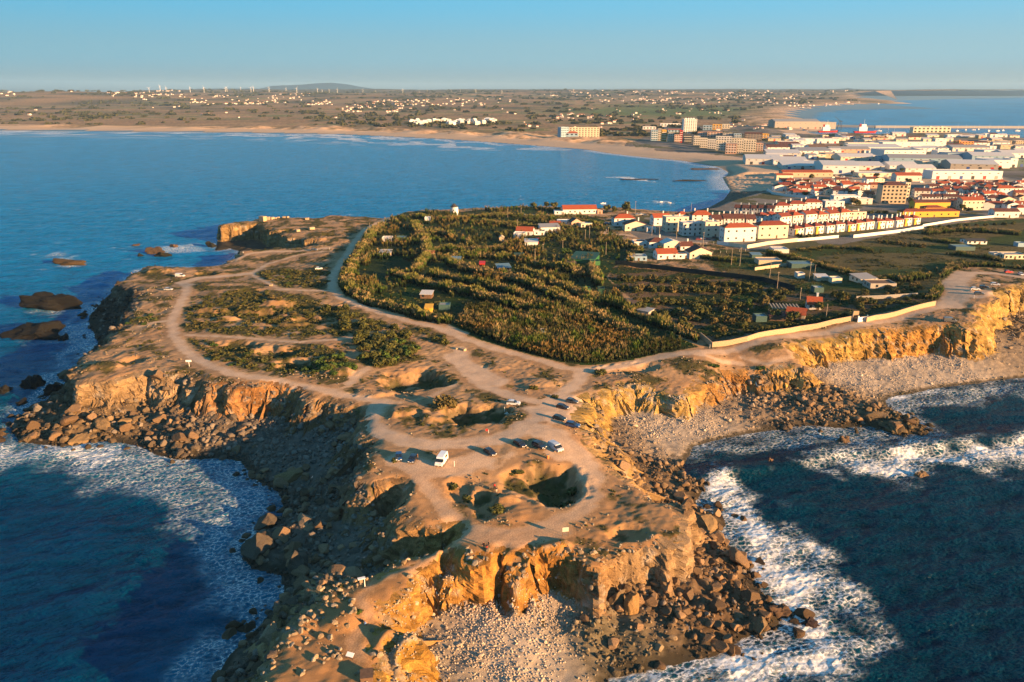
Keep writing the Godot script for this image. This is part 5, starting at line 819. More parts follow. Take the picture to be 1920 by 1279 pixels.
func setting(called: String, mesh: Mesh, m: Material, label := "", kind := "structure") -> MeshInstance3D:
	var o := MeshInstance3D.new()
	o.name = numbered(called)
	o.mesh = mesh
	o.material_override = m
	add_child(o)
	tag(o, label, "", "", kind)
	return o

func lin(r: float, g: float, b: float) -> Color:
	return Color(r, g, b).linear_to_srgb()

func mat(c: Color, rough := 0.85, metal := 0.0, spec := 0.4) -> StandardMaterial3D:
	var m := StandardMaterial3D.new()
	m.albedo_color = c
	m.roughness = rough
	m.metallic = metal
	m.metallic_specular = spec
	return m

func grain(seed_: int, freq: float, lo: float, hi: float, size := 512, kind := FastNoiseLite.TYPE_SIMPLEX_SMOOTH, octaves := 5) -> NoiseTexture2D:
	var n := FastNoiseLite.new()
	n.seed = seed_
	n.noise_type = kind
	n.frequency = freq
	n.fractal_octaves = octaves
	var t := NoiseTexture2D.new()
	t.width = size
	t.height = size
	t.seamless = true
	t.noise = n
	var g := Gradient.new()
	g.set_color(0, Color(lo, lo, lo))
	g.set_color(1, Color(hi, hi, hi))
	t.color_ramp = g
	return t

func bumps(seed_: int, freq: float, strength: float, size := 512, octaves := 5) -> NoiseTexture2D:
	var t := grain(seed_, freq, 0, 1, size, FastNoiseLite.TYPE_SIMPLEX_SMOOTH, octaves)
	t.color_ramp = null
	t.as_normal_map = true
	t.bump_strength = strength
	return t

func earth(tex: Texture2D, metres: float, bump: Texture2D = null, bump_scale := 1.0) -> StandardMaterial3D:
	var m := mat(Color.WHITE, 0.95, 0.0, 0.25)
	m.vertex_color_use_as_albedo = true
	m.vertex_color_is_srgb = true
	m.albedo_texture = tex
	m.uv1_triplanar = true
	m.uv1_world_triplanar = true
	m.uv1_scale = Vector3.ONE / metres
	if bump:
		m.normal_enabled = true
		m.normal_texture = bump
		m.normal_scale = bump_scale
	return m

# a bag of triangles that becomes one mesh
class Bag:
	var v := PackedVector3Array()
	var n := PackedVector3Array()
	var c := PackedColorArray()
	var col := Color.WHITE
	func tri(a: Vector3, b: Vector3, d: Vector3) -> void:
		var k := (d - a).cross(b - a).normalized()
		v.append(a); v.append(b); v.append(d)
		n.append(k); n.append(k); n.append(k)
		c.append(col); c.append(col); c.append(col)
	func quad(a: Vector3, b: Vector3, d: Vector3, e: Vector3) -> void:
		tri(a, b, d); tri(a, d, e)
	# box between two corners, turned about the y axis through `at`
	func box(lo: Vector3, hi: Vector3, b := Basis.IDENTITY, at := Vector3.ZERO) -> void:
		var p: Array[Vector3] = []
		for i in 8:
			p.append(at + b * Vector3(hi.x if i & 1 else lo.x, hi.y if i & 2 else lo.y, hi.z if i & 4 else lo.z))
		quad(p[0], p[2], p[3], p[1]); quad(p[5], p[7], p[6], p[4])
		quad(p[4], p[6], p[2], p[0]); quad(p[1], p[3], p[7], p[5])
		quad(p[2], p[6], p[7], p[3]); quad(p[4], p[0], p[1], p[5])
	# tube or cone between two points
	func tube(a: Vector3, b: Vector3, ra: float, rb: float, sides := 8, caps := true) -> void:
		var ax := (b - a).normalized()
		var u := ax.cross(Vector3.RIGHT if absf(ax.x) < 0.8 else Vector3.UP).normalized()
		var w := ax.cross(u)
		for i in sides:
			var s := TAU * i / sides
			var t := TAU * (i + 1) / sides
			var d0 := u * cos(s) + w * sin(s)
			var d1 := u * cos(t) + w * sin(t)
			quad(a + d0 * ra, b + d0 * rb, b + d1 * rb, a + d1 * ra)
			if caps:
				tri(b, b + d1 * rb, b + d0 * rb)
				tri(a, a + d0 * ra, a + d1 * ra)
	func done(smooth := false) -> ArrayMesh:
		var s := []
		s.resize(Mesh.ARRAY_MAX)
		s[Mesh.ARRAY_VERTEX] = v
		s[Mesh.ARRAY_NORMAL] = n
		s[Mesh.ARRAY_COLOR] = c
		var m := ArrayMesh.new()
		m.add_surface_from_arrays(Mesh.PRIMITIVE_TRIANGLES, s)
		return m

func triangles(v: PackedVector3Array, idx: PackedInt32Array, c: PackedColorArray, n := PackedVector3Array(), uv := PackedVector2Array()) -> ArrayMesh:
	var s := []
	s.resize(Mesh.ARRAY_MAX)
	s[Mesh.ARRAY_VERTEX] = v
	s[Mesh.ARRAY_INDEX] = idx
	if c.size(): s[Mesh.ARRAY_COLOR] = c
	if n.size(): s[Mesh.ARRAY_NORMAL] = n
	if uv.size(): s[Mesh.ARRAY_TEX_UV] = uv
	var m := ArrayMesh.new()
	m.add_surface_from_arrays(Mesh.PRIMITIVE_TRIANGLES, s)
	return m

# ---------------------------------------------------------------- maps of the ground, from above; east is x, distance inland is d (z = -d)
const MX := -330.0
const MD := 90.0
const MC := 1.25
const MNX := 760
const MND := 760
const FX := -3400.0
const FD := 700.0
const FC := 22.0
const FNX := 600
const FND := 610
const KC := 5.0
const KNX := 192
const KND := 192
var shore_map: PackedFloat32Array
var far_map: PackedFloat32Array
var bay_map: PackedFloat32Array
var plat_map: PackedFloat32Array
var road_map: PackedFloat32Array
var zone_map := {}
var kind_maps: Array[PackedFloat32Array] = []
var level_map: PackedFloat32Array

func filled(outline: Array, x0: float, d0: float, cell: float, nx: int, nd: int) -> PackedByteArray:
	var inside := PackedByteArray()
	inside.resize(nx * nd)
	var count := outline.size() / 2
	for j in nd:
		var d := d0 + j * cell
		var cuts: Array[float] = []
		for k in count:
			var k2: int = (k + 1) % count
			var da: float = outline[2 * k + 1]
			var db: float = outline[2 * k2 + 1]
			if (da <= d) != (db <= d):
				cuts.append(lerpf(outline[2 * k], outline[2 * k2], (d - da) / (db - da)))
		cuts.sort()
		for k in range(0, cuts.size() - 1, 2):
			var a := clampi(ceili((cuts[k] - x0) / cell), 0, nx)
			var b := clampi(floori((cuts[k + 1] - x0) / cell), -1, nx - 1)
			for i in range(a, b + 1):
				inside[j * nx + i] = 1
	return inside

# distance to a line, at most `reach`
func near_line(line: Array, closed: bool, reach: float, x0: float, d0: float, cell: float, nx: int, nd: int, out: PackedFloat32Array, less := 0.0) -> PackedFloat32Array:
	var count := line.size() / 2
	for k in (count if closed else count - 1):
		var k2: int = (k + 1) % count
		var ax: float = line[2 * k]
		var ad: float = line[2 * k + 1]
		var ex: float = line[2 * k2] - ax
		var ed: float = line[2 * k2 + 1] - ad
		var ll := maxf(ex * ex + ed * ed, 1e-6)
		var i0 := clampi(floori((minf(ax, ax + ex) - reach - x0) / cell), 0, nx)
		var i1 := clampi(ceili((maxf(ax, ax + ex) + reach - x0) / cell), 0, nx)
		var j0 := clampi(floori((minf(ad, ad + ed) - reach - d0) / cell), 0, nd)
		var j1 := clampi(ceili((maxf(ad, ad + ed) + reach - d0) / cell), 0, nd)
		for j in range(j0, j1):
			var qd := d0 + j * cell - ad
			for i in range(i0, i1):
				var qx := x0 + i * cell - ax
				var t := clampf((qx * ex + qd * ed) / ll, 0.0, 1.0)
				var u := qx - t * ex
				var w := qd - t * ed
				var r := sqrt(u * u + w * w) - less
				if r < out[j * nx + i]:
					out[j * nx + i] = r
	return out

func far_field(reach: float, n: int) -> PackedFloat32Array:
	var a := PackedFloat32Array()
	a.resize(n)
	a.fill(reach)
	return a

# signed distance: below zero inside
func signed_map(outline: Array, reach: float, x0: float, d0: float, cell: float, nx: int, nd: int) -> PackedFloat32Array:
	var a := near_line(outline, true, reach, x0, d0, cell, nx, nd, far_field(reach, nx * nd))
	var inside := filled(outline, x0, d0, cell, nx, nd)
	for i in nx * nd:
		if inside[i]:
			a[i] = -a[i]
	return a

func look(a: PackedFloat32Array, x0: float, d0: float, cell: float, nx: int, nd: int, x: float, d: float) -> float:
	var u := clampf((x - x0) / cell, 0.0, nx - 1.001)
	var w := clampf((d - d0) / cell, 0.0, nd - 1.001)
	var i := int(u)
	var j := int(w)
	u -= i
	w -= j
	var k := j * nx + i
	return (a[k] * (1.0 - u) + a[k + 1] * u) * (1.0 - w) + (a[k + nx] * (1.0 - u) + a[k + nx + 1] * u) * w

func on_map(x: float, d: float) -> bool:
	return x < MX + (MNX - 1) * MC and x > MX and d < MD + (MND - 1) * MC

func shore_at(x: float, d: float) -> float:   # metres out to sea; below zero on land
	if on_map(x, d):
		return look(shore_map, MX, MD, MC, MNX, MND, x, d)
	if d < FD:
		return -300.0 if x > 0.0 else 300.0
	return maxf(look(far_map, FX, FD, FC, FNX, FND, x, d), -look(bay_map, FX, FD, FC, FNX, FND, x, d))

func zone_at(called: String, x: float, d: float) -> float:
	return look(zone_map[called], MX, MD, MC, MNX, MND, x, d) if on_map(x, d) else 6.0

func survey() -> void:
	shore_map = signed_map(shore_outline, 75.0, MX, MD, MC, MNX, MND)
	far_map = signed_map(shore_outline, 500.0, FX, FD, FC, FNX, FND)
	bay_map = signed_map(south_bay_outline, 500.0, FX, FD, FC, FNX, FND)
	plat_map = signed_map(plateau_outline, 75.0, MX, MD, MC, MNX, MND)
	road_map = far_field(10.0, MNX * MND)
	for t in tracks:
		road_map = near_line(t[1], false, 10.0 + t[0], MX, MD, MC, MNX, MND, road_map, t[0])
	for z in zones:
		var whole := far_field(6.0, MNX * MND)
		for outline in zones[z]:
			var one := signed_map(outline, 6.0, MX, MD, MC, MNX, MND)
			for i in MNX * MND:
				if one[i] < whole[i]:
					whole[i] = one[i]
		zone_map[z] = whole
	for k in 10:
		kind_maps.append(far_field(0.0, KNX * KND))
	level_map = far_field(0.0, KNX * KND)
	for j in KND:
		for i in KNX:
			var x := MX + i * KC
			var d := MD + j * KC
			var total := 0.0
			var sum := 0.0
			for c in plateau_levels:
				var w: float = ((x - c[0]) ** 2 + (d - c[1]) ** 2 + 30.0) ** -1.5
				total += w
				sum += w * c[2]
			level_map[j * KNX + i] = sum / total
			total = 0.0
			var mix := [0.0, 0.0, 0.0, 0.0, 0.0, 0.0, 0.0, 0.0, 0.0, 0.0]
			for c in coast_kinds:
				var w: float = ((x - c[0]) ** 2 + (d - c[1]) ** 2 + 20.0) ** -2.0
				total += w
				for k in 10:
					mix[k] += w * c[2 + k]
			for k in 10:
				kind_maps[k][j * KNX + i] = mix[k] / total

func kind_at(k: int, x: float, d: float) -> float:
	return look(kind_maps[k], MX, MD, KC, KNX, KND, x, d)

func hinterland(x: float, d: float, s: float) -> float:
	# dunes behind the beaches, low fields, then rising country
	var inland := -s
	var h := 3.0 * smoothstep(0.0, 60.0, inland)
	h += maxf(0.0, noise_a.get_noise_2d(x * 0.5, d * 0.5) * 9.0 + 3.0) * smoothstep(40.0, 110.0, inland) * (1.0 - smoothstep(180.0, 340.0, inland)) * smoothstep(1300.0, 1700.0, d)
	var up := smoothstep(2300.0, 9500.0, d)
	h += 88.0 * up + noise_a.get_noise_2d(x * 0.035, d * 0.035) * 26.0 * smoothstep(2600.0, 6000.0, d) * smoothstep(0.0, 500.0, inland)
	h += 46.0 * exp(-((x + 3100.0) / 900.0) ** 2 - ((d - 5600.0) / 800.0) ** 2)
	return h if inland > 0.0 else s * -0.05

func height(x: float, d: float) -> float:
	var s := shore_at(x, d)
	if not on_map(x, d):
		var far := hinterland(x, d, s)
		if d < 1500.0 and x > 0.0 and s < 0.0:   # the town's low ground joins the headland
			far = maxf(far, lerpf(look(level_map, MX, MD, KC, KNX, KND, x, d), far, smoothstep(900.0, 1500.0, d)) * smoothstep(0.0, 30.0, -s))
		return far
	if s > 0.0:
		return maxf(-s * 0.35, -5.0)
	var t := look(plat_map, MX, MD, MC, MNX, MND, x, d)
	var p := look(level_map, MX, MD, KC, KNX, KND, x, d)
	var road := look(road_map, MX, MD, MC, MNX, MND, x, d)
	var rough := smoothstep(0.0, 4.0, road)
	if d > 800.0:
		p = lerpf(p, maxf(hinterland(x, d, s), p * 0.5), smoothstep(800.0, 1030.0, d))
	var n1 := noise_a.get_noise_2d(x * 2.2, d * 2.2)
	# gullies make the cliff line wander
	var near := smoothstep(-8.0, 2.0, t)
	var tt := t + (noise_r.get_noise_2d(x * 1.7, d * 1.7) * 3.4 + noise_a.get_noise_2d(x * 4.0, d * 4.0) * 2.4 + noise_c.get_noise_2d(x * 5.5, d * 5.5) * 1.1) * near
	if d > 480.0 and x > 60.0:
		tt = t
	var h := p
	if tt < 0.0:
		var wild := smoothstep(0.0, 3.0, zone_at("cane", x, d)) * smoothstep(0.0, 3.0, zone_at("gard", x, d)) * smoothstep(0.0, 3.0, zone_at("field", x, d)) * smoothstep(0.0, 3.0, zone_at("town", x, d))
		h += (n1 * 0.8 + noise_a.get_noise_2d(x * 9.0, d * 9.0) * 0.3 + noise_c.get_noise_2d(x * 7.0, d * 7.0) * 0.12) * lerpf(0.16, 1.0, rough) * wild
		h += noise_a.get_noise_2d(x * 34.0, d * 34.0) * lerpf(0.05, 0.24, rough) * wild
		h -= smoothstep(-4.0, 0.0, tt) * 0.7
	else:
		var f := tt / maxf(tt - s, 0.01)
		var w := kind_at(0, x, d)
		var share := kind_at(1, x, d)
		var talus := p * share * pow(clampf(1.0 - f, 0.0, 1.0), 1.1) + 0.5 * smoothstep(0.0, 3.0, -s)
		talus += (noise_a.get_noise_2d(x * 8.0, d * 8.0) * 1.1 + noise_r.get_noise_2d(x * 14.0, d * 14.0) * 0.5) * smoothstep(0.0, 6.0, -s) * clampf(kind_at(8, x, d) * 0.55, 0.1, 1.2)
		# benches and broken ledges on the way down
		var bench := noise_c.get_noise_2d(x * 3.2 + 70.0, d * 3.2)
		w *= 1.0 + 0.5 * noise_a.get_noise_2d(x * 1.5 + 40.0, d * 1.5)
		var c := clampf(tt / w, 0.0, 1.0)
		c = lerpf(c, smoothstep(0.0, 1.0, c), 0.4)
		c = clampf(c + 0.16 * sin(c * TAU) * (0.4 + bench), 0.0, 1.0)
		h = lerpf(p - 0.7, minf(talus, p), c)
		var steep := 4.0 * c * (1.0 - c)
		h += steep * (bench * 0.9 + noise_a.get_noise_2d(x * 11.0, d * 11.0) * 1.1 + noise_a.get_noise_2d(x * 26.0, d * 26.0) * 0.45)
	for k in hollows:
		var u: float = (x - k[0]) / k[2]
		var v: float = (d - k[1]) / k[3]
		var r := u * u + v * v
		if r < 2.0:
			r = sqrt(r) + noise_a.get_noise_2d(x * 6.0, d * 6.0) * 0.4 + noise_c.get_noise_2d(x * 8.0, d * 8.0) * 0.08
			var bowl := 1.0 - smoothstep(0.45, 1.0, r)
			h -= k[4] * bowl * smoothstep(-1.5, 2.5, road)
			h += 4.0 * bowl * (1.0 - bowl) * (noise_a.get_noise_2d(x * 16.0, d * 16.0) * 0.7 + noise_c.get_noise_2d(x * 9.0, d * 9.0) * 0.3)
	return maxf(h, 0.15 * smoothstep(0.0, 2.0, -s))

func spot(x: float, d: float, up := 0.0) -> Vector3:
	return Vector3(x, height(x, d) + up, -d)

# ---------------------------------------------------------------- the land
func steps_across() -> PackedFloat32Array:
	var half := PackedFloat32Array()
	var x := 0.31
	while x < 9500.0:
		half.append(x)
		x += 0.70 if x < 175.0 else minf(0.70 * exp((x - 175.0) / 180.0), maxf(6.6, x * 0.066))
	var out := PackedFloat32Array()
	for i in half.size():
		if half[half.size() - 1 - i] < 4200.0:
			out.append(-half[half.size() - 1 - i])
	out.append_array(half)
	return out

func steps_inland() -> PackedFloat32Array:
	var out := PackedFloat32Array()
	var d := 95.0
	while d < 14000.0:
		out.append(d)
		d += maxf(0.68, d * 0.0029 * exp(clampf((d - 700.0) / 900.0, 0.0, 2.0)))
	return out

const BARE := 0
const TRACK := 1
const CLIFF := 2
const RUBBLE := 3
const MEADOW := 4
const TOWN := 5
const COUNTRY := 6
const SAND := 7

var paint := Vector3.ZERO
func paint_ground(x: float, d: float, h: float, up: float) -> int:
	var s := shore_at(x, d)
	var fine := noise_a.get_noise_2d(x * 30.0, d * 30.0)
	var broad := noise_a.get_noise_2d(x * 3.0 + 500.0, d * 3.0)
	if not on_map(x, d) or d > 880.0:
		return paint_country(x, d, h, s)
	var t := look(plat_map, MX, MD, MC, MNX, MND, x, d)
	var road := look(road_map, MX, MD, MC, MNX, MND, x, d)
	var town := zone_at("town", x, d)
	if t > 0.3 or (up < 0.62 and t > -6.0):
		var far := smoothstep(560.0, 700.0, d) * smoothstep(60.0, 200.0, x)
		var cliff := Vector3(kind_at(2, x, d), kind_at(3, x, d), kind_at(4, x, d))
		var loose := Vector3(kind_at(5, x, d), kind_at(6, x, d), kind_at(7, x, d))
		var f := t / maxf(t - s, 0.01)
		var wet := smoothstep(1.8, 0.5, h + fine * 0.5) if loose.x < 0.4 else smoothstep(0.9, 0.3, h + fine * 0.5)
		if up < 0.72:
			var strata := noise_a.get_noise_2d(x * 4.0 + d * 4.0, h * 26.0)
			paint = cliff * (1.0 + strata * 0.45 + fine * 0.35)
			paint = paint.lerp(Vector3(0.55, 0.47, 0.38), smoothstep(0.28, 0.5, noise_a.get_noise_2d(x * 12.0 + 77.0, d * 12.0 + h * 9.0)) * 0.55)
			paint = paint.lerp(loose * 0.7, smoothstep(0.5, 0.0, h / 5.0) * 0.7)
			paint = paint.lerp(Vector3(0.055, 0.045, 0.035), wet)
			return CLIFF
		paint = loose.lerp(cliff, smoothstep(0.25, 0.05, f) * 0.4) * (0.95 + fine * 0.35 + broad * 0.2)
		paint = paint.lerp(Vector3(0.10, 0.10, 0.035), smoothstep(0.12, 0.3, broad + fine * 0.3) * smoothstep(4.0, 9.0, h) * 0.75)
		paint = paint.lerp(Vector3(0.06, 0.052, 0.035), wet * 0.85)
		if far > 0.0:
			paint = paint.lerp(Vector3(0.2, 0.16, 0.12), far)
		return RUBBLE
	if town < 0.0:
		paint = Vector3(0.25, 0.225, 0.2) * (1.0 + broad * 0.3 + fine * 0.2)
		if noise_a.get_noise_2d(x * 1.6 - 300.0, d * 1.6) > 0.12:
			paint = Vector3(0.12, 0.115, 0.05) * (1.0 + fine * 0.4)
		return TOWN
	var tip := smoothstep(215.0, 130.0, d)
	var sand := Vector3(0.46, 0.272, 0.145).lerp(Vector3(0.53, 0.335, 0.185), broad + 0.5).lerp(Vector3(0.49, 0.25, 0.10), tip * 0.8)
	sand *= 1.0 + fine * 0.22
	var ragged := road + noise_a.get_noise_2d(x * 12.0, d * 12.0) * 1.3
	if ragged < 0.0:
		var worn := noise_a.get_noise_2d(x * 10.0 - 70.0, d * 10.0)
		paint = sand.lerp(Vector3(0.60, 0.43, 0.305), smoothstep(0.0, -1.6, ragged) * (0.85 - tip * 0.6)) * (1.0 + worn * 0.2)
		# wheel ruts run along with the edges
		paint *= 1.0 - 0.16 * smoothstep(0.45, 1.0, sin(road * 3.3 + worn * 1.5)) * smoothstep(0.3, -0.6, broad)
		return TRACK
	var cane := zone_at("cane", x, d)
	var gard := zone_at("gard", x, d)
	var field := zone_at("field", x, d)
	if cane < 0.5 or gard < 0.0:
		paint = Vector3(0.05, 0.068, 0.02).lerp(Vector3(0.032, 0.075, 0.012), smoothstep(-0.1, 0.2, broad)) * (1.0 + fine * 0.5)
		if gard < 0.0 and cane > 0.0:
			var rows := sin((d - x * 0.22) * 0.27 + broad * 2.0)
			paint = paint.lerp(Vector3(0.25, 0.16, 0.10), smoothstep(0.0, 0.5, rows) * 0.9)
		if zone_at("lawn", x, d) < 0.0:
			paint = Vector3(0.035, 0.062, 0.013) * (1.0 + fine * 0.3)
		return MEADOW
	if field < 0.0:
		var strip := sin((d - x * 0.42) * 0.085 + noise_a.get_noise_2d(x, d) * 2.5)
		paint = Vector3(0.19, 0.155, 0.06).lerp(Vector3(0.07, 0.105, 0.02), smoothstep(-0.2, 0.5, strip)) * (1.0 + fine * 0.35 + broad * 0.3)
		return MEADOW
	var scrub := zone_at("scrub", x, d)
	var green := noise_a.get_noise_2d(x * 4.5, d * 4.5) * 1.3 + fine * 0.5 + noise_a.get_noise_2d(x * 14.0, d * 14.0 + 40.0) * 0.5
	green += smoothstep(3.0, -3.0, scrub) * 0.5 + smoothstep(310.0, 400.0, d) * 0.2 - smoothstep(200.0, 150.0, d) * 0.28
	green -= smoothstep(3.0, 0.0, road) * 0.25 + smoothstep(0.93, 0.8, up) * 0.15
	var low := look(level_map, MX, MD, KC, KNX, KND, x, d) - h
	green += smoothstep(0.8, 2.6, low) * 0.75
	var g := smoothstep(0.1, 0.42, green)
	paint = sand.lerp(Vector3(0.14, 0.12, 0.05).lerp(Vector3(0.085, 0.092, 0.027), smoothstep(0.3, 0.9, green)) * (1.0 + fine * 0.45), g * 0.92)
	if up < 0.86:
		paint = paint.lerp(Vector3(0.44, 0.25, 0.11) * (1.0 + fine * 0.4), smoothstep(0.88, 0.7, up) * (1.0 - g * 0.6) * smoothstep(2.6, 0.6, low))
		paint = paint.lerp(Vector3(0.30, 0.21, 0.13) * (1.0 + noise_a.get_noise_2d(x * 40.0, d * 40.0 + h * 60.0) * 0.8), smoothstep(0.8, 0.6, up) * 0.6)
	return MEADOW if g > 0.5 else BARE

func paint_country(x: float, d: float, h: float, s: float) -> int:
	var inland := -s
	var fine := noise_a.get_noise_2d(x * 0.9, d * 0.9)
	if inland < 90.0 + fine * 30.0 and d > 900.0 and x < 1500.0 or inland < 50.0:
		paint = Vector3(0.52, 0.37, 0.25) * (1.0 + fine * 0.1)
		paint = paint.lerp(Vector3(0.3, 0.22, 0.15), smoothstep(12.0, 3.0, inland))
		return SAND
	if x > 150.0 and d < 2400.0 and x + (d - 1300.0) * -0.28 > 150.0:
		var k := noise_c.get_noise_2d(x * 0.9, d * 0.9)
		paint = Vector3(0.22, 0.19, 0.165) * (1.0 + fine * 0.5)
		if k > 0.25: paint = Vector3(0.12, 0.12, 0.05) * (1.0 + fine * 0.4)
		return TOWN
	var dune := 1.0 - smoothstep(170.0, 380.0, inland)
	var cellv := noise_c.get_noise_2d(x * 0.10, d * 0.17)
	var k2 := noise_c.get_noise_2d(x * 0.22 + 4000.0, d * 0.4)
	var c := Vector3(0.23, 0.155, 0.085)
	if cellv > 0.45: c = Vector3(0.13, 0.14, 0.05)
	elif cellv > 0.1: c = Vector3(0.27, 0.19, 0.11)
	elif cellv < -0.55: c = Vector3(0.10, 0.095, 0.045)
	c = c.lerp(Vector3(0.12, 0.105, 0.06), smoothstep(0.2, 0.7, k2) * 0.7)
	var wood := smoothstep(0.02, 0.3, noise_a.get_noise_2d(x * 0.12 + 300.0, d * 0.2) + smoothstep(5000.0, 8500.0, d) * 0.25)
	c = c.lerp(Vector3(0.055, 0.055, 0.035), wood * 0.85 * smoothstep(2900.0, 4200.0, d))
	c = c.lerp(Vector3(0.05, 0.055, 0.045), smoothstep(6500.0, 9500.0, d) * 0.6)
	var golf := exp(-((x - 900.0) / 900.0) ** 2 - ((d - 3700.0) / 800.0) ** 2)
	c = c.lerp(Vector3(0.085, 0.12, 0.03), smoothstep(0.3, 0.8, golf + fine * 0.3))
	if dune > 0.0:
		var tuft := smoothstep(-0.15, 0.25, noise_a.get_noise_2d(x * 1.4, d * 1.4) + (inland - 190.0) * 0.003)
		c = c.lerp(Vector3(0.47, 0.335, 0.22).lerp(Vector3(0.15, 0.12, 0.06), tuft), dune)
	paint = c * (1.0 + fine * 0.3) * Vector3(1.7, 1.5, 1.3)
	return COUNTRY

func build_land() -> void:
	var xs := steps_across()
	var ds := steps_inland()
	var nx := xs.size()
	var nd := ds.size()
	var hs := PackedFloat32Array()
	hs.resize(nx * nd)
	var far_right := 900.0
	for j in nd:
		var d := ds[j]
		for i in nx:
			var x := xs[i]
			# nothing that the camera could come to see lies far off to the sides
			if absf(x) > d * 0.78 + 260.0 or shore_at(x, d) > 3.0:
				hs[j * nx + i] = -99.0
			else:
				hs[j * nx + i] = height(x, d)
	var kinds := PackedByteArray()
	kinds.resize(nx * nd)
	var cs := PackedColorArray()
	cs.resize(nx * nd)
	var ns := PackedVector3Array()
	ns.resize(nx * nd)
	for j in nd:
		for i in nx:
			var k := j * nx + i
			if hs[k] < -90.0:
				continue
			var i0 := maxi(i - 1, 0)
			var i1 := mini(i + 1, nx - 1)
			var j0 := maxi(j - 1, 0)
			var j1 := mini(j + 1, nd - 1)
			var ha := hs[j * nx + i0]
			var hb := hs[j * nx + i1]
			var hc := hs[j0 * nx + i]
			var hd := hs[j1 * nx + i]
			var gx := 0.0 if ha < -90.0 or hb < -90.0 else (hb - ha) / (xs[i1] - xs[i0])
			var gd := 0.0 if hc < -90.0 or hd < -90.0 else (hd - hc) / (ds[j1] - ds[j0])
			var n := Vector3(-gx, 1.0, gd).normalized()
			ns[k] = n
			kinds[k] = paint_ground(xs[i], ds[j], hs[k], n.y)
			cs[k] = Color(paint.x, paint.y, paint.z).linear_to_srgb()
	var where := PackedInt32Array()
	where.resize(nx * nd)
	var soft := bumps(5, 0.02, 6.0)
	var specks := grain(11, 0.03, 0.55, 1.0)
	var looks := [
		["ground", "sandy bare earth of the headland", earth(specks, 3.0, soft, 0.6)],
		["dirt_track", "pale dirt tracks worn across the headland", earth(grain(12, 0.02, 0.75, 1.0), 5.0, soft, 0.3)],
		["cliff", "ochre and brown rock faces round the headland", earth(grain(13, 0.025, 0.4, 1.0), 4.0, bumps(6, 0.03, 10.0), 1.0)],
		["rubble_slope", "stony slopes and shingle between the cliffs and the sea", earth(grain(14, 0.05, 0.45, 1.0), 4.0, bumps(7, 0.05, 10.0), 1.0)],
		["grassland", "dry grass, scrub and fields on the headland", earth(grain(15, 0.05, 0.4, 1.0), 4.0, bumps(8, 0.06, 8.0), 1.0)],
		["town_ground", "paved and earthen ground between the town's buildings", earth(specks, 9.0)],
		["countryside", "fields and low hills behind the bay", earth(grain(16, 0.02, 0.55, 1.0), 160.0)],
		["sand_beach", "pale sand beaches of the two bays", earth(grain(17, 0.02, 0.8, 1.0), 30.0)],
	]
	for kind in looks.size():
		where.fill(-1)
		var v := PackedVector3Array()
		var c := PackedColorArray()
		var n := PackedVector3Array()
		var idx := PackedInt32Array()
		for j in nd - 1:
			for i in nx - 1:
				var k := j * nx + i
				if kinds[k] != kind or hs[k] < -90.0:
					continue
				var q := [k, k + 1, k + nx + 1, k + nx]
				if hs[q[1]] < -90.0 or hs[q[2]] < -90.0 or hs[q[3]] < -90.0:
					continue
				for a in q:
					if where[a] < 0:
						where[a] = v.size()
						var x := xs[a % nx]
						var d := ds[a / nx]
						if kind == CLIFF or ns[a].y < 0.72:
							# a rock face is not a smooth curtain: push its points in and out
							x += noise_a.get_noise_3d(x * 16.0, hs[a] * 16.0, d * 16.0) * 0.55
							d += noise_a.get_noise_3d(x * 16.0 + 99.0, hs[a] * 16.0, d * 16.0) * 0.55
						v.append(Vector3(x, hs[a], -d))
						c.append(cs[a])
						n.append(ns[a])
				var w := [where[q[0]], where[q[1]], where[q[2]], where[q[3]]]
				idx.append_array(PackedInt32Array([w[0], w[3], w[2], w[0], w[2], w[1]]))
		if idx.size():
			setting(looks[kind][0], triangles(v, idx, c, PackedVector3Array() if kind == CLIFF else n), looks[kind][2], looks[kind][1])
	print("land ", nx, "x", nd)

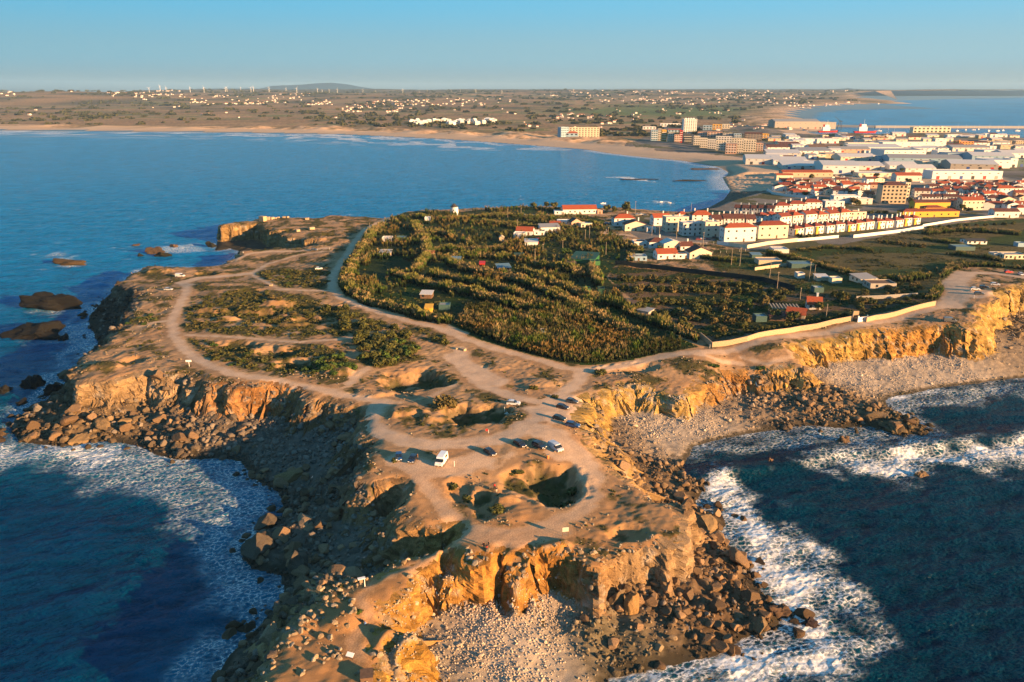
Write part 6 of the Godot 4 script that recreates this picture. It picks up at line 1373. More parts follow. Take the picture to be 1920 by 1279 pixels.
# ---------------------------------------------------------------- rock faces, sampled evenly in height so that beds, joints and ledges can be built
func build_cliffs() -> void:
	var cells := FastNoiseLite.new()
	cells.seed = 61
	cells.noise_type = FastNoiseLite.TYPE_CELLULAR
	cells.frequency = 0.16
	cells.cellular_return_type = FastNoiseLite.RETURN_CELL_VALUE
	var joints: FastNoiseLite = cells.duplicate()
	joints.cellular_return_type = FastNoiseLite.RETURN_DISTANCE2_SUB
	var pts: Array[Vector2] = []
	for k in range(0, cliff_line.size() - 2, 2):
		var a := Vector2(cliff_line[k], cliff_line[k + 1])
		var b := Vector2(cliff_line[k + 2], cliff_line[k + 3])
		var n := maxi(1, int(a.distance_to(b) / 0.6))
		for e in n: pts.append(a.lerp(b, e / float(n)))
	var v := PackedVector3Array()
	var c := PackedColorArray()
	var idx := PackedInt32Array()
	var last := -1
	var rows := 26
	for k in pts.size():
		var back := pts[maxi(k - 7, 0)]
		var fore := pts[mini(k + 7, pts.size() - 1)]
		var way := (fore - back).normalized()
		var out := Vector2(way.y, -way.x)
		if look(plat_map, MX, MD, MC, MNX, MND, pts[k].x + out.x * 3.0, pts[k].y + out.y * 3.0) < look(plat_map, MX, MD, MC, MNX, MND, pts[k].x - out.x * 3.0, pts[k].y - out.y * 3.0):
			out = -out
		var p := pts[k]
		if absf(p.x) > p.y * 0.72 + 10.0:
			last = -1
			continue
		# walk outwards and note where the ground has come down to each level
		var reach := kind_at(0, p.x, p.y) * 1.7 + 5.0
		var walk := -4.0
		var prof := PackedVector2Array()
		var low := 99.0
		while walk < reach:
			var h := height(p.x + out.x * walk, p.y + out.y * walk)
			if h < low:
				low = h
				prof.append(Vector2(walk, h))
			# the face ends where the ground eases off into the slope below
			if prof.size() > 6 and prof[0].y - low > 2.0 and prof[prof.size() - 5].y - low < 0.9:
				break
			walk += 0.4
		var top := prof[0].y
		var foot := maxf(low, 0.2)
		if top - foot < 2.5:
			last = -1
			continue
		var first := v.size()
		var seg := 0
		for r in rows:
			var f := r / float(rows - 1)
			var h := lerpf(top - 0.15, foot, f)
			while seg < prof.size() - 2 and prof[seg + 1].y > h: seg += 1
			var s0 := prof[seg]
			var s1 := prof[mini(seg + 1, prof.size() - 1)]
			var at := lerpf(s0.x, s1.x, clampf((s0.y - h) / maxf(s0.y - s1.y, 0.001), 0.0, 1.0))
			var x := p.x + out.x * at
			var d := p.y + out.y * at
			var q := Vector3(x, h * 1.9 + x * 0.12, d)
			var block := cells.get_noise_3d(q.x * 1.3, q.y, q.z * 1.3)
			var big := cells.get_noise_3d(q.x * 0.5 + 60.0, q.y * 0.42, q.z * 0.5)
			var gap := joints.get_noise_3d(q.x * 1.3, q.y, q.z * 1.3)
			var fade := smoothstep(0.0, 0.1, f) * smoothstep(1.0, 0.88, f)
			var push := (0.6 + block * 0.8 + big * 1.0 - 0.8 * smoothstep(-0.84, -1.0, gap) + noise_a.get_noise_3d(x * 22.0, h * 40.0, d * 22.0) * 0.5) * fade - 0.12 * (1.0 - fade)
			v.append(Vector3(x + out.x * push, h, -(d + out.y * push)))
			paint_ground(x + out.x * 0.8, d + out.y * 0.8, h, 0.3)
			var tone := paint * (1.0 + block * 0.34 + noise_a.get_noise_2d(h * 70.0, big * 40.0) * 0.25)
			c.append(Color(tone.x, tone.y, tone.z).linear_to_srgb())
		if last >= 0:
			for r in rows - 1:
				var a := last + r
				var b := first + r
				# wind by which side of the line is outside
				if way.cross(out) < 0.0: idx.append_array(PackedInt32Array([a, b, b + 1, a, b + 1, a + 1]))
				else: idx.append_array(PackedInt32Array([a, b + 1, b, a, a + 1, b + 1]))
		last = first
	var flat_v := PackedVector3Array()
	var flat_c := PackedColorArray()
	var flat_n := PackedVector3Array()
	for k in range(0, idx.size(), 3):
		var n := (v[idx[k + 2]] - v[idx[k]]).cross(v[idx[k + 1]] - v[idx[k]]).normalized()
		for e in 3:
			flat_v.append(v[idx[k + e]])
			flat_c.append(c[idx[k + e]])
			flat_n.append(n)
	var s := []
	s.resize(Mesh.ARRAY_MAX)
	s[Mesh.ARRAY_VERTEX] = flat_v
	s[Mesh.ARRAY_NORMAL] = flat_n
	s[Mesh.ARRAY_COLOR] = flat_c
	var m := ArrayMesh.new()
	m.add_surface_from_arrays(Mesh.PRIMITIVE_TRIANGLES, s)
	setting("cliff_face", m, earth(grain(18, 0.03, 0.5, 1.0), 5.0, bumps(9, 0.04, 10.0), 1.0), "bedded and broken rock faces under the plateau edge")
	print("cliffs ", v.size())

# ---------------------------------------------------------------- the sea
func build_sea() -> void:
	var xs := PackedFloat32Array()
	var x := 0.5
	var half := PackedFloat32Array()
	while x < 12000.0:
		half.append(x)
		x += maxf(0.95, 0.95 * exp((x - 190.0) / 260.0)) if x < 900.0 else x * 0.04
	for i in half.size(): xs.append(-half[half.size() - 1 - i])
	xs.append_array(half)
	var ds := PackedFloat32Array()
	var d := 88.0
	while d < 14500.0:
		ds.append(d)
		d += maxf(0.85, d * 0.0042 * exp(clampf((d - 500.0) / 1200.0, 0.0, 2.2)))
	var nx := xs.size()
	var nd := ds.size()
	var strengths := far_field(0.0, MNX * MND)
	for f in foam_fields:
		var m := signed_map(f[1], 8.0, MX, MD, MC, MNX, MND)
		for i in MNX * MND:
			if m[i] < 8.0:
				strengths[i] = maxf(strengths[i], f[0] * smoothstep(5.0, -5.0, m[i]))
	var where := PackedInt32Array()
	where.resize(nx * nd)
	where.fill(-1)
	var v := PackedVector3Array()
	var c := PackedColorArray()
	var uv := PackedVector2Array()
	var lace := PackedFloat32Array()
	var solid := PackedFloat32Array()
	var crest: Array = breaker_line
	for j in nd:
		d = ds[j]
		var step := ds[mini(j + 1, nd - 1)] - d if j < nd - 1 else 100.0
		for i in nx:
			x = xs[i]
			if absf(x) > d * 0.8 + 300.0:
				continue
			var s := shore_at(x, d)
			if s < -9.0:
				continue
			where[j * nx + i] = v.size()
			var far := 1.0 - smoothstep(1.5, 9.0, step)
			var n1 := noise_a.get_noise_2d(x * 2.0 + d * 0.9, d * 5.0 - x * 0.9)
			var n2 := noise_a.get_noise_2d(x * 9.0 + d * 3.0, d * 22.0 - x * 5.0)
			var chop := 1.0 - 2.0 * absf(noise_a.get_noise_2d(x * 7.0 + d * 2.4 + n1 * 60.0, d * 17.0 - x * 4.2))
			var h := (n1 * 0.8 + n2 * 0.30 + chop * 0.22 + noise_a.get_noise_2d(x * 34.0, d * 60.0) * 0.10) * far
			var foamy := 0.0
			if on_map(x, d):
				var wx := x + noise_a.get_noise_2d(x * 3.5, d * 3.5 + 80.0) * 11.0 + noise_a.get_noise_2d(x * 14.0, d * 14.0) * 3.0
				var wd := d + noise_a.get_noise_2d(x * 3.5 + 400.0, d * 3.5) * 11.0 + noise_a.get_noise_2d(x * 14.0 + 90.0, d * 14.0) * 3.0
				foamy = look(strengths, MX, MD, MC, MNX, MND, wx, wd)
				var best := 99.0
				for k in range(0, crest.size() - 2, 2):
					var a := Vector2(crest[k], crest[k + 1])
					var b := Vector2(crest[k + 2], crest[k + 3])
					var q := Geometry2D.get_closest_point_to_segment(Vector2(x, d), a, b)
					var along := q - Vector2(x, d)
					if along.length() < absf(best): best = along.length() * (1.0 if along.y > 0.0 else -1.0)
				if absf(best) < 25.0:
					h += 1.7 * exp(-(best / (3.2 if best > 0.0 else 7.0)) ** 2)
			h = h * smoothstep(-4.0, 6.0, s) + foamy * (noise_a.get_noise_2d(x * 24.0, d * 24.0) * 0.10)
			v.append(Vector3(x, h, -d))
			uv.append(Vector2(x / 26.0 + d / 70.0, d / 9.0 - x / 40.0))
			var deep := smoothstep(0.0, 40.0, s)
			var w := Vector3(0.002, 0.05, 0.09).lerp(Vector3(0.0, 0.024, 0.062), deep)
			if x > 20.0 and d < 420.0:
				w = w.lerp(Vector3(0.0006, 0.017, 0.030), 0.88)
			else:
				w = w.lerp(Vector3(0.0, 0.105, 0.25), smoothstep(190.0, 560.0, d))  # bluer with distance: the sky's reflection is put into the water colour
			w *= 1.0 + n1 * 0.3 + chop * 0.45
			w = w.lerp(Vector3(0.01, 0.24, 0.42) if x < 0.0 else Vector3(0.02, 0.14, 0.19), foamy * 0.38)
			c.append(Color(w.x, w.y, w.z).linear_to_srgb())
			# surf
			var l := foamy
			var edge := smoothstep(7.0, 0.0, s) if d < 700.0 else 0.0
			l = maxf(l, edge * (0.45 + noise_a.get_noise_2d(x * 3.0, d * 3.0)))
			if d > 1500.0 and s > -5.0 and x < 1200.0 and s < 330.0:
				var bars := sin(s * 0.055 + noise_a.get_noise_2d(x * 0.5, d * 0.5) * 5.0)
				l = maxf(l, smoothstep(0.05, 0.7, bars + noise_a.get_noise_2d(x * 0.8, d * 2.0) * 1.2) * smoothstep(330.0, 120.0, s) * smoothstep(900.0, -900.0, x - 300.0))
			if d > 900.0 and d < 1500.0 and s < 30.0: l = maxf(l, 0.7 * smoothstep(28.0, 6.0, s))
			if l < 0.02 and far > 0.0:
				var cap := noise_a.get_noise_2d(x * 2.6 + 200.0, d * 5.0) + n2 * 0.5
				l = smoothstep(0.6, 0.8, cap) * 0.4 * smoothstep(240.0, 420.0, d)
			lace.append(clampf(l, 0.0, 1.0))
			solid.append((0.6 if x < 0.0 else 1.0) * clampf((l - 0.74) * 2.2 + noise_a.get_noise_2d(x * 5.0, d * 5.0) * 0.9, 0.0, 1.0) if l > 0.4 else 0.0)
	var idx := PackedInt32Array()
	var foam_v := PackedVector3Array()
	var foam_c := PackedColorArray()
	var foam_d := PackedColorArray()
	var foam_uv := PackedVector2Array()
	var foam_i := PackedInt32Array()
	var fw := PackedInt32Array()
	fw.resize(v.size())
	fw.fill(-1)
	for j in nd - 1:
		for i in nx - 1:
			var k := j * nx + i
			var q := [where[k], where[k + 1], where[k + nx + 1], where[k + nx]]
			if q.min() < 0:
				continue
			idx.append_array(PackedInt32Array([q[0], q[3], q[2], q[0], q[2], q[1]]))
			if lace[q[0]] + lace[q[1]] + lace[q[2]] + lace[q[3]] > 0.03:
				for a in q:
					if fw[a] < 0:
						fw[a] = foam_v.size()
						foam_v.append(v[a] + Vector3(0, 0.04, 0))
						foam_c.append(Color(1, 1, 1, lace[a]))
						foam_d.append(Color(1, 1, 1, solid[a]))
						foam_uv.append(Vector2(v[a].x * 0.8 + v[a].z * 0.3, v[a].z) / 36.0)
				foam_i.append_array(PackedInt32Array([fw[q[0]], fw[q[3]], fw[q[2]], fw[q[0]], fw[q[2]], fw[q[1]]]))
	var water := mat(Color.WHITE, 0.2, 0.0, 0.16)
	water.vertex_color_use_as_albedo = true
	water.vertex_color_is_srgb = true
	water.normal_enabled = true
	water.normal_texture = bumps(21, 0.012, 9.0, 1024, 4)
	water.normal_scale = 3.0
	var sn := PackedVector3Array()
	sn.resize(v.size())
	for k in range(0, idx.size(), 3):
		var nn := (v[idx[k + 2]] - v[idx[k]]).cross(v[idx[k + 1]] - v[idx[k]])
		for a in 3: sn[idx[k + a]] += nn
	for k in sn.size(): sn[k] = sn[k].normalized() if sn[k].y > 0.0 else Vector3.UP
	setting("sea", triangles(v, idx, c, sn, uv), water, "blue sea round the headland and in both bays")
	var cells := FastNoiseLite.new()
	cells.seed = 31
	cells.noise_type = FastNoiseLite.TYPE_CELLULAR
	cells.frequency = 0.026
	cells.cellular_return_type = FastNoiseLite.RETURN_DISTANCE2_SUB
	cells.cellular_jitter = 1.0
	cells.fractal_octaves = 3
	cells.fractal_gain = 0.55
	cells.domain_warp_enabled = true
	cells.domain_warp_amplitude = 42.0
	cells.domain_warp_frequency = 0.012
	cells.domain_warp_fractal_octaves = 3
	var web := NoiseTexture2D.new()
	web.width = 1024
	web.height = 1024
	web.seamless = true
	web.noise = cells
	var ramp := Gradient.new()
	ramp.offsets = PackedFloat32Array([0.0, 0.13, 0.28, 0.5])
	ramp.colors = PackedColorArray([Color(1, 1, 1, 1), Color(1, 1, 1, 0.85), Color(1, 1, 1, 0.25), Color(1, 1, 1, 0.0)])
	web.color_ramp = ramp
	var foam := mat(lin(0.82, 0.84, 0.86), 0.9, 0.0, 0.2)
	foam.vertex_color_use_as_albedo = true
	foam.transparency = BaseMaterial3D.TRANSPARENCY_ALPHA
	foam.albedo_texture = web
	setting("sea_foam", triangles(foam_v, foam_i, foam_c, PackedVector3Array(), foam_uv), foam, "lacy white foam spread over the water along the shore", "stuff")
	var froth := mat(lin(0.85, 0.86, 0.87), 0.9, 0.0, 0.2)
	froth.vertex_color_use_as_albedo = true
	froth.transparency = BaseMaterial3D.TRANSPARENCY_ALPHA
	var clots := NoiseTexture2D.new()
	clots.width = 1024
	clots.height = 1024
	clots.seamless = true
	var cn := FastNoiseLite.new()
	cn.seed = 77
	cn.noise_type = FastNoiseLite.TYPE_SIMPLEX_SMOOTH
	cn.frequency = 0.018
	cn.fractal_octaves = 5
	cn.fractal_gain = 0.6
	cn.domain_warp_enabled = true
	cn.domain_warp_amplitude = 30.0
	cn.domain_warp_frequency = 0.01
	clots.noise = cn
	var cr := Gradient.new()
	cr.offsets = PackedFloat32Array([0.0, 0.42, 0.62, 1.0])
	cr.colors = PackedColorArray([Color(1, 1, 1, 0.12), Color(1, 1, 1, 0.45), Color(1, 1, 1, 0.95), Color(1, 1, 1, 1)])
	clots.color_ramp = cr
	froth.albedo_texture = clots
	var foam_w := PackedVector3Array()
	for p in foam_v: foam_w.append(p + Vector3(0, 0.05, 0))
	setting("white_water", triangles(foam_w, foam_i, foam_d, PackedVector3Array(), foam_uv), froth, "thick white froth of the breaking waves", "stuff")
	print("sea ", v.size(), " foam ", foam_v.size())

func build_far_hills() -> void:
	# the blue ridges beyond the wind farm
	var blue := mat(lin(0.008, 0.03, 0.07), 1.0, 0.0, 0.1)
	for r in far_ridges:
		var b := Bag.new()
		var pts: Array = r[1]
		var d: float = r[0]
		for k in range(0, pts.size() - 2, 2):
			for e in 6:
				var u := e / 6.0
				var u2 := (e + 1) / 6.0
				var xa: float = lerpf(pts[k], pts[k + 2], u)
				var xb: float = lerpf(pts[k], pts[k + 2], u2)
				var ya: float = lerpf(pts[k + 1], pts[k + 3], u) + noise_a.get_noise_1d(xa * 0.3) * 9.0
				var yb: float = lerpf(pts[k + 1], pts[k + 3], u2) + noise_a.get_noise_1d(xb * 0.3) * 9.0
				b.quad(Vector3(xa, -5, -d + 1500), Vector3(xa, ya, -d), Vector3(xb, yb, -d), Vector3(xb, -5, -d + 1500))
				b.quad(Vector3(xb, -5, -d - 1500), Vector3(xb, yb, -d), Vector3(xa, ya, -d), Vector3(xa, -5, -d - 1500))
		setting("mountain" if r[2] else "hills", b.done(), blue, r[3])

# ---------------------------------------------------------------- rocks
func ball(level: int) -> Array:
	var v: Array[Vector3] = []
	var f := []
	var t := (1.0 + sqrt(5.0)) / 2.0
	for p in [[-1, t, 0], [1, t, 0], [-1, -t, 0], [1, -t, 0], [0, -1, t], [0, 1, t], [0, -1, -t], [0, 1, -t], [t, 0, -1], [t, 0, 1], [-t, 0, -1], [-t, 0, 1]]:
		v.append(Vector3(p[0], p[1], p[2]).normalized())
	f = [[0, 11, 5], [0, 5, 1], [0, 1, 7], [0, 7, 10], [0, 10, 11], [1, 5, 9], [5, 11, 4], [11, 10, 2], [10, 7, 6], [7, 1, 8], [3, 9, 4], [3, 4, 2], [3, 2, 6], [3, 6, 8], [3, 8, 9], [4, 9, 5], [2, 4, 11], [6, 2, 10], [8, 6, 7], [9, 8, 1]]
	for l in level:
		var mid := {}
		var g := []
		for q in f:
			var m := []
			for e in 3:
				var a: int = q[e]
				var b: int = q[(e + 1) % 3]
				var key := mini(a, b) * 100000 + maxi(a, b)
				if not mid.has(key):
					mid[key] = v.size()
					v.append((v[a] + v[b]).normalized())
				m.append(mid[key])
			g.append_array([[q[0], m[0], m[2]], [q[1], m[1], m[0]], [q[2], m[2], m[1]], m])
		f = g
	return [v, f]

# a broken block: a ball cut flat by planes, then roughened
func rock_mesh(seed_: int, level: int, cuts: int, rough: float) -> ArrayMesh:
	var r := RandomNumberGenerator.new()
	r.seed = seed_
	var b := ball(level)
	var v: Array = b[0]
	for k in cuts:
		var n := Vector3(r.randf_range(-1, 1), r.randf_range(-0.7, 1), r.randf_range(-1, 1)).normalized()
		var at := r.randf_range(0.42, 0.8)
		for i in v.size():
			var over: float = v[i].dot(n) - at
			if over > 0.0:
				v[i] -= n * over
	for i in v.size():
		v[i] *= 1.0 + noise_a.get_noise_3d(v[i].x * 90.0 + seed_ * 50.0, v[i].y * 90.0, v[i].z * 90.0) * rough
	var out := PackedVector3Array()
	for q in b[1]:
		out.append(v[q[0]]); out.append(v[q[2]]); out.append(v[q[1]])
	var s := []
	s.resize(Mesh.ARRAY_MAX)
	s[Mesh.ARRAY_VERTEX] = out
	var n := PackedVector3Array()
	for k in range(0, out.size(), 3):
		var c := (out[k + 2] - out[k]).cross(out[k + 1] - out[k]).normalized()
		n.append(c); n.append(c); n.append(c)
	s[Mesh.ARRAY_NORMAL] = n
	var m := ArrayMesh.new()
	m.add_surface_from_arrays(Mesh.PRIMITIVE_TRIANGLES, s)
	return m

func scatter(called: String, meshes: Array, m: Material, places: Array, label: String, kind := "stuff") -> void:
	# places: [transform, colour, mesh number]
	for k in meshes.size():
		var mine := places.filter(func(p): return p[2] == k)
		if mine.is_empty():
			continue
		var mm := MultiMesh.new()
		mm.transform_format = MultiMesh.TRANSFORM_3D
		mm.use_colors = true
		mm.mesh = meshes[k]
		mm.instance_count = mine.size()
		for i in mine.size():
			mm.set_instance_transform(i, mine[i][0])
			mm.set_instance_color(i, mine[i][1])
		var o := MultiMeshInstance3D.new()
		o.name = numbered(called)
		o.multimesh = mm
		o.material_override = m
		add_child(o)
		tag(o, label, "", "", kind)

func boulder_words(x: float, d: float, size: float, s: float) -> String:
	var where := "on the rubble slope"
	if d < 175.0 and x > 30.0: where = "in the right boulder field"
	elif d < 140.0 and x > -40.0: where = "by the near pebble cove"
	elif x < -20.0 and d < 165.0: where = "at the near point's left foot"
	elif x < -20.0 and d < 235.0 and x > -90.0: where = "in the left inlet rubble"
	elif x < -85.0 and d < 275.0: where = "on the left rock platform"
	elif x < -85.0: where = "under the far left cliffs"
	elif x > 20.0 and d < 225.0: where = "on the shore by the car park"
	elif x > 20.0: where = "below the right ochre cliffs"
	var big := "huge" if size > 4.5 else ("large" if size > 3.0 else ("mid-sized" if size > 2.0 else "smaller"))
	var shade := "dark" if s > -3.0 else "brown"
	if s > 0.0: where = "in the surf " + where.replace("in the", "off the").replace("on the", "off the").replace("at the", "off the")
	return "%s %s boulder %s" % [big, shade, where] + (", inland side" if s < -14.0 else (", seaward side" if s > -6.0 else ", mid slope"))

func build_rocks() -> void:
	var big: Array = []
	for k in 5: big.append(rock_mesh(100 + k, 2, 9, 0.07))
	var small: Array = []
	for k in 5: small.append(rock_mesh(200 + k, 1, 6, 0.1))
	var stone := mat(Color.WHITE, 0.93, 0.0, 0.25)
	stone.vertex_color_use_as_albedo = true
	stone.vertex_color_is_srgb = true
	stone.albedo_texture = grain(41, 0.03, 0.45, 1.0)
	stone.uv1_triplanar = true
	stone.uv1_world_triplanar = true
	stone.uv1_scale = Vector3.ONE / 3.5
	stone.normal_enabled = true
	stone.normal_texture = bumps(42, 0.04, 8.0)
	var bulk := []     # large ones, to be ranked by how large they show
	var rubble := []
	var pebbles := []
	for pass_ in [[5.0, 2.4, 5.2, 0], [2.05, 1.1, 2.6, 1], [1.05, 0.45, 1.1, 2], [0.52, 0.28, 0.48, 3]]:
		var step: float = pass_[0]
		var d := 96.0
		while d < 470.0:
			var x := -235.0
			while x < 330.0:
				var px := x + rnd.randf_range(-0.5, 0.5) * step
				var pd := d + rnd.randf_range(-0.5, 0.5) * step
				x += step
				if pass_[3] == 3 and pd > 190.0 and rnd.randf() < 0.45: continue
				if pass_[3] == 3 and (pd > 330.0 or px < -100.0 or px > 190.0): continue
				if absf(px) > pd * 0.78 + 12.0: continue
				var s := look(shore_map, MX, MD, MC, MNX, MND, px, pd)
				if s > 5.0: continue
				var t := look(plat_map, MX, MD, MC, MNX, MND, px, pd)
				if t < 0.6 or (pd > 480.0 and px > 60.0): continue
				var bs := kind_at(8, px, pd)
				var cover := kind_at(9, px, pd)
				var pale := kind_at(5, px, pd) > 0.36
				var chance := 0.0
				match pass_[3]:
					0: chance = clampf((bs - 1.3) * 0.42, 0.0, 0.85) * cover * (0.2 if pale else 1.0)
					1: chance = clampf((bs - 0.7) * 0.7, 0.003 if pale else 0.012, 0.95) * cover * (0.4 if pale else 1.0)
					2: chance = cover * (0.8 if not pale else 0.10)
					3: chance = cover if pale else 0.25 * cover
				if s > 0.0: chance *= 0.35 if pass_[3] < 2 else 0.1
				chance *= 0.75 + noise_a.get_noise_2d(px * 5.0, pd * 5.0) * 1.2
				if rnd.randf() > chance: continue
				var size := lerpf(pass_[1], pass_[2], pow(rnd.randf(), 1.8))
				if pale and pass_[3] == 1: size *= 0.75
				var h := height(px, pd)
				var shapev := Vector3(rnd.randf_range(0.75, 1.25), rnd.randf_range(0.5, 0.85), rnd.randf_range(0.75, 1.25)) * size * 0.62
				var basis := Basis.from_euler(Vector3(rnd.randf_range(-0.35, 0.35), rnd.randf_range(0, TAU), rnd.randf_range(-0.35, 0.35))) * Basis.from_scale(shapev)
				var c := Vector3(kind_at(5, px, pd), kind_at(6, px, pd), kind_at(7, px, pd)) * (rnd.randf_range(0.65, 1.45) if not pale else rnd.randf_range(0.8, 1.2))
				if rnd.randf() < 0.12: c = c.lerp(Vector3(0.42, 0.36, 0.3), 0.6)
				var top := h + shapev.y
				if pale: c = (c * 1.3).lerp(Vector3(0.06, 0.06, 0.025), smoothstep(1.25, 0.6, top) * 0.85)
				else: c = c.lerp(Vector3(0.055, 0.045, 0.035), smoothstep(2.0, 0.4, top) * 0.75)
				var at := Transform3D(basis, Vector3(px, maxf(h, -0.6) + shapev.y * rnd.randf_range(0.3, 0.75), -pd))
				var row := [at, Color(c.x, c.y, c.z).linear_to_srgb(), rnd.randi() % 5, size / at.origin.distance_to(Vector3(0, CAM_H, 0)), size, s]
				if pass_[3] == 0 or (pass_[3] == 1 and size > 1.9): bulk.append(row)
				elif pass_[3] < 3: rubble.append(row)
				else: pebbles.append(row)
			d += step
	# loose stones on the plateau near its edges, on the tip most of all
	for k in 150000:
		var px := rnd.randf_range(-190.0, 240.0)
		var pd := rnd.randf_range(96.0, 420.0)
		if absf(px) > pd * 0.78: continue
		var t := look(plat_map, MX, MD, MC, MNX, MND, px, pd)
		if t > 0.5 or t < -22.0: continue
		if look(road_map, MX, MD, MC, MNX, MND, px, pd) < 0.3: continue
		if zone_at("cane", px, pd) < 0.0 or zone_at("gard", px, pd) < 0.0: continue
		var patch := noise_a.get_noise_2d(px * 6.0 + 31.0, pd * 6.0)
		var want := smoothstep(0.0, 0.4, patch + (0.22 if pd < 150.0 else -0.03) + smoothstep(-6.0, -1.0, t) * 0.25)
		if rnd.randf() > want * (1.0 if pd < 165.0 else 0.5): continue
		var size := lerpf(0.18, 1.5 if pd < 150.0 else 0.8, pow(rnd.randf(), 2.8))
		var shapev := Vector3(rnd.randf_range(0.7, 1.3), rnd.randf_range(0.45, 0.9), rnd.randf_range(0.7, 1.3)) * size * 0.6
		var c := Vector3(0.44, 0.31, 0.18).lerp(Vector3(0.5, 0.43, 0.34), rnd.randf()) * rnd.randf_range(0.7, 1.15)
		var at := Transform3D(Basis.from_euler(Vector3(0.3, rnd.randf() * TAU, rnd.randf_range(-0.3, 0.3))) * Basis.from_scale(shapev), spot(px, pd, shapev.y * 0.3))
		rubble.append([at, Color(c.x, c.y, c.z).linear_to_srgb(), rnd.randi() % 5])
	bulk.sort_custom(func(a, b): return a[3] > b[3])
	var stones := {}
	for k in bulk.size():
		var row: Array = bulk[k]
		if k >= 270:
			rubble.append(row)
			continue
		var at: Transform3D = row[0]
		var c: Color = row[1]
		var key := Color(0.47, 0.385, 0.30) * (snappedf(c.g, 0.06) / 0.385)
		key.a = 1.0
		if not stones.has(key):
			var sm: StandardMaterial3D = stone.duplicate()
			sm.vertex_color_use_as_albedo = false
			sm.albedo_color = key
			stones[key] = sm
		var words := boulder_words(at.origin.x, -at.origin.z, row[4], row[5])
		var o := solo("boulder", big[row[2]], stones[key], words, "boulder", Vector3.ZERO, 0.0, "boulders " + words.split(" boulder ")[1].split(",")[0])
		o.transform = at
	scatter("rubble", small, stone, rubble, "broken rocks heaped along the foot of the cliffs")
	scatter("shingle", small, stone, pebbles, "pale cobbles of the small coves")
	# the few blocks and pillars that stand out
	for q in great_rocks:
		var gm: StandardMaterial3D = stone.duplicate()
		gm.vertex_color_use_as_albedo = false
		gm.albedo_color = lin(q[5][0], q[5][1], q[5][2])
		var o := solo("great_rock", rock_mesh(400 + int(q[0] * 3.0 + q[1]), 3, 18, 0.22), gm, q[6], "rock", Vector3.ZERO)
		o.transform = Transform3D(Basis(Vector3.UP, q[0]) * Basis.from_scale(Vector3(q[2], q[4], q[3]) * 0.58), Vector3(q[0], q[7] + q[4] * 0.3, -q[1]))
	# skerries: single rocks in the sea
	var rk := 0
	var crags := []
	for k in 4: crags.append(rock_mesh(300 + k, 3, 7, 0.6))
	for r in sea_rocks:
		var sm: StandardMaterial3D = stone.duplicate()
		sm.vertex_color_use_as_albedo = false
		sm.albedo_color = lin(r[5][0], r[5][1], r[5][2])
		var o := solo("sea_rock", crags[rk % 4], sm, r[6], "rock", Vector3(r[0], r[4] * 0.28, -r[1]), 0.0, "rocks standing in the sea")
		o.transform = Transform3D(Basis.from_euler(Vector3(0.1, rk * 1.3, 0.05)) * Basis.from_scale(Vector3(1, 1, 1)), o.position)
		o.transform.basis = Basis.from_scale(Vector3(r[2], r[4] * 1.7, r[3]) * 0.52) * Basis.from_euler(Vector3(0.0, rk * 1.3, 0.0))
		rk += 1
	print("rocks ", bulk.size(), " ", rubble.size(), " ", pebbles.size())

# ---------------------------------------------------------------- plants
# a stand of canes one metre high: blades that lean out, with brown plumes
func cane_mesh(seed_: int, blades: int) -> ArrayMesh:
	var r := RandomNumberGenerator.new()
	r.seed = seed_
	var b := Bag.new()
	for k in blades:
		var a := r.randf() * TAU
		var foot := Vector3(cos(a), 0, sin(a)) * r.randf_range(0.0, 0.26)
		var out := Vector3(cos(a), 0, sin(a)) * r.randf_range(0.02, 0.2) + Vector3(r.randf_range(-0.08, 0.08), 0, r.randf_range(-0.08, 0.08))
		var tall := r.randf_range(0.7, 1.05)
		var mid := foot + out * 0.4 + Vector3(0, tall * 0.55, 0)
		var tip := foot + out + Vector3(0, tall, 0)
		var wide := Vector3(-sin(a + r.randf()), 0, cos(a + r.randf())) * r.randf_range(0.03, 0.055)
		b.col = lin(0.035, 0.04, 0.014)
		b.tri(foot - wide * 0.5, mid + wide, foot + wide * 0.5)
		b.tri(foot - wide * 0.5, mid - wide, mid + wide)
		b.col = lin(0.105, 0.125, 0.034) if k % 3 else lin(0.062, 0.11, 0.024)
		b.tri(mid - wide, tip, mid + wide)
		if k % 2 == 0:
			b.col = lin(0.28, 0.205, 0.10)
			var pl := Vector3(wide.z, 0, -wide.x) * 1.1
			b.tri(tip - pl - Vector3(0, 0.16, 0), tip + Vector3(0, 0.08, 0), tip + pl - Vector3(0, 0.12, 0))
	return b.done()

# leaves spread through a lumpy crown of radius one
func crown_mesh(seed_: int, leaves: int, leaf: float, dark: Color, light: Color, flat := 0.8) -> ArrayMesh:
	var r := RandomNumberGenerator.new()
	r.seed = seed_
	var b := Bag.new()
	var lobes := []
	for k in 9:
		lobes.append([Vector3(r.randf_range(-0.55, 0.55), r.randf_range(0.15, 0.85) * flat, r.randf_range(-0.55, 0.55)), r.randf_range(0.28, 0.5), r.randf()])
	for k in leaves:
		var lobe: Array = lobes[k % 9]
		var dir := Vector3(r.randfn(), r.randfn() * 0.9 + 0.2, r.randfn()).normalized()
		var p: Vector3 = lobe[0] + dir * lobe[1] * pow(r.randf(), 0.35)
		if p.y < 0.02: p.y = r.randf_range(0.02, 0.15)
		var n := (dir + Vector3(r.randfn(), r.randfn(), r.randfn()) * 0.6).normalized()
		var u := n.cross(Vector3(r.randfn(), r.randfn(), r.randfn()).normalized()).normalized() * leaf * r.randf_range(0.6, 1.3)
		var w := n.cross(u) * 0.7
		b.col = dark.lerp(light, clampf(lobe[2] * 0.5 + r.randf() * 0.5, 0, 1))
		b.tri(p - u, p + w, p + u)
		b.tri(p - u, p + u, p - w)
	return b.done()

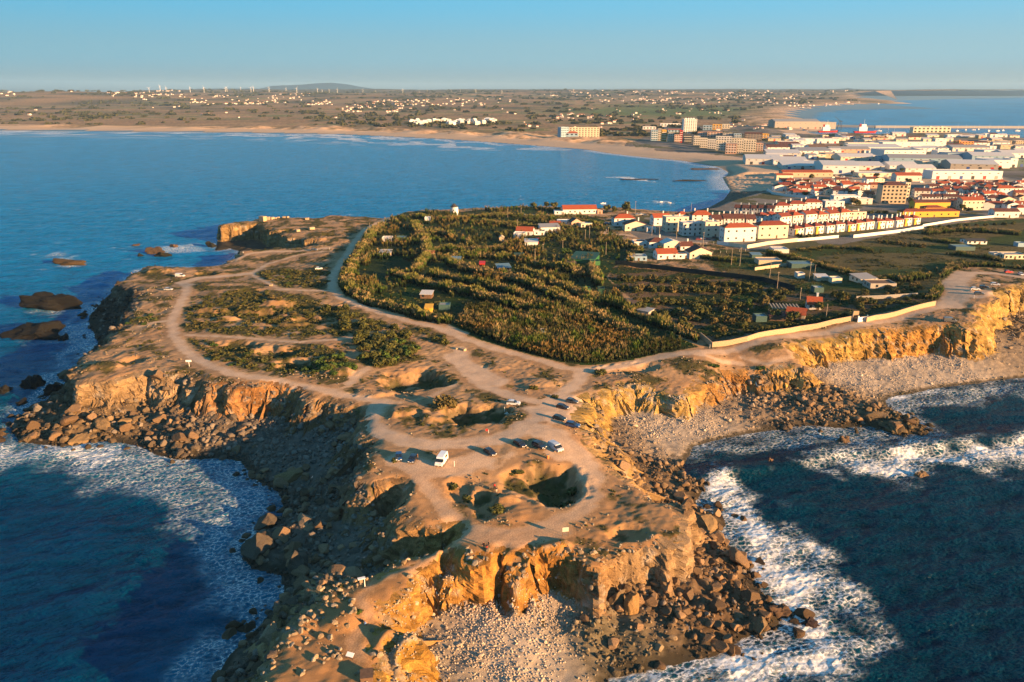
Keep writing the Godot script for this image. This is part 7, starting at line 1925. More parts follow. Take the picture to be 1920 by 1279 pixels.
func leafy() -> StandardMaterial3D:
	var m := mat(Color.WHITE, 0.8, 0.0, 0.3)
	m.vertex_color_use_as_albedo = true
	m.vertex_color_is_srgb = true
	m.cull_mode = BaseMaterial3D.CULL_DISABLED
	m.backlight_enabled = true
	m.backlight = Color(0.25, 0.22, 0.1)
	return m

func build_plants() -> void:
	var leaf := leafy()
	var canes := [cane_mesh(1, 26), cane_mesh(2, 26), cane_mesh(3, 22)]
	# cane hedges, each one a thing
	for hdg in hedges:
		var line: Array = hdg[0]
		var wide: float = hdg[1]
		var tall: float = hdg[2]
		var places := []
		for k in range(0, line.size() - 2, 2):
			var a := Vector2(line[k], line[k + 1])
			var b := Vector2(line[k + 2], line[k + 3])
			var count := int(a.distance_to(b) * wide * 0.85) + 1
			for e in count:
				var p := a.lerp(b, rnd.randf()) + Vector2(rnd.randfn(), rnd.randfn()) * wide * 0.27
				if look(road_map, MX, MD, MC, MNX, MND, p.x, p.y) < 1.0: continue
				var g := noise_a.get_noise_2d(p.x * 5.0, p.y * 5.0)
				var h := tall * 1.15 * rnd.randf_range(0.7, 1.1) * (1.0 + g * 0.6)
				var c := Color(1, 1, 1).lerp(Color(0.72, 0.86, 0.6), smoothstep(-0.1, 0.35, g)).lerp(Color(0.75, 0.75, 0.75), rnd.randf() * 0.5)
				places.append([Transform3D(Basis(Vector3.UP, rnd.randf() * TAU) * Basis.from_scale(Vector3(h * 0.95, h, h * 0.95)), spot(p.x, p.y, -0.1)), c, 0])
		var base: Array = canes[hdg[4]].surface_get_arrays(0)
		var v := PackedVector3Array()
		var n := PackedVector3Array()
		var c := PackedColorArray()
		for q in places:
			var t: Transform3D = q[0]
			v.append_array(t * (base[Mesh.ARRAY_VERTEX] as PackedVector3Array))
			n.append_array((base[Mesh.ARRAY_NORMAL] as PackedVector3Array))
			var tint: Color = q[1]
			for k in base[Mesh.ARRAY_COLOR]: c.append(k * tint)
		var s := []
		s.resize(Mesh.ARRAY_MAX)
		s[Mesh.ARRAY_VERTEX] = v
		s[Mesh.ARRAY_COLOR] = c
		var am := ArrayMesh.new()
		am.add_surface_from_arrays(Mesh.PRIMITIVE_TRIANGLES, s)
		var o := MeshInstance3D.new()
		o.name = numbered("cane_hedge")
		o.mesh = am
		o.material_override = leaf
		add_child(o)
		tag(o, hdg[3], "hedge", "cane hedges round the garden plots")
	# the unbroken cane thicket and the looser canes of the plots
	var reeds := []
	var scrubs := []
	var d := 255.0
	while d < 700.0:
		var step := maxf(1.15, d * 0.0042)
		var x := -110.0
		while x < 200.0:
			var px := x + rnd.randf_range(-0.6, 0.6) * step
			var pd := d + rnd.randf_range(-0.6, 0.6) * step
			x += step
			var cane := zone_at("cane", px, pd)
			if cane > -0.5: continue
			var block := zone_at("thick", px, pd)
			var patch := noise_a.get_noise_2d(px * 2.4 - 50.0, pd * 2.4) + noise_a.get_noise_2d(px * 7.0, pd * 7.0) * 0.5
			if zone_at("lawn", px, pd) < 1.0: continue
			var want := 0.0
			if block < 0.0: want = 0.95
			elif pd > 455.0 and patch > 0.1: want = 0.75
			elif patch > 0.38: want = 0.6
			elif patch > 0.0: want = 0.02
			if rnd.randf() > want:
				if rnd.randf() < 0.10: scrubs.append([px, pd, rnd.randf_range(0.5, 1.2)])
				continue
			var h := rnd.randf_range(2.4, 3.9) * (1.0 + patch * 0.35)
			if block < 0.0: h *= smoothstep(-0.5, -5.0, cane) * 0.4 + 0.6
			var g := noise_a.get_noise_2d(px * 5.0, pd * 5.0)
			var tone := noise_a.get_noise_2d(px * 1.6 + 800.0, pd * 1.6)
			var c := Color(1, 1, 1).lerp(Color(0.58, 0.85, 0.42), smoothstep(-0.05, 0.3, g)).lerp(Color(1.0, 0.9, 0.74), smoothstep(0.1, 0.35, tone)).lerp(Color(0.5, 0.6, 0.42), smoothstep(-0.1, -0.35, tone)).lerp(Color(0.6, 0.6, 0.6), rnd.randf() * 0.7)
			if rnd.randf() < 0.06: h *= 1.35
			reeds.append([Transform3D(Basis(Vector3.UP, rnd.randf() * TAU) * Basis.from_scale(Vector3(h * 0.6, h, h * 0.6)), spot(px, pd, -0.1)), c, rnd.randi() % 3])
		d += step
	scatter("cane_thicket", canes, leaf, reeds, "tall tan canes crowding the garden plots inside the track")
	# low scrub on the open ground
	var tuft := [crown_mesh(11, 46, 0.3, lin(0.045, 0.05, 0.015), lin(0.13, 0.125, 0.045), 0.6), crown_mesh(12, 46, 0.3, lin(0.06, 0.055, 0.02), lin(0.17, 0.14, 0.06), 0.6)]
	var low := []
	for s in scrubs:
		low.append([Transform3D(Basis(Vector3.UP, rnd.randf() * TAU) * Basis.from_scale(Vector3(s[2], s[2] * 0.9, s[2])), spot(s[0], s[1], -0.1)), Color.WHITE, 0])
	for k in 70000:
		var px := rnd.randf_range(-235.0, 330.0)
		var pd := rnd.randf_range(100.0, 640.0)
		if absf(px) > pd * 0.76: continue
		if look(plat_map, MX, MD, MC, MNX, MND, px, pd) > -0.6: continue
		if look(road_map, MX, MD, MC, MNX, MND, px, pd) < 0.6: continue
		if zone_at("cane", px, pd) < 0.0 or zone_at("town", px, pd) < 0.0: continue
		var field := zone_at("field", px, pd)
		var size := lerpf(0.18, 0.55, pow(rnd.randf(), 2.0))
		if field < 0.0:
			if noise_a.get_noise_2d(px * 3.0, pd * 3.0) < 0.12 and rnd.randf() > 0.08: continue
			size *= 1.5
		elif zone_at("gard", px, pd) < 0.0:
			size *= 1.3
		else:
			var h := height(px, pd)
			var scrub := zone_at("scrub", px, pd)
			var green := noise_a.get_noise_2d(px * 4.5, pd * 4.5) * 1.3 + noise_a.get_noise_2d(px * 30.0, pd * 30.0) * 0.5 + noise_a.get_noise_2d(px * 14.0, pd * 14.0 + 40.0) * 0.5
			green += smoothstep(3.0, -3.0, scrub) * 0.5 + smoothstep(310.0, 400.0, pd) * 0.2 - smoothstep(200.0, 150.0, pd) * 0.28
			green += smoothstep(0.8, 3.0, look(level_map, MX, MD, KC, KNX, KND, px, pd) - h) * 0.45
			if green < 0.22 and rnd.randf() > 0.03: continue
			size *= 1.0 + smoothstep(0.0, -3.0, scrub) * 1.4
		low.append([Transform3D(Basis(Vector3.UP, rnd.randf() * TAU) * Basis.from_scale(Vector3(size * 1.4, size, size * 1.4)), spot(px, pd, -0.05)), Color(1, 1, 1).lerp(Color(0.7, 0.75, 0.6), rnd.randf()), rnd.randi() % 2])
	scatter("low_scrub", tuft, leaf, low, "low dry scrub dotted over the open ground")
	# bushes one can tell apart
	var crowns := []
	for k in 4: crowns.append(crown_mesh(20 + k, 420, 0.17, lin(0.03, 0.036, 0.010), lin(0.12, 0.115, 0.034)))
	for k in 2: crowns.append(crown_mesh(30 + k, 420, 0.16, lin(0.028, 0.05, 0.012), lin(0.085, 0.13, 0.03)))
	for k in 2: crowns.append(crown_mesh(40 + k, 420, 0.17, lin(0.05, 0.042, 0.015), lin(0.19, 0.145, 0.06)))
	var wood := mat(lin(0.10, 0.07, 0.045), 0.95)
	var st := Bag.new()
	for k in 4: st.tube(Vector3.ZERO, Vector3(cos(k * 1.6) * 0.45, 0.55, sin(k * 1.6) * 0.45), 0.05, 0.02, 5)
	var stems := st.done()
	for set_ in bushes:
		var q: Array = set_[2]
		var order := range(0, q.size(), 5)
		var n := order.size()
		var xs := order.map(func(k): return q[k])
		var ds := order.map(func(k): return q[k + 1])
		var rs := order.map(func(k): return q[k + 2])
		xs.sort(); ds.sort(); rs.sort()
		for k in order:
			var label: String = set_[0]
			if n > 1:
				# which one of its group: by size, by depth, by side
				var u := xs.find(q[k]) / float(n - 1)
				var side := "leftmost" if u < 0.17 else ("left" if u < 0.4 else ("middle" if u < 0.6 else ("right" if u < 0.83 else "rightmost")))
				var dep := "far" if q[k + 1] > ds[int(n * 0.66)] else ("near" if q[k + 1] < ds[int(n * 0.33)] else "central")
				label = "%s %s, %s %s" % ["broad" if q[k + 2] > rs[int(n * 0.55)] else "small", label, dep, side]
			var o := thing("bush", label, "bush", spot(q[k], q[k + 1], -0.05), q[k] * 1.7, set_[1])
			part("foliage", crowns[q[k + 4]], leaf, o).scale = Vector3(q[k + 2], q[k + 3], q[k + 2] * rnd.randf_range(0.85, 1.15))
			if q[k + 2] > 2.2:
				part("stem", stems, wood, o).scale = Vector3(q[k + 2], q[k + 3], q[k + 2])
	var tr := Bag.new()
	tr.tube(Vector3.ZERO, Vector3(0.02, 0.5, 0.0), 0.05, 0.035, 7)
	for k in 5: tr.tube(Vector3(0.02, 0.4, 0), Vector3(cos(k * 1.26) * 0.28, 0.75, sin(k * 1.26) * 0.28), 0.025, 0.01, 5)
	var trunk := tr.done()
	var all_trees: Array = trees.duplicate()
	for k in 40:
		var left := k % 3 == 0
		var px := rnd.randf_range(250.0, 460.0) if left else rnd.randf_range(330.0, 760.0)
		var pd := rnd.randf_range(640.0, 800.0) if left else rnd.randf_range(880.0, 1300.0)
		if px > pd * 0.64 or shore_at(px, pd) > -60.0: continue
		all_trees.append([px, pd, rnd.randf_range(2.5, 4.5), rnd.randf_range(4.0, 7.5), [0, 1, 1, 6][k % 4], "dark leafy tree between roofs of the " + ("old town" if left else "harbour estate"), "trees scattered in the town"])
	for t in all_trees:
		var o := thing("tree", t[5], "tree", spot(t[0], t[1], -0.05), t[0], t[6])
		var q := part("trunk", trunk, wood, o)
		q.scale = Vector3(t[3] * 1.3, t[3], t[3] * 1.3)
		var f := part("crown", crowns[t[4]], leaf, o, Vector3(0, t[3] * 0.35, 0))
		f.scale = Vector3(t[2], t[3] * 0.7, t[2])
	print("plants ", reeds.size(), " ", low.size())

# ---------------------------------------------------------------- buildings
var paints := {}
var shapes := {}
func colour(k: String) -> StandardMaterial3D:
	if paints.has(k):
		return paints[k]
	var table := {"white": [0.72, 0.735, 0.75, 0.85], "cream": [0.68, 0.61, 0.48, 0.85], "sand": [0.52, 0.42, 0.30, 0.9], "yellow": [0.72, 0.40, 0.05, 0.8], "pale": [0.62, 0.60, 0.58, 0.85], "grey": [0.40, 0.36, 0.32, 0.9], "blue": [0.28, 0.42, 0.55, 0.7], "pink": [0.58, 0.36, 0.27, 0.85], "orange": [0.62, 0.26, 0.07, 0.85],
		"red_tile": [0.30, 0.062, 0.032, 0.85], "orange_tile": [0.44, 0.095, 0.035, 0.85], "brown_tile": [0.15, 0.052, 0.038, 0.85], "sheet": [0.58, 0.56, 0.54, 0.55], "dull_sheet": [0.30, 0.295, 0.29, 0.6], "green_sheet": [0.018, 0.07, 0.042, 0.6], "dark": [0.05, 0.05, 0.05, 0.8], "teal": [0.05, 0.11, 0.11, 0.6], "brown": [0.16, 0.095, 0.06, 0.9], "blue_sheet": [0.13, 0.22, 0.27, 0.5], "red_paint": [0.55, 0.03, 0.02, 0.6], "blue_paint": [0.02, 0.07, 0.30, 0.6], "bright_green": [0.03, 0.14, 0.05, 0.6],
		"glass": [0.02, 0.025, 0.03, 0.15], "wood": [0.16, 0.09, 0.05, 0.8], "stone": [0.46, 0.34, 0.22, 0.9], "steel": [0.45, 0.46, 0.48, 0.4], "net": [0.008, 0.018, 0.022, 0.9], "concrete": [0.36, 0.34, 0.31, 0.9]}
	var c: Array = table[k]
	var m := mat(lin(c[0], c[1], c[2]), c[3])
	if k != "glass" and k != "steel":
		m.albedo_texture = weathered
		m.uv1_triplanar = true
		m.uv1_world_triplanar = true
		m.uv1_scale = Vector3.ONE / 7.0
	if k.ends_with("tile"):
		m.albedo_texture = tile_tone
		m.uv1_scale = Vector3.ONE / 4.0
		m.normal_enabled = true
		m.normal_texture = tile_bump
	paints[k] = m
	return m
var weathered: Texture2D
var tile_tone: Texture2D
var tile_bump: Texture2D

func shape(key: String, make: Callable) -> Mesh:
	if not shapes.has(key):
		shapes[key] = make.call()
	return shapes[key]

func box_mesh(w: float, h: float, d: float) -> Mesh:
	return shape("box %.2f %.2f %.2f" % [w, h, d], func():
		var b := Bag.new()
		b.box(Vector3(-w / 2, 0, -d / 2), Vector3(w / 2, h, d / 2))
		return b.done())

# walls, with gable ends carried up where the roof is a gable along x
func wall_mesh(w: float, d: float, h: float, kind: String, rise: float) -> Mesh:
	return shape("wall %.1f %.1f %.1f %s %.1f" % [w, d, h, kind, rise], func():
		var b := Bag.new()
		b.box(Vector3(-w / 2, -1.5, -d / 2), Vector3(w / 2, h, d / 2))
		if kind == "gable":
			for s in [-1, 1]:
				var x: float = s * w / 2
				var p := [Vector3(x, h, -d / 2), Vector3(x, h, d / 2), Vector3(x, h + rise - 0.05, 0)]
				if s > 0: b.tri(p[1], p[2], p[0])
				else: b.tri(p[0], p[2], p[1])
		elif kind == "gable_front":
			for s in [-1, 1]:
				var z: float = s * d / 2
				var p := [Vector3(-w / 2, h, z), Vector3(w / 2, h, z), Vector3(0, h + rise - 0.05, z)]
				if s > 0: b.tri(p[0], p[2], p[1])
				else: b.tri(p[1], p[2], p[0])
		elif kind == "flat":
			for q in [[-w / 2, w / 2, -d / 2, -d / 2 + 0.25], [-w / 2, w / 2, d / 2 - 0.25, d / 2], [-w / 2, -w / 2 + 0.25, -d / 2 + 0.25, d / 2 - 0.25], [w / 2 - 0.25, w / 2, -d / 2 + 0.25, d / 2 - 0.25]]:
				b.box(Vector3(q[0], h, q[2]), Vector3(q[1], h + 0.5, q[3]))
		return b.done())

func slab(b: Bag, p: Array, thick: float) -> void:
	# a sloping sheet with thickness, corners in order seen from above, clockwise
	var dn := Vector3(0, -thick, 0)
	for k in range(1, p.size() - 1): b.tri(p[0], p[k], p[k + 1])
	for k in range(1, p.size() - 1): b.tri(p[0] + dn, p[k + 1] + dn, p[k] + dn)
	for k in p.size():
		var q: Vector3 = p[k]
		var r: Vector3 = p[(k + 1) % p.size()]
		b.quad(q, q + dn, r + dn, r)

func roof_mesh(w: float, d: float, h: float, kind: String, rise: float) -> Mesh:
	return shape("roof %.1f %.1f %.1f %s %.1f" % [w, d, h, kind, rise], func():
		var b := Bag.new()
		var e := 0.35
		var x := w / 2 + e
		var z := d / 2 + e
		var y := h + 0.02
		var t := h + rise + 0.1
		match kind:
			"gable":
				slab(b, [Vector3(-x, y, z), Vector3(-x, t, 0), Vector3(x, t, 0), Vector3(x, y, z)], 0.16)
				slab(b, [Vector3(x, y, -z), Vector3(x, t, 0), Vector3(-x, t, 0), Vector3(-x, y, -z)], 0.16)
			"gable_front":
				slab(b, [Vector3(x, y, z), Vector3(0, t, z), Vector3(0, t, -z), Vector3(x, y, -z)], 0.16)
				slab(b, [Vector3(-x, y, -z), Vector3(0, t, -z), Vector3(0, t, z), Vector3(-x, y, z)], 0.16)
			"hip":
				var k := maxf(0.0, x - z)
				slab(b, [Vector3(-x, y, z), Vector3(-k, t, 0), Vector3(k, t, 0), Vector3(x, y, z)], 0.16)
				slab(b, [Vector3(x, y, -z), Vector3(k, t, 0), Vector3(-k, t, 0), Vector3(-x, y, -z)], 0.16)
				slab(b, [Vector3(x, y, z), Vector3(k, t, 0), Vector3(x, y, -z)], 0.16)
				slab(b, [Vector3(-x, y, -z), Vector3(-k, t, 0), Vector3(-x, y, z)], 0.16)
			"shed":
				slab(b, [Vector3(-x, y, z), Vector3(-x, y + rise, -z), Vector3(x, y + rise, -z), Vector3(x, y, z)], 0.14)
			_:
				b.box(Vector3(-w / 2 + 0.26, h - 0.1, -d / 2 + 0.26), Vector3(w / 2 - 0.26, h + 0.08, d / 2 - 0.26))
		return b.done())

# [x, d, turn, width, depth, height, roof kind, rise, wall, roof colour, floors, windows across, chimneys, label, category, group, bay colour]
func house(r: Array, called := "house") -> Node3D:
	var w: float = r[3]
	var dp: float = r[4]
	var h: float = r[5]
	var rise: float = r[7]
	var o := thing(called, r[13], r[14], spot(r[0], r[1]), r[2], r[15])
	part("wall", wall_mesh(w, dp, h, r[6], rise), colour(r[8]), o)
	part("roof", roof_mesh(w, dp, h, r[6], rise), colour(r[9]), o)
	var floors: int = r[10]
	var across: int = r[11]
	var storey := h / maxf(floors, 1)
	for f in floors:
		for k in across:
			var x := w * ((k + 0.5) / across - 0.5)
			if f == 0 and k == across / 2:
				part("door", box_mesh(1.1, minf(2.1, storey * 0.8), 0.12), colour("wood"), o, Vector3(x, 0.0, dp / 2 + 0.01))
			else:
				part("window", box_mesh(1.2, 1.25, 0.1), colour("glass"), o, Vector3(x, f * storey + storey * 0.36, dp / 2 + 0.01))
		if across > 1:
			for s in [-1, 1]:
				for k in (1 if dp < 9.0 else 2):
					part("window", box_mesh(0.1, 1.2, 1.0), colour("glass"), o, Vector3(s * (w / 2 + 0.01), f * storey + storey * 0.36, dp * (0.18 - 0.36 * k)))
	for k in r[12]:
		var cx: float = w * (-0.32 + 0.64 * (k / maxf(r[12] - 1.0, 1.0) if r[12] > 1 else 0.8))
		var c := part("chimney", box_mesh(0.8, rise + 1.5, 0.8), colour("white"), o, Vector3(cx, h - 0.05, -dp * 0.12))
		part("chimney_cap", box_mesh(1.05, 0.25, 1.05), colour("white"), c, Vector3(0, rise + 1.5, 0))
	if r.size() > 16 and r[16]:
		part("bay", box_mesh(2.0, h * 0.92, 0.9), colour(r[16]), o, Vector3(-w * 0.32, 0, dp / 2 + 0.45))
	return o

# a block of flats: slab, flat roof, rows of windows, balcony bands
func block(r: Array) -> Node3D:
	var w: float = r[3]
	var dp: float = r[4]
	var h: float = r[5]
	var o := thing("apartment_block" if r[14] != "hotel" else "hotel", r[13], r[14], spot(r[0], r[1]), r[2], r[15])
	part("wall", wall_mesh(w, dp, h, "flat" if r[6] == "flat" else r[6], r[7]), colour(r[8]), o)
	part("roof", roof_mesh(w, dp, h, r[6], r[7]), colour(r[9]), o)
	var floors: int = r[10]
	var across: int = r[11]
	for f in floors:
		for k in across:
			part("window", box_mesh(w / across * 0.5, h / floors * 0.5, 0.12), colour("glass"), o, Vector3(w * ((k + 0.5) / across - 0.5), h / floors * (f + 0.3), dp / 2 + 0.02))
		for k in 2:
			part("window", box_mesh(0.12, h / floors * 0.45, 1.4), colour("glass"), o, Vector3(w / 2 + 0.02, h / floors * (f + 0.3), dp * (0.22 - 0.44 * k)))
		if f and r[16]:
			part("balcony", box_mesh(w * 0.9, 0.9, 1.0), colour(r[16]), o, Vector3(0, h / floors * f - 0.1, dp / 2 + 0.5))
	for k in r[12]:
		part("stair_head", box_mesh(4, 2.6, 4), colour(r[8]), o, Vector3(w * (-0.3 + 0.6 * k / maxf(r[12] - 1, 1)), h + 0.08, -1))
	return o

func build_houses() -> void:
	weathered = grain(51, 0.02, 0.78, 1.0)
	tile_tone = grain(52, 0.05, 0.62, 1.0)
	tile_bump = bumps(53, 0.06, 6.0)
	for r in houses: house(r)
	# the crowded old streets either side of the beige flats
	for k in 136:
		var q: Array = old_streets[0] if k < 52 else old_streets[1]
		var p := Vector2(q[0], q[1]).lerp(Vector2(q[2], q[3]), rnd.randf()).lerp(Vector2(q[6], q[7]).lerp(Vector2(q[4], q[5]), rnd.randf()), rnd.randf())
		var c := k % 3
		house([p.x, p.y, rnd.randf_range(-0.24, 0.24), rnd.randf_range(8, 15), rnd.randf_range(7, 9), rnd.randf_range(3, 6.2), ["gable", "hip", "gable", "gable_front"][rnd.randi() % 4], 2.0, ["white", "pale", "cream", "white", "pink"][rnd.randi() % 5], ["red_tile", "brown_tile", "orange_tile"][c], 1 + k % 2, 2, k % 2,
			"%s %s house in the old streets %s of the beige flats" % [["low", "long", "small", "tall"][k % 4], ["red roofed", "brown roofed", "orange roofed"][c], "left" if k < 52 else "right"], "house", "houses in the old streets " + ("left" if k < 52 else "right")])
	for k in 84:
		var q: Array = estate_corners
		var u := rnd.randf()
		var p := Vector2(q[0], q[1]).lerp(Vector2(q[2], q[3]), u).lerp(Vector2(q[6], q[7]).lerp(Vector2(q[4], q[5]), u), rnd.randf())
		if shore_at(p.x, p.y) > -20.0: continue
		warehouses.append([p.x, p.y, 0.0, rnd.randf_range(12, 36), rnd.randf_range(10, 24), rnd.randf_range(4, 7), ["gable", "flat", "shed"][k % 3], 2.5 if k % 3 != 1 else 0.3, ["white", "white", "cream", "pale", "sand"][k % 5], ["sheet", "dull_sheet", "brown_tile", "sheet"][k % 4],
			"small %s building in the crowded %s of the estate" % [["pale", "low", "white", "squat"][k % 4], "left half" if u < 0.5 else "right half"], "small buildings of the harbour estate"])
	for r in sheds: house(r, "shed")
	for r in blocks: block(r)
	for r in warehouses:
		var o := thing("warehouse", r[10], "warehouse", spot(r[0], r[1]), r[2], r[11])
		var w: float = r[3]
		var dp: float = r[4]
		var h: float = r[5]
		part("wall", wall_mesh(w, dp, h, r[6], r[7]), colour(r[8]), o)
		part("roof", roof_mesh(w, dp, h, r[6], r[7]), colour(r[9]), o)
		var doors := clampi(int(w / 14.0), 1, 6)
		for k in doors:
			part("door", box_mesh(4.0, minf(4.0, h * 0.6), 0.15), colour(["grey", "blue_paint", "dark", "red_paint"][(k + int(w)) % 4]), o, Vector3(w * ((k + 0.5) / doors - 0.5), 0, dp / 2 + 0.03))
		for k in mini(int(w / 9.0), 8):
			part("window", box_mesh(2.4, 0.9, 0.12), colour("glass"), o, Vector3(w * ((k + 0.5) / mini(int(w / 9.0), 8) - 0.5), h * 0.72, dp / 2 + 0.02))
	# garden and boundary walls
	for q in walls:
		var line: Array = q[0]
		var o := Node3D.new()
		o.name = numbered("wall_run")
		add_child(o)
		tag(o, q[4], "wall", q[5])
		for k in range(0, line.size() - 2, 2):
			var a := spot(line[k], line[k + 1])
			var e := spot(line[k + 2], line[k + 3])
			var span := Vector2(e.x - a.x, e.z - a.z).length()
			var bays := maxi(1, int(span / 6.0))
			for i in bays:
				var p := a.lerp(e, i / float(bays))
				var n := a.lerp(e, (i + 1) / float(bays))
				p.y = height(p.x, -p.z)
				n.y = height(n.x, -n.z)
				var side: Vector3 = (n - p).cross(Vector3.UP).normalized() * q[2] * 0.5
				var up := Vector3(0, q[1], 0)
				var dn := Vector3(0, -1, 0)
				var b := Bag.new()
				b.quad(p + side + dn, p + side + up, n + side + up, n + side + dn)
				b.quad(n - side + dn, n - side + up, p - side + up, p - side + dn)
				b.quad(p + side + up, p - side + up, n - side + up, n + side + up)
				b.quad(p - side + dn, p - side + up, p + side + up, p + side + dn)
				b.quad(n + side + dn, n + side + up, n - side + up, n - side + dn)
				part("panel", b.done(), colour(q[3]), o)

# ---------------------------------------------------------------- vehicles
# outline of a side view swept across, narrowing above the waist
func hull(profile: Array, half: float, waist: float, tuck: float) -> ArrayMesh:
	var b := Bag.new()
	var n := profile.size()
	var mid := Vector3.ZERO
	for p in profile: mid += Vector3(p[0], p[1], 0) / n
	for k in n:
		var p: Array = profile[k]
		var q: Array = profile[(k + 1) % n]
		var wp := half - maxf(0.0, p[1] - waist) * tuck
		var wq := half - maxf(0.0, q[1] - waist) * tuck
		b.quad(Vector3(p[0], p[1], wp), Vector3(p[0], p[1], -wp), Vector3(q[0], q[1], -wq), Vector3(q[0], q[1], wq))
		var wm := half - maxf(0.0, mid.y - waist) * tuck + 0.02
		b.tri(Vector3(p[0], p[1], wp), Vector3(q[0], q[1], wq), Vector3(mid.x, mid.y, wm))
		b.tri(Vector3(q[0], q[1], -wq), Vector3(p[0], p[1], -wp), Vector3(mid.x, mid.y, -wm))
	return b.done()

func wheel_mesh(r: float) -> ArrayMesh:
	var b := Bag.new()
	b.tube(Vector3(0, 0, -0.11), Vector3(0, 0, 0.11), r, r, 14)
	return b.done()

func rim_mesh(r: float) -> ArrayMesh:
	var b := Bag.new()
	b.tube(Vector3(0, 0, -0.125), Vector3(0, 0, 0.125), r, r, 10)
	return b.done()

func car(kind: String, paintwork: Color, at: Vector3, turn: float, label: String, category: String, group: String) -> Node3D:
	var o := thing({"van": "van", "camper": "camper_van"}.get(kind, "car"), label, category, at, deg_to_rad(turn), group)
	var body := mat(paintwork, 0.28, 0.1, 0.5)
	body.clearcoat_enabled = true
	body.clearcoat = 0.6
	var glass := mat(lin(0.012, 0.014, 0.017), 0.06, 0.0, 0.6)
	var rubber := mat(lin(0.015, 0.015, 0.015), 0.9)
	var alloy := mat(lin(0.4, 0.4, 0.42), 0.35, 0.8)
	var half := 0.88
	var base := []
	var top := []
	var roof := []
	var r := 0.31
	var axle := [-1.25, 1.3]
	match kind:
		"hatch":
			base = [[-2.05, 0.28], [-2.1, 0.6], [-2.02, 0.92], [-1.0, 0.97], [0.9, 0.95], [1.75, 0.82], [2.05, 0.62], [2.08, 0.3]]
			top = [[-2.0, 0.93], [-1.72, 1.38], [-0.9, 1.47], [0.1, 1.44], [1.05, 0.94]]
			roof = [[-1.74, 1.37], [-0.9, 1.49], [0.15, 1.45], [0.1, 1.40], [-1.7, 1.33]]
		"suv":
			half = 0.93
			r = 0.36
			base = [[-2.2, 0.36], [-2.25, 0.75], [-2.2, 1.08], [-1.0, 1.1], [0.8, 1.08], [1.85, 0.98], [2.2, 0.78], [2.22, 0.36]]
			top = [[-2.15, 1.08], [-1.9, 1.6], [-0.9, 1.68], [0.15, 1.64], [1.05, 1.08]]
			roof = [[-1.92, 1.59], [-0.9, 1.70], [0.2, 1.65], [0.15, 1.59], [-1.88, 1.54]]
		"van":
			half = 1.0
			r = 0.34
			axle = [-1.5, 1.6]
			base = [[-2.5, 0.32], [-2.52, 1.2], [-2.42, 1.98], [-0.6, 2.04], [0.9, 1.98], [1.3, 1.6], [1.75, 1.12], [2.4, 0.9], [2.48, 0.34]]
			top = [[0.35, 1.25], [0.4, 1.78], [1.15, 1.8], [1.4, 1.58], [1.78, 1.16]]
			roof = [[-2.4, 1.97], [-0.6, 2.06], [0.88, 1.99], [0.86, 1.9], [-2.38, 1.9]]
		_:
			half = 1.04
			r = 0.34
			axle = [-1.55, 1.75]
			base = [[-2.7, 0.32], [-2.72, 1.4], [-2.64, 2.5], [-0.6, 2.56], [1.35, 2.48], [1.75, 2.05], [2.1, 1.25], [2.65, 1.05], [2.72, 0.36]]
			top = [[1.2, 1.35], [1.22, 2.1], [1.72, 2.12], [2.14, 1.32]]
			roof = [[-2.62, 2.49], [-0.6, 2.58], [1.33, 2.49], [1.3, 2.4], [-2.6, 2.4]]
	part("body", shape("body " + kind, func(): return hull(base, half, base[2][1] if kind in ["hatch", "suv"] else 1.2, 0.12)), body, o)
	part("window", shape("win " + kind, func(): return hull(top, half - 0.02 if kind in ["hatch", "suv"] else half + 0.012, top[0][1], 0.22 if kind in ["hatch", "suv"] else 0.12)), glass, o)
	part("roof", shape("top " + kind, func(): return hull(roof, half - 0.1 if kind in ["hatch", "suv"] else half - 0.06, 1.2, 0.06)), body, o)
	if kind == "camper":
		part("side_window", box_mesh(1.3, 0.6, 2.1), glass, o, Vector3(-1.0, 1.5, 0))
	for x in axle:
		for z in [-1, 1]:
			var w := part("wheel", shape("wheel %.2f" % r, func(): return wheel_mesh(r)), rubber, o, Vector3(x, r, z * (half - 0.1)))
			part("rim", shape("rim %.2f" % r, func(): return rim_mesh(r * 0.6)), alloy, w)
	var fx: float = base[-1][0] - 0.06
	var fy: float = base[-2][1] - 0.05
	for z in [-1, 1]:
		part("headlight", box_mesh(0.16, 0.16, 0.38), mat(lin(0.7, 0.7, 0.68), 0.15), o, Vector3(fx, fy, z * (half - 0.28)))
		part("tail_light", box_mesh(0.1, 0.22, 0.2), mat(lin(0.35, 0.015, 0.01), 0.3), o, Vector3(base[1][0] + 0.02, base[1][1] + 0.15, z * (half - 0.16)))
		if kind in ["hatch", "suv"]:
			part("mirror", box_mesh(0.16, 0.14, 0.2), body, o, Vector3(0.75, top[0][1] + 0.02, z * (half + 0.08)))
	part("bumper", box_mesh(0.12, 0.2, half * 1.7), mat(lin(0.03, 0.03, 0.03), 0.7), o, Vector3(base[-1][0] - 0.03, 0.34, 0))
	part("number_plate", box_mesh(0.03, 0.11, 0.5), mat(lin(0.6, 0.6, 0.58), 0.5), o, Vector3(base[-1][0] + 0.04, 0.42, 0))
	return o

func build_vehicles() -> void:
	for r in vehicles:
		var p := spot(r[0], r[1])
		car(r[2], lin(r[4][0], r[4][1], r[4][2]), p, r[3], r[5], r[6], r[7])

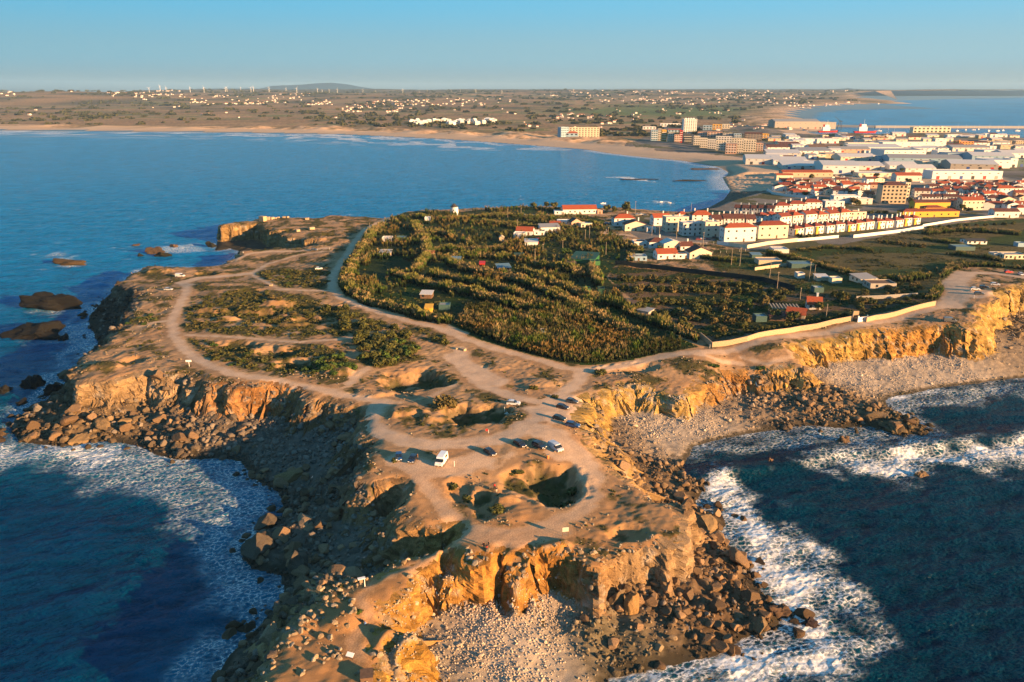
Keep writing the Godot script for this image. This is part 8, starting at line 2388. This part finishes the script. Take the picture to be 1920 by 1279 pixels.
# ---------------------------------------------------------------- people: one skin over a jointed figure
func skin(bones: Array, cell: float) -> Array:
	# bones: [a, b, ra, rb, colour]; surface nets over the smooth union of tapered capsules
	var lo := Vector3(9, 9, 9)
	var hi := -lo
	for q in bones:
		var rr := Vector3.ONE * (maxf(q[2], q[3]) + cell * 2.0)
		lo = lo.min(q[0] - rr).min(q[1] - rr)
		hi = hi.max(q[0] + rr).max(q[1] + rr)
	var n := Vector3i(((hi - lo) / cell).ceil()) + Vector3i.ONE
	var f := PackedFloat32Array()
	f.resize(n.x * n.y * n.z)
	f.fill(9.0)
	for q in bones:
		var a: Vector3 = q[0]
		var ab: Vector3 = q[1] - a
		var ll := maxf(ab.length_squared(), 1e-9)
		var rr := Vector3.ONE * (maxf(q[2], q[3]) + cell * 2.0)
		var i0 := Vector3i(((a.min(q[1]) - rr - lo) / cell).floor()).clamp(Vector3i.ZERO, n - Vector3i.ONE)
		var i1 := Vector3i(((a.max(q[1]) + rr - lo) / cell).ceil()).clamp(Vector3i.ZERO, n - Vector3i.ONE)
		for z in range(i0.z, i1.z + 1):
			for y in range(i0.y, i1.y + 1):
				for x in range(i0.x, i1.x + 1):
					var p := lo + Vector3(x, y, z) * cell
					var t := clampf((p - a).dot(ab) / ll, 0.0, 1.0)
					var dd: float = (p - a - ab * t).length() - lerpf(q[2], q[3], t)
					var k := (z * n.y + y) * n.x + x
					var h := clampf(0.5 + 0.5 * (f[k] - dd) / 0.035, 0.0, 1.0)
					f[k] = lerpf(f[k], dd, h) - 0.035 * h * (1.0 - h)
	var v := PackedVector3Array()
	var c := PackedColorArray()
	var idx := PackedInt32Array()
	var at := {}
	for z in n.z - 1:
		for y in n.y - 1:
			for x in n.x - 1:
				var k := (z * n.y + y) * n.x + x
				var inside := 0
				var sum := Vector3.ZERO
				var cuts := 0
				var val := PackedFloat32Array()
				for e in 8:
					var s: float = f[k + (e & 1) + ((e >> 1) & 1) * n.x + (e >> 2) * n.x * n.y]
					val.append(s)
					if s < 0.0: inside += 1
				if inside == 0 or inside == 8: continue
				for e in [[0, 1], [2, 3], [4, 5], [6, 7], [0, 2], [1, 3], [4, 6], [5, 7], [0, 4], [1, 5], [2, 6], [3, 7]]:
					var sa: float = val[e[0]]
					var sb: float = val[e[1]]
					if (sa < 0.0) != (sb < 0.0):
						var pa := Vector3(e[0] & 1, (e[0] >> 1) & 1, e[0] >> 2)
						var pb := Vector3(e[1] & 1, (e[1] >> 1) & 1, e[1] >> 2)
						sum += pa.lerp(pb, sa / (sa - sb))
						cuts += 1
				at[k] = v.size()
				var p := lo + (Vector3(x, y, z) + sum / cuts) * cell
				v.append(p)
				var best := 9.0
				var tone := Color.WHITE
				for q in bones:
					var ab: Vector3 = q[1] - q[0]
					var t := clampf((p - q[0]).dot(ab) / maxf(ab.length_squared(), 1e-9), 0.0, 1.0)
					var dd: float = (p - q[0] - ab * t).length() - lerpf(q[2], q[3], t)
					if dd < best:
						best = dd
						tone = q[4]
				c.append(tone)
	var sx := 1
	var sy := n.x
	var sz := n.x * n.y
	for z in range(1, n.z - 1):
		for y in range(1, n.y - 1):
			for x in range(1, n.x - 1):
				var k := z * sz + y * sy + x
				var s0 := f[k] < 0.0
				for e in [[sx, sy, sz], [sy, sz, sx], [sz, sx, sy]]:
					if s0 != (f[k + e[0]] < 0.0):
						var q := [at.get(k, -1), at.get(k - e[1], -1), at.get(k - e[1] - e[2], -1), at.get(k - e[2], -1)]
						if q.min() < 0: continue
						if s0: idx.append_array(PackedInt32Array([q[0], q[2], q[1], q[0], q[3], q[2]]))
						else: idx.append_array(PackedInt32Array([q[0], q[1], q[2], q[0], q[2], q[3]]))
	var nn := PackedVector3Array()
	nn.resize(v.size())
	for k in range(0, idx.size(), 3):
		var m := (v[idx[k + 2]] - v[idx[k]]).cross(v[idx[k + 1]] - v[idx[k]])
		for e in 3: nn[idx[k + e]] += m
	for k in nn.size(): nn[k] = nn[k].normalized()
	return [v, c, idx, nn]

func figure(pose: String, top: Color, legs: Color, hair: Color, sleeves: bool) -> ArrayMesh:
	var flesh := lin(0.42, 0.24, 0.16)
	var shoe := lin(0.05, 0.045, 0.04)
	var hip := 0.90
	var lean := 0.03
	var knees := []
	var feet := []
	if pose == "sit":
		hip = 0.16
		lean = 0.08
		knees = [Vector3(-0.12, 0.46, 0.36), Vector3(0.13, 0.48, 0.34)]
		feet = [Vector3(-0.13, 0.07, 0.56), Vector3(0.13, 0.07, 0.58)]
	elif pose == "walk":
		knees = [Vector3(-0.09, 0.48, 0.16), Vector3(0.09, 0.47, -0.03)]
		feet = [Vector3(-0.09, 0.07, 0.27), Vector3(0.09, 0.1, -0.3)]
	else:
		knees = [Vector3(-0.10, 0.47, 0.03), Vector3(0.11, 0.47, 0.02)]
		feet = [Vector3(-0.11, 0.07, 0.0), Vector3(0.14, 0.07, 0.01)]
	var chest := Vector3(0, hip + 0.40, lean)
	var neck := Vector3(0, hip + 0.56, lean)
	var head := Vector3(0, hip + 0.72, lean + 0.03)
	var b := [[Vector3(-0.06, hip, 0), Vector3(0.06, hip, 0), 0.125, 0.125, legs], [Vector3(0, hip + 0.06, 0), chest, 0.125, 0.145, top], [chest + Vector3(-0.11, 0.06, 0), chest + Vector3(0.11, 0.06, 0), 0.095, 0.095, top], [neck - Vector3(0, 0.03, 0), neck + Vector3(0, 0.07, 0.01), 0.055, 0.05, flesh],
		[head - Vector3(0, 0.045, -0.01), head + Vector3(0, 0.04, 0), 0.075, 0.092, flesh], [head + Vector3(0, 0.055, -0.025), head + Vector3(0, 0.0, -0.05), 0.092, 0.07, hair], [head + Vector3(0, -0.02, 0.085), head + Vector3(0, -0.035, 0.098), 0.018, 0.02, flesh],
		[head + Vector3(-0.088, -0.02, 0), head + Vector3(-0.09, 0.01, -0.005), 0.016, 0.018, flesh], [head + Vector3(0.088, -0.02, 0), head + Vector3(0.09, 0.01, -0.005), 0.016, 0.018, flesh]]
	for s in 2:
		var sd := -1.0 if s == 0 else 1.0
		b.append([Vector3(sd * 0.09, hip - 0.02, 0), knees[s], 0.095, 0.065, legs])
		b.append([knees[s], feet[s] + Vector3(0, 0.03, -0.02), 0.062, 0.042, legs])
		b.append([feet[s] - Vector3(0, 0.025, 0.03), feet[s] + Vector3(sd * 0.02, -0.03, 0.15), 0.045, 0.038, shoe])
		var sh := chest + Vector3(sd * 0.185, 0.085, 0)
		var el := sh + Vector3(sd * 0.06, -0.27, -0.03)
		var wr := el + Vector3(-sd * 0.02, -0.22, 0.10)
		if pose == "walk":
			el = sh + Vector3(sd * 0.05, -0.26, -sd * 0.1)
			wr = el + Vector3(0, -0.2, 0.14 - sd * 0.04)
		elif pose == "sit":
			el = sh + Vector3(sd * 0.05, -0.24, 0.12)
			wr = el + Vector3(-sd * 0.1, -0.03, 0.22)
		b.append([sh, el, 0.055, 0.043, top])
		b.append([el, wr, 0.042, 0.03, top if sleeves else flesh])
		var way := (wr - el).normalized()
		var side := way.cross(Vector3(0, 0, 1)).normalized()
		b.append([wr, wr + way * 0.08, 0.03, 0.034, flesh])
		for k in 4:
			var root := wr + way * 0.085 + side * (k - 1.5) * 0.019
			b.append([root, root + way * [0.06, 0.075, 0.07, 0.05][k] + Vector3(0, -0.01, 0.012), 0.0095, 0.008, flesh])
		b.append([wr + way * 0.03 + side * 0.03, wr + way * 0.075 + side * 0.055 + Vector3(0, 0, 0.02), 0.011, 0.009, flesh])
	var g := skin(b, 0.02)
	return triangles(g[0], g[2], g[1], g[3])

func build_people() -> void:
	var m := mat(Color.WHITE, 0.85, 0.0, 0.3)
	m.vertex_color_use_as_albedo = true
	m.vertex_color_is_srgb = true
	for r in people:
		var f := figure(r[3], lin(r[4][0], r[4][1], r[4][2]), lin(r[5][0], r[5][1], r[5][2]), lin(0.03, 0.02, 0.015), r[7])
		solo("person", f, m, r[6], "person", spot(r[0], r[1], -0.02), deg_to_rad(r[2]))

# ---------------------------------------------------------------- small things on the ground and at sea
func post_mesh(h: float, r: float) -> Mesh:
	return shape("post %.2f %.2f" % [h, r], func():
		var b := Bag.new()
		b.tube(Vector3(0, -0.6, 0), Vector3(0, h, 0), r, r * 0.75, 8)
		return b.done())

func build_small() -> void:
	var white := mat(lin(0.75, 0.73, 0.7), 0.6)
	var timber := colour("wood")
	var dull := mat(lin(0.30, 0.24, 0.18), 0.9)
	for r in poles:
		var o := thing("telegraph_pole", r[3], "pole", spot(r[0], r[1]), r[0], "wooden poles over the plots and town")
		part("post", post_mesh(r[2], 0.14), dull, o)
		part("crossarm", box_mesh(1.3, 0.12, 0.12), dull, o, Vector3(0, r[2] - 0.45, 0))
	for r in signs:
		var o := thing(r[3], r[4], r[5], spot(r[0], r[1]), deg_to_rad(r[2]))
		match r[6]:
			"t":
				part("post", post_mesh(2.3, 0.09), white, o)
				part("board", box_mesh(2.1, 0.75, 0.08), white, o, Vector3(0.0, 1.75, 0.1))
			"bent":
				part("post", post_mesh(2.2, 0.1), white, o)
				part("board", box_mesh(1.6, 0.12, 0.8), white, o, Vector3(-0.6, 2.15, 0))
			"board":
				for s in [-1, 1]: part("post", post_mesh(2.3, 0.07), timber, o, Vector3(s * 0.7, 0, 0))
				part("panel", box_mesh(1.5, 1.1, 0.07), mat(lin(0.5, 0.42, 0.34), 0.7), o, Vector3(0, 1.15, 0.06))
			"lectern":
				for s in [-1, 1]: part("post", post_mesh(0.95, 0.06), timber, o, Vector3(s * 0.6, 0, 0))
				var p := part("panel", box_mesh(1.5, 0.06, 0.9), white, o, Vector3(0, 0.95, 0))
				p.rotation.x = 0.45
			"crate":
				part("side", box_mesh(2.2, 1.0, 2.4), colour("brown"), o)
				part("lid", box_mesh(2.35, 0.12, 2.55), timber, o, Vector3(0, 1.0, 0))
			"bin":
				var b := Bag.new()
				b.tube(Vector3(0, 0, 0), Vector3(0, 1.15, 0), 0.38, 0.42, 14)
				part("drum", b.done(), mat(lin(0.5, 0.17, 0.05), 0.7), o)
				part("rim", box_mesh(0.86, 0.08, 0.86), dull, o, Vector3(0, 1.13, 0))
			"small":
				part("post", post_mesh(1.1, 0.06), white, o)
				part("board", box_mesh(0.7, 0.7, 0.05), colour("red_paint"), o, Vector3(-0.5, 0.7, 0.05))
			"slab":
				part("leg", post_mesh(0.6, 0.1), white, o)
				var p := part("panel", box_mesh(1.1, 1.1, 0.12), white, o, Vector3(0, 0.3, 0))
				p.rotation.z = 0.6
			_:
				part("post", post_mesh(1.5, 0.07), white, o)
				part("cap", box_mesh(0.2, 0.08, 0.2), white, o, Vector3(0, 1.48, 0))
	# the gate in the boundary wall
	var gt: Array = gate_spot
	var go := thing("gate", "white gate leaf with blue edged post in the boundary wall", "gate", spot(gt[0], gt[1]), deg_to_rad(20.0))
	part("leaf", box_mesh(4.2, 2.1, 0.12), white, go)
	part("plaque", box_mesh(1.0, 0.8, 0.04), colour("blue_sheet"), go, Vector3(0.1, 0.8, 0.09))
	for s in [-1, 1]: part("post", box_mesh(0.45, 2.8, 0.45), white if s < 0 else colour("blue_sheet"), go, Vector3(s * 2.4, 0, 0))
	# pergola
	var pg: Array = pergola_spot
	var po := thing("pergola", "pergola with a slatted brown roof behind the boundary wall", "pergola", spot(pg[0], pg[1]), deg_to_rad(-8.0))
	for k in 9: part("beam", box_mesh(0.35, 0.3, 9.0), colour("sand"), po, Vector3(-6.0 + k * 1.5, 2.6, 0))
	for k in 8: part("mat", box_mesh(1.05, 0.06, 8.6), colour("wood"), po, Vector3(-5.25 + k * 1.5, 2.55, 0))
	for s in [-1, 1]:
		for k in 4: part("post", post_mesh(2.6, 0.14), colour("sand"), po, Vector3(-6.0 + k * 4.0, 0, s * 4.2))
	# windmill
	var wm: Array = windmill_spot
	var wo := thing("windmill", "white round windmill tower with a dark conical cap", "windmill", spot(wm[0], wm[1]))
	wo.scale = Vector3.ONE * 1.25
	var tb := Bag.new()
	tb.tube(Vector3(0, -0.5, 0), Vector3(0, 5.6, 0), 2.9, 2.35, 24)
	part("tower", tb.done(), colour("white"), wo)
	var cb := Bag.new()
	cb.tube(Vector3(0, 5.6, 0), Vector3(0, 7.8, 0), 2.6, 0.25, 24)
	part("cap", cb.done(), colour("dark"), wo)
	var sb := Bag.new()
	for k in 4:
		var dir := Vector3(cos(k * PI / 2 + 0.4), sin(k * PI / 2 + 0.4), 0)
		sb.tube(Vector3(0, 6.2, 3.0), Vector3(0, 6.2, 3.0) + dir * 3.6, 0.06, 0.04, 5)
	sb.tube(Vector3(0, 6.2, 2.0), Vector3(0, 6.2, 3.2), 0.1, 0.1, 6)
	part("sail_arms", sb.done(), timber, wo)
	part("door", box_mesh(1.0, 2.0, 0.2), colour("blue_paint"), wo, Vector3(0.4, 0, 2.75))
	part("window", box_mesh(0.6, 0.7, 0.2), colour("glass"), wo, Vector3(-0.2, 3.4, 2.5))
	# ruin at the end of the far block
	for q in ruin_stones:
		solo("stone_block", box_mesh(q[2], q[3], q[4]), colour("stone"), q[5], "stone block", spot(q[0], q[1], -0.2), q[0], "")
	# boats
	for r in boats:
		var L: float = r[2]
		var o := thing(r[6], r[4], r[6].replace("_", " "), Vector3(r[0], 0.0, -r[1]), deg_to_rad(r[3]), r[5])
		var hb := Bag.new()
		var w := L * (0.15 if L < 30 else 0.09)
		var hh := L * (0.12 if L < 30 else 0.07)
		var rim := [Vector3(-L / 2, hh, w * 0.8), Vector3(0, hh, w), Vector3(L * 0.3, hh * 1.05, w * 0.7), Vector3(L / 2, hh * 1.25, 0), Vector3(L * 0.3, hh * 1.05, -w * 0.7), Vector3(0, hh, -w), Vector3(-L / 2, hh, -w * 0.8)]
		for k in 7:
			var a: Vector3 = rim[k]
			var e: Vector3 = rim[(k + 1) % 7]
			var a2 := Vector3(a.x * 0.9, -0.4, a.z * 0.6)
			var e2 := Vector3(e.x * 0.9, -0.4, e.z * 0.6)
			hb.quad(a2, e2, e, a)
			hb.quad(a, e, e2, a2)
			hb.tri(Vector3(0, hh * 0.95, 0), a, e)
			hb.tri(Vector3(0, hh * 0.95, 0), e, a)
		part("hull", hb.done(), colour("red_paint") if r[7] else white, o)
		if r[7]:
			part("deck_house", box_mesh(L * 0.34, L * 0.18, w * 1.5), white, o, Vector3(-L * 0.12, hh, 0))
			part("bridge", box_mesh(L * 0.2, L * 0.1, w * 1.2), white, o, Vector3(-L * 0.1, hh + L * 0.18, 0))
			part("mast", post_mesh(L * 0.5, 0.3), white, o, Vector3(-L * 0.08, hh, 0))
			part("funnel", box_mesh(L * 0.06, L * 0.12, w * 0.6), colour("red_paint"), o, Vector3(-L * 0.24, hh + L * 0.18, 0))
		else:
			part("cabin", box_mesh(L * 0.3, L * 0.07, w * 1.1), white, o, Vector3(-L * 0.05, hh * 0.95, 0))
			if L > 7.0 and r[6] == "sailing_boat":
				part("mast", post_mesh(L * 1.25, 0.13), white, o, Vector3(L * 0.05, hh, 0))
				part("boom", box_mesh(L * 0.4, 0.2, 0.2), white, o, Vector3(-L * 0.16, hh + L * 0.14, 0))
	# the breakwater
	var bw: Array = breakwater_line
	var bb := Bag.new()
	for k in range(0, bw.size() - 2, 2):
		var a := Vector3(bw[k], 0, -bw[k + 1])
		var e := Vector3(bw[k + 2], 0, -bw[k + 3])
		var side := (e - a).cross(Vector3.UP).normalized()
		var up := Vector3(0, 6.5, 0)
		bb.quad(a + side * 9 + Vector3(0, -2, 0), a + side * 4 + up, e + side * 4 + up, e + side * 9 + Vector3(0, -2, 0))
		bb.quad(a + side * 4 + up, a - side * 4 + up, e - side * 4 + up, e + side * 4 + up)
		bb.quad(e - side * 9 + Vector3(0, -2, 0), e - side * 4 + up, a - side * 4 + up, a - side * 9 + Vector3(0, -2, 0))
	solo("breakwater", bb.done(), colour("concrete"), "long grey breakwater across the far side of the harbour", "breakwater")
	# crane at the shipyard
	var cr: Array = crane_spot
	var co := thing("crane", "dark shipyard crane beside the grey hangar", "crane", spot(cr[0], cr[1]))
	for s in [-1, 1]:
		var lb := Bag.new()
		lb.tube(Vector3(s * 6, 0, 0), Vector3(s * 1.5, 24, 0), 0.9, 0.7, 6)
		part("leg", lb.done(), colour("dark"), co)
	var jb := Bag.new()
	jb.tube(Vector3(0, 22, 0), Vector3(-16, 34, 0), 0.8, 0.5, 6)
	jb.tube(Vector3(0, 22, 0), Vector3(8, 20, 0), 0.8, 0.8, 6)
	part("jib", jb.done(), colour("dark"), co)
	# wind farm
	var tower := Bag.new()
	tower.tube(Vector3(0, -5, 0), Vector3(0, 80, 0), 3.2, 2.0, 8)
	var tm := tower.done()
	var nac := Bag.new()
	nac.box(Vector3(-2, -2, -5), Vector3(2, 2, 3))
	var nm := nac.done()
	var bl := Bag.new()
	bl.tube(Vector3.ZERO, Vector3(0, 14, 0), 1.2, 1.6, 5)
	bl.tube(Vector3(0, 14, 0), Vector3(0, 40, 0), 1.6, 0.3, 5)
	var bm := bl.done()
	for r in turbines:
		var o := thing("wind_turbine", r[3], "wind turbine", spot(r[0], r[1]), 0.0, "wind turbines along the skyline")
		o.scale = Vector3.ONE * r[2]
		part("tower", tm, white, o)
		part("nacelle", nm, white, o, Vector3(0, 81, 0))
		for k in 3:
			var q := part("blade", bm, white, o, Vector3(0, 81, 4.2))
			q.rotation.z = TAU * k / 3.0 + r[0]
	# the white resort and the villages of the far shore
	var vb := []
	for k in 4:
		var b := Bag.new()
		var w: float = [9.0, 12.0, 15.0, 10.0][k]
		var dp: float = [8.0, 9.0, 10.0, 12.0][k]
		var h: float = [4.5, 6.0, 5.5, 8.0][k]
		b.col = lin(0.60, 0.58, 0.55)
		b.box(Vector3(-w / 2, -3, -dp / 2), Vector3(w / 2, h, dp / 2))
		b.col = lin(0.36, 0.12, 0.07) if k != 3 else lin(0.72, 0.70, 0.66)
		slab(b, [Vector3(-w / 2 - 0.4, h + 0.02, dp / 2 + 0.4), Vector3(-w / 2 + 1, h + 2.2, 0), Vector3(w / 2 - 1, h + 2.2, 0), Vector3(w / 2 + 0.4, h + 0.02, dp / 2 + 0.4)], 0.2)
		slab(b, [Vector3(w / 2 + 0.4, h + 0.02, -dp / 2 - 0.4), Vector3(w / 2 - 1, h + 2.2, 0), Vector3(-w / 2 + 1, h + 2.2, 0), Vector3(-w / 2 - 0.4, h + 0.02, -dp / 2 - 0.4)], 0.2)
		b.col = lin(0.03, 0.03, 0.035)
		for s in 3: b.box(Vector3(w * (-0.3 + 0.3 * s) - 0.6, h * 0.4, dp / 2), Vector3(w * (-0.3 + 0.3 * s) + 0.6, h * 0.75, dp / 2 + 0.1))
		vb.append(b.done())
	var vm := mat(Color.WHITE, 0.85)
	vm.vertex_color_use_as_albedo = true
	vm.vertex_color_is_srgb = true
	var more := []
	var n := 0
	for r in villages:
		for k in r[4]:
			# houses gather along a few streets
			var street := floorf(rnd.randf() * 6.0)
			var u := clampf((street + 0.5) / 6.0 + rnd.randfn() * 0.06, 0.0, 1.0)
			var v := clampf(fposmod(street * 0.37 + r[0] * 9.0, 1.0) + rnd.randfn() * 0.16, 0.0, 1.0)
			var d := 1.0 / lerpf(1.0 / r[2], 1.0 / r[3], v)
			var x: float = lerpf(r[0], r[1], u) * d
			if shore_at(x, d) > -20.0: continue
			var kind: int = r[8][rnd.randi() % r[8].size()]
			var t := Transform3D(Basis(Vector3.UP, rnd.randf_range(-0.6, 0.6)) * Basis.from_scale(Vector3.ONE * r[5] * (0.85 if r[6].begins_with("white terraced") or r[6].begins_with("white block") else 0.75) * rnd.randf_range(0.8, 1.3)), spot(x, d))
			if r[6] and n < 285:
				n += 1
				var o := solo("village_house", vb[kind], vm, r[6] % ["left", "middle", "right"][int(u * 2.99)], "house", Vector3.ZERO, 0.0, r[7])
				o.transform = t
			else:
				more.append([t, Color.WHITE, kind])
	scatter("distant_houses", vb, vm, more, "white houses of the distant villages too small to count")
	# dark trees and hedges of the country behind the bay
	var blob := crown_mesh(71, 40, 0.55, lin(0.03, 0.034, 0.018), lin(0.07, 0.07, 0.03), 0.9)
	var woods := []
	for k in 9000:
		var d := 1900.0 + 7000.0 * pow(rnd.randf(), 1.5)
		var x := rnd.randf_range(-0.72, 0.72) * d
		if shore_at(x, d) > -260.0: continue
		var g := noise_a.get_noise_2d(x * 0.12 + 300.0, d * 0.2) + noise_a.get_noise_2d(x * 0.5, d * 1.4) * 0.6
		if g < 0.2 and rnd.randf() > 0.04: continue
		var s := rnd.randf_range(5.0, 11.0) * (1.0 + d / 9000.0)
		woods.append([Transform3D(Basis(Vector3.UP, rnd.randf() * TAU) * Basis.from_scale(Vector3(s * 1.6, s * 0.7, s)), spot(x, d, -0.5)), Color.WHITE, 0])
	scatter("distant_woods", [blob], leafy(), woods, "dark copses and hedges in the country behind the bay")
	print("small done ", woods.size(), " ", more.size())

# ---------------------------------------------------------------- put together
# things that would share a label are counted off from left to right as the picture shows them
func tell_apart() -> void:
	var same := {}
	for o in get_children():
		if o.has_meta("category") and o.has_meta("label"):
			var l: String = o.get_meta("label")
			if not same.has(l): same[l] = []
			same[l].append(o)
	var ones := ["", "first", "second", "third", "fourth", "fifth", "sixth", "seventh", "eighth", "ninth", "tenth", "eleventh", "twelfth", "thirteenth", "fourteenth", "fifteenth", "sixteenth", "seventeenth", "eighteenth", "nineteenth", "twentieth"]
	for l in same:
		var row: Array = same[l]
		if row.size() < 2 or l.split(" ").size() > 13: continue
		row.sort_custom(func(a, b): return a.position.x / -a.position.z < b.position.x / -b.position.z)
		for k in row.size():
			var n: int = k + 1
			var word: String = ones[n] if n <= 20 else ("twenty-" + ones[n - 20] if n < 30 else "thirty-" + ones[n - 30])
			if n == 30: word = "thirtieth"
			if n == 40: word = "fortieth"
			if n > 40: word = "forty-" + ones[n - 40]
			row[k].set_meta("label", "%s, %s from left" % [l, word])

# clear air: hazy and grey along the horizon, blue above, paler to the north (left) than to the south
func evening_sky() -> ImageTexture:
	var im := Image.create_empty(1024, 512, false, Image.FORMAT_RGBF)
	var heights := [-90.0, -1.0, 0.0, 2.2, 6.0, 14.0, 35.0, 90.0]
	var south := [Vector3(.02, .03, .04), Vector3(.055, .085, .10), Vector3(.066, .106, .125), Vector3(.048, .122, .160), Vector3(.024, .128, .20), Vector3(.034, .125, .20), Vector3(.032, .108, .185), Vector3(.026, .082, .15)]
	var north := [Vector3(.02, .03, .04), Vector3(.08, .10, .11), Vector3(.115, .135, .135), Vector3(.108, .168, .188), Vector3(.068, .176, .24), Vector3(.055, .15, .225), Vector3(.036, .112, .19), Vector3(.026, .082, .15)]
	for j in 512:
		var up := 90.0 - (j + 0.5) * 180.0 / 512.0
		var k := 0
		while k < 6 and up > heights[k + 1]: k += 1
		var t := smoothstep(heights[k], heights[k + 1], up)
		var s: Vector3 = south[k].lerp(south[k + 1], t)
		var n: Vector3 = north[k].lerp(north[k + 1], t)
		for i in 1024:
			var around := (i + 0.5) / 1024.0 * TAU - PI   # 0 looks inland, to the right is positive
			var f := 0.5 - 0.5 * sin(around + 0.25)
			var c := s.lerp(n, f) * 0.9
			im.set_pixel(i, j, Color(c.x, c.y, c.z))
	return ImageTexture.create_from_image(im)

func _ready() -> void:
	var cam := Camera3D.new()
	cam.name = "camera"
	cam.position = Vector3(0, CAM_H, 0)
	cam.rotation_degrees = Vector3(-CAM_PITCH, 0, 0)
	cam.fov = CAM_FOV
	cam.near = 1.0
	cam.far = 40000.0
	add_child(cam)
	var env := Environment.new()
	env.background_mode = Environment.BG_SKY
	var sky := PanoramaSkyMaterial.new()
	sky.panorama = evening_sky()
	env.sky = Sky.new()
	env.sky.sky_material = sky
	env.tonemap_mode = Environment.TONE_MAPPER_LINEAR
	env.tonemap_exposure = 3.9
	env.fog_enabled = true
	env.fog_density = 0.000034
	env.fog_light_color = Color(0.56, 0.72, 0.86)
	env.sdfgi_enabled = true
	env.ssao_enabled = true
	env.ssil_enabled = true
	var world := WorldEnvironment.new()
	world.name = "world"
	world.environment = env
	add_child(world)
	var sun := DirectionalLight3D.new()
	sun.name = "sun"
	sun.light_color = Color(1.0, 0.78, 0.53)
	sun.light_energy = 1.6
	sun.light_angular_distance = 0.5
	sun.shadow_enabled = true
	add_child(sun)
	# low in the west: shadows fall to the left and away, about 33 degrees off the picture's plane
	var az := deg_to_rad(33.0)
	var el := deg_to_rad(11.0)
	sun.look_at_from_position(Vector3(cos(az) * cos(el), sin(el), sin(az) * cos(el)) * 100.0, Vector3.ZERO)
	noise_a.seed = 3
	noise_a.noise_type = FastNoiseLite.TYPE_SIMPLEX_SMOOTH
	noise_a.frequency = 0.012
	noise_a.fractal_octaves = 3
	noise_r.seed = 8
	noise_r.noise_type = FastNoiseLite.TYPE_SIMPLEX
	noise_r.frequency = 0.018
	noise_r.fractal_type = FastNoiseLite.FRACTAL_RIDGED
	noise_r.fractal_octaves = 3
	noise_c.seed = 9
	noise_c.noise_type = FastNoiseLite.TYPE_CELLULAR
	noise_c.frequency = 0.03
	noise_c.cellular_return_type = FastNoiseLite.RETURN_CELL_VALUE
	rnd.seed = 42
	var t0 := Time.get_ticks_msec()
	survey()
	print("survey ", Time.get_ticks_msec() - t0)
	build_land()
	print("land ", Time.get_ticks_msec() - t0)
	build_cliffs()
	build_sea()
	print("sea ", Time.get_ticks_msec() - t0)
	build_far_hills()
	build_rocks()
	build_plants()
	build_houses()
	build_vehicles()
	build_people()
	build_small()
	tell_apart()
	print("all ", Time.get_ticks_msec() - t0)
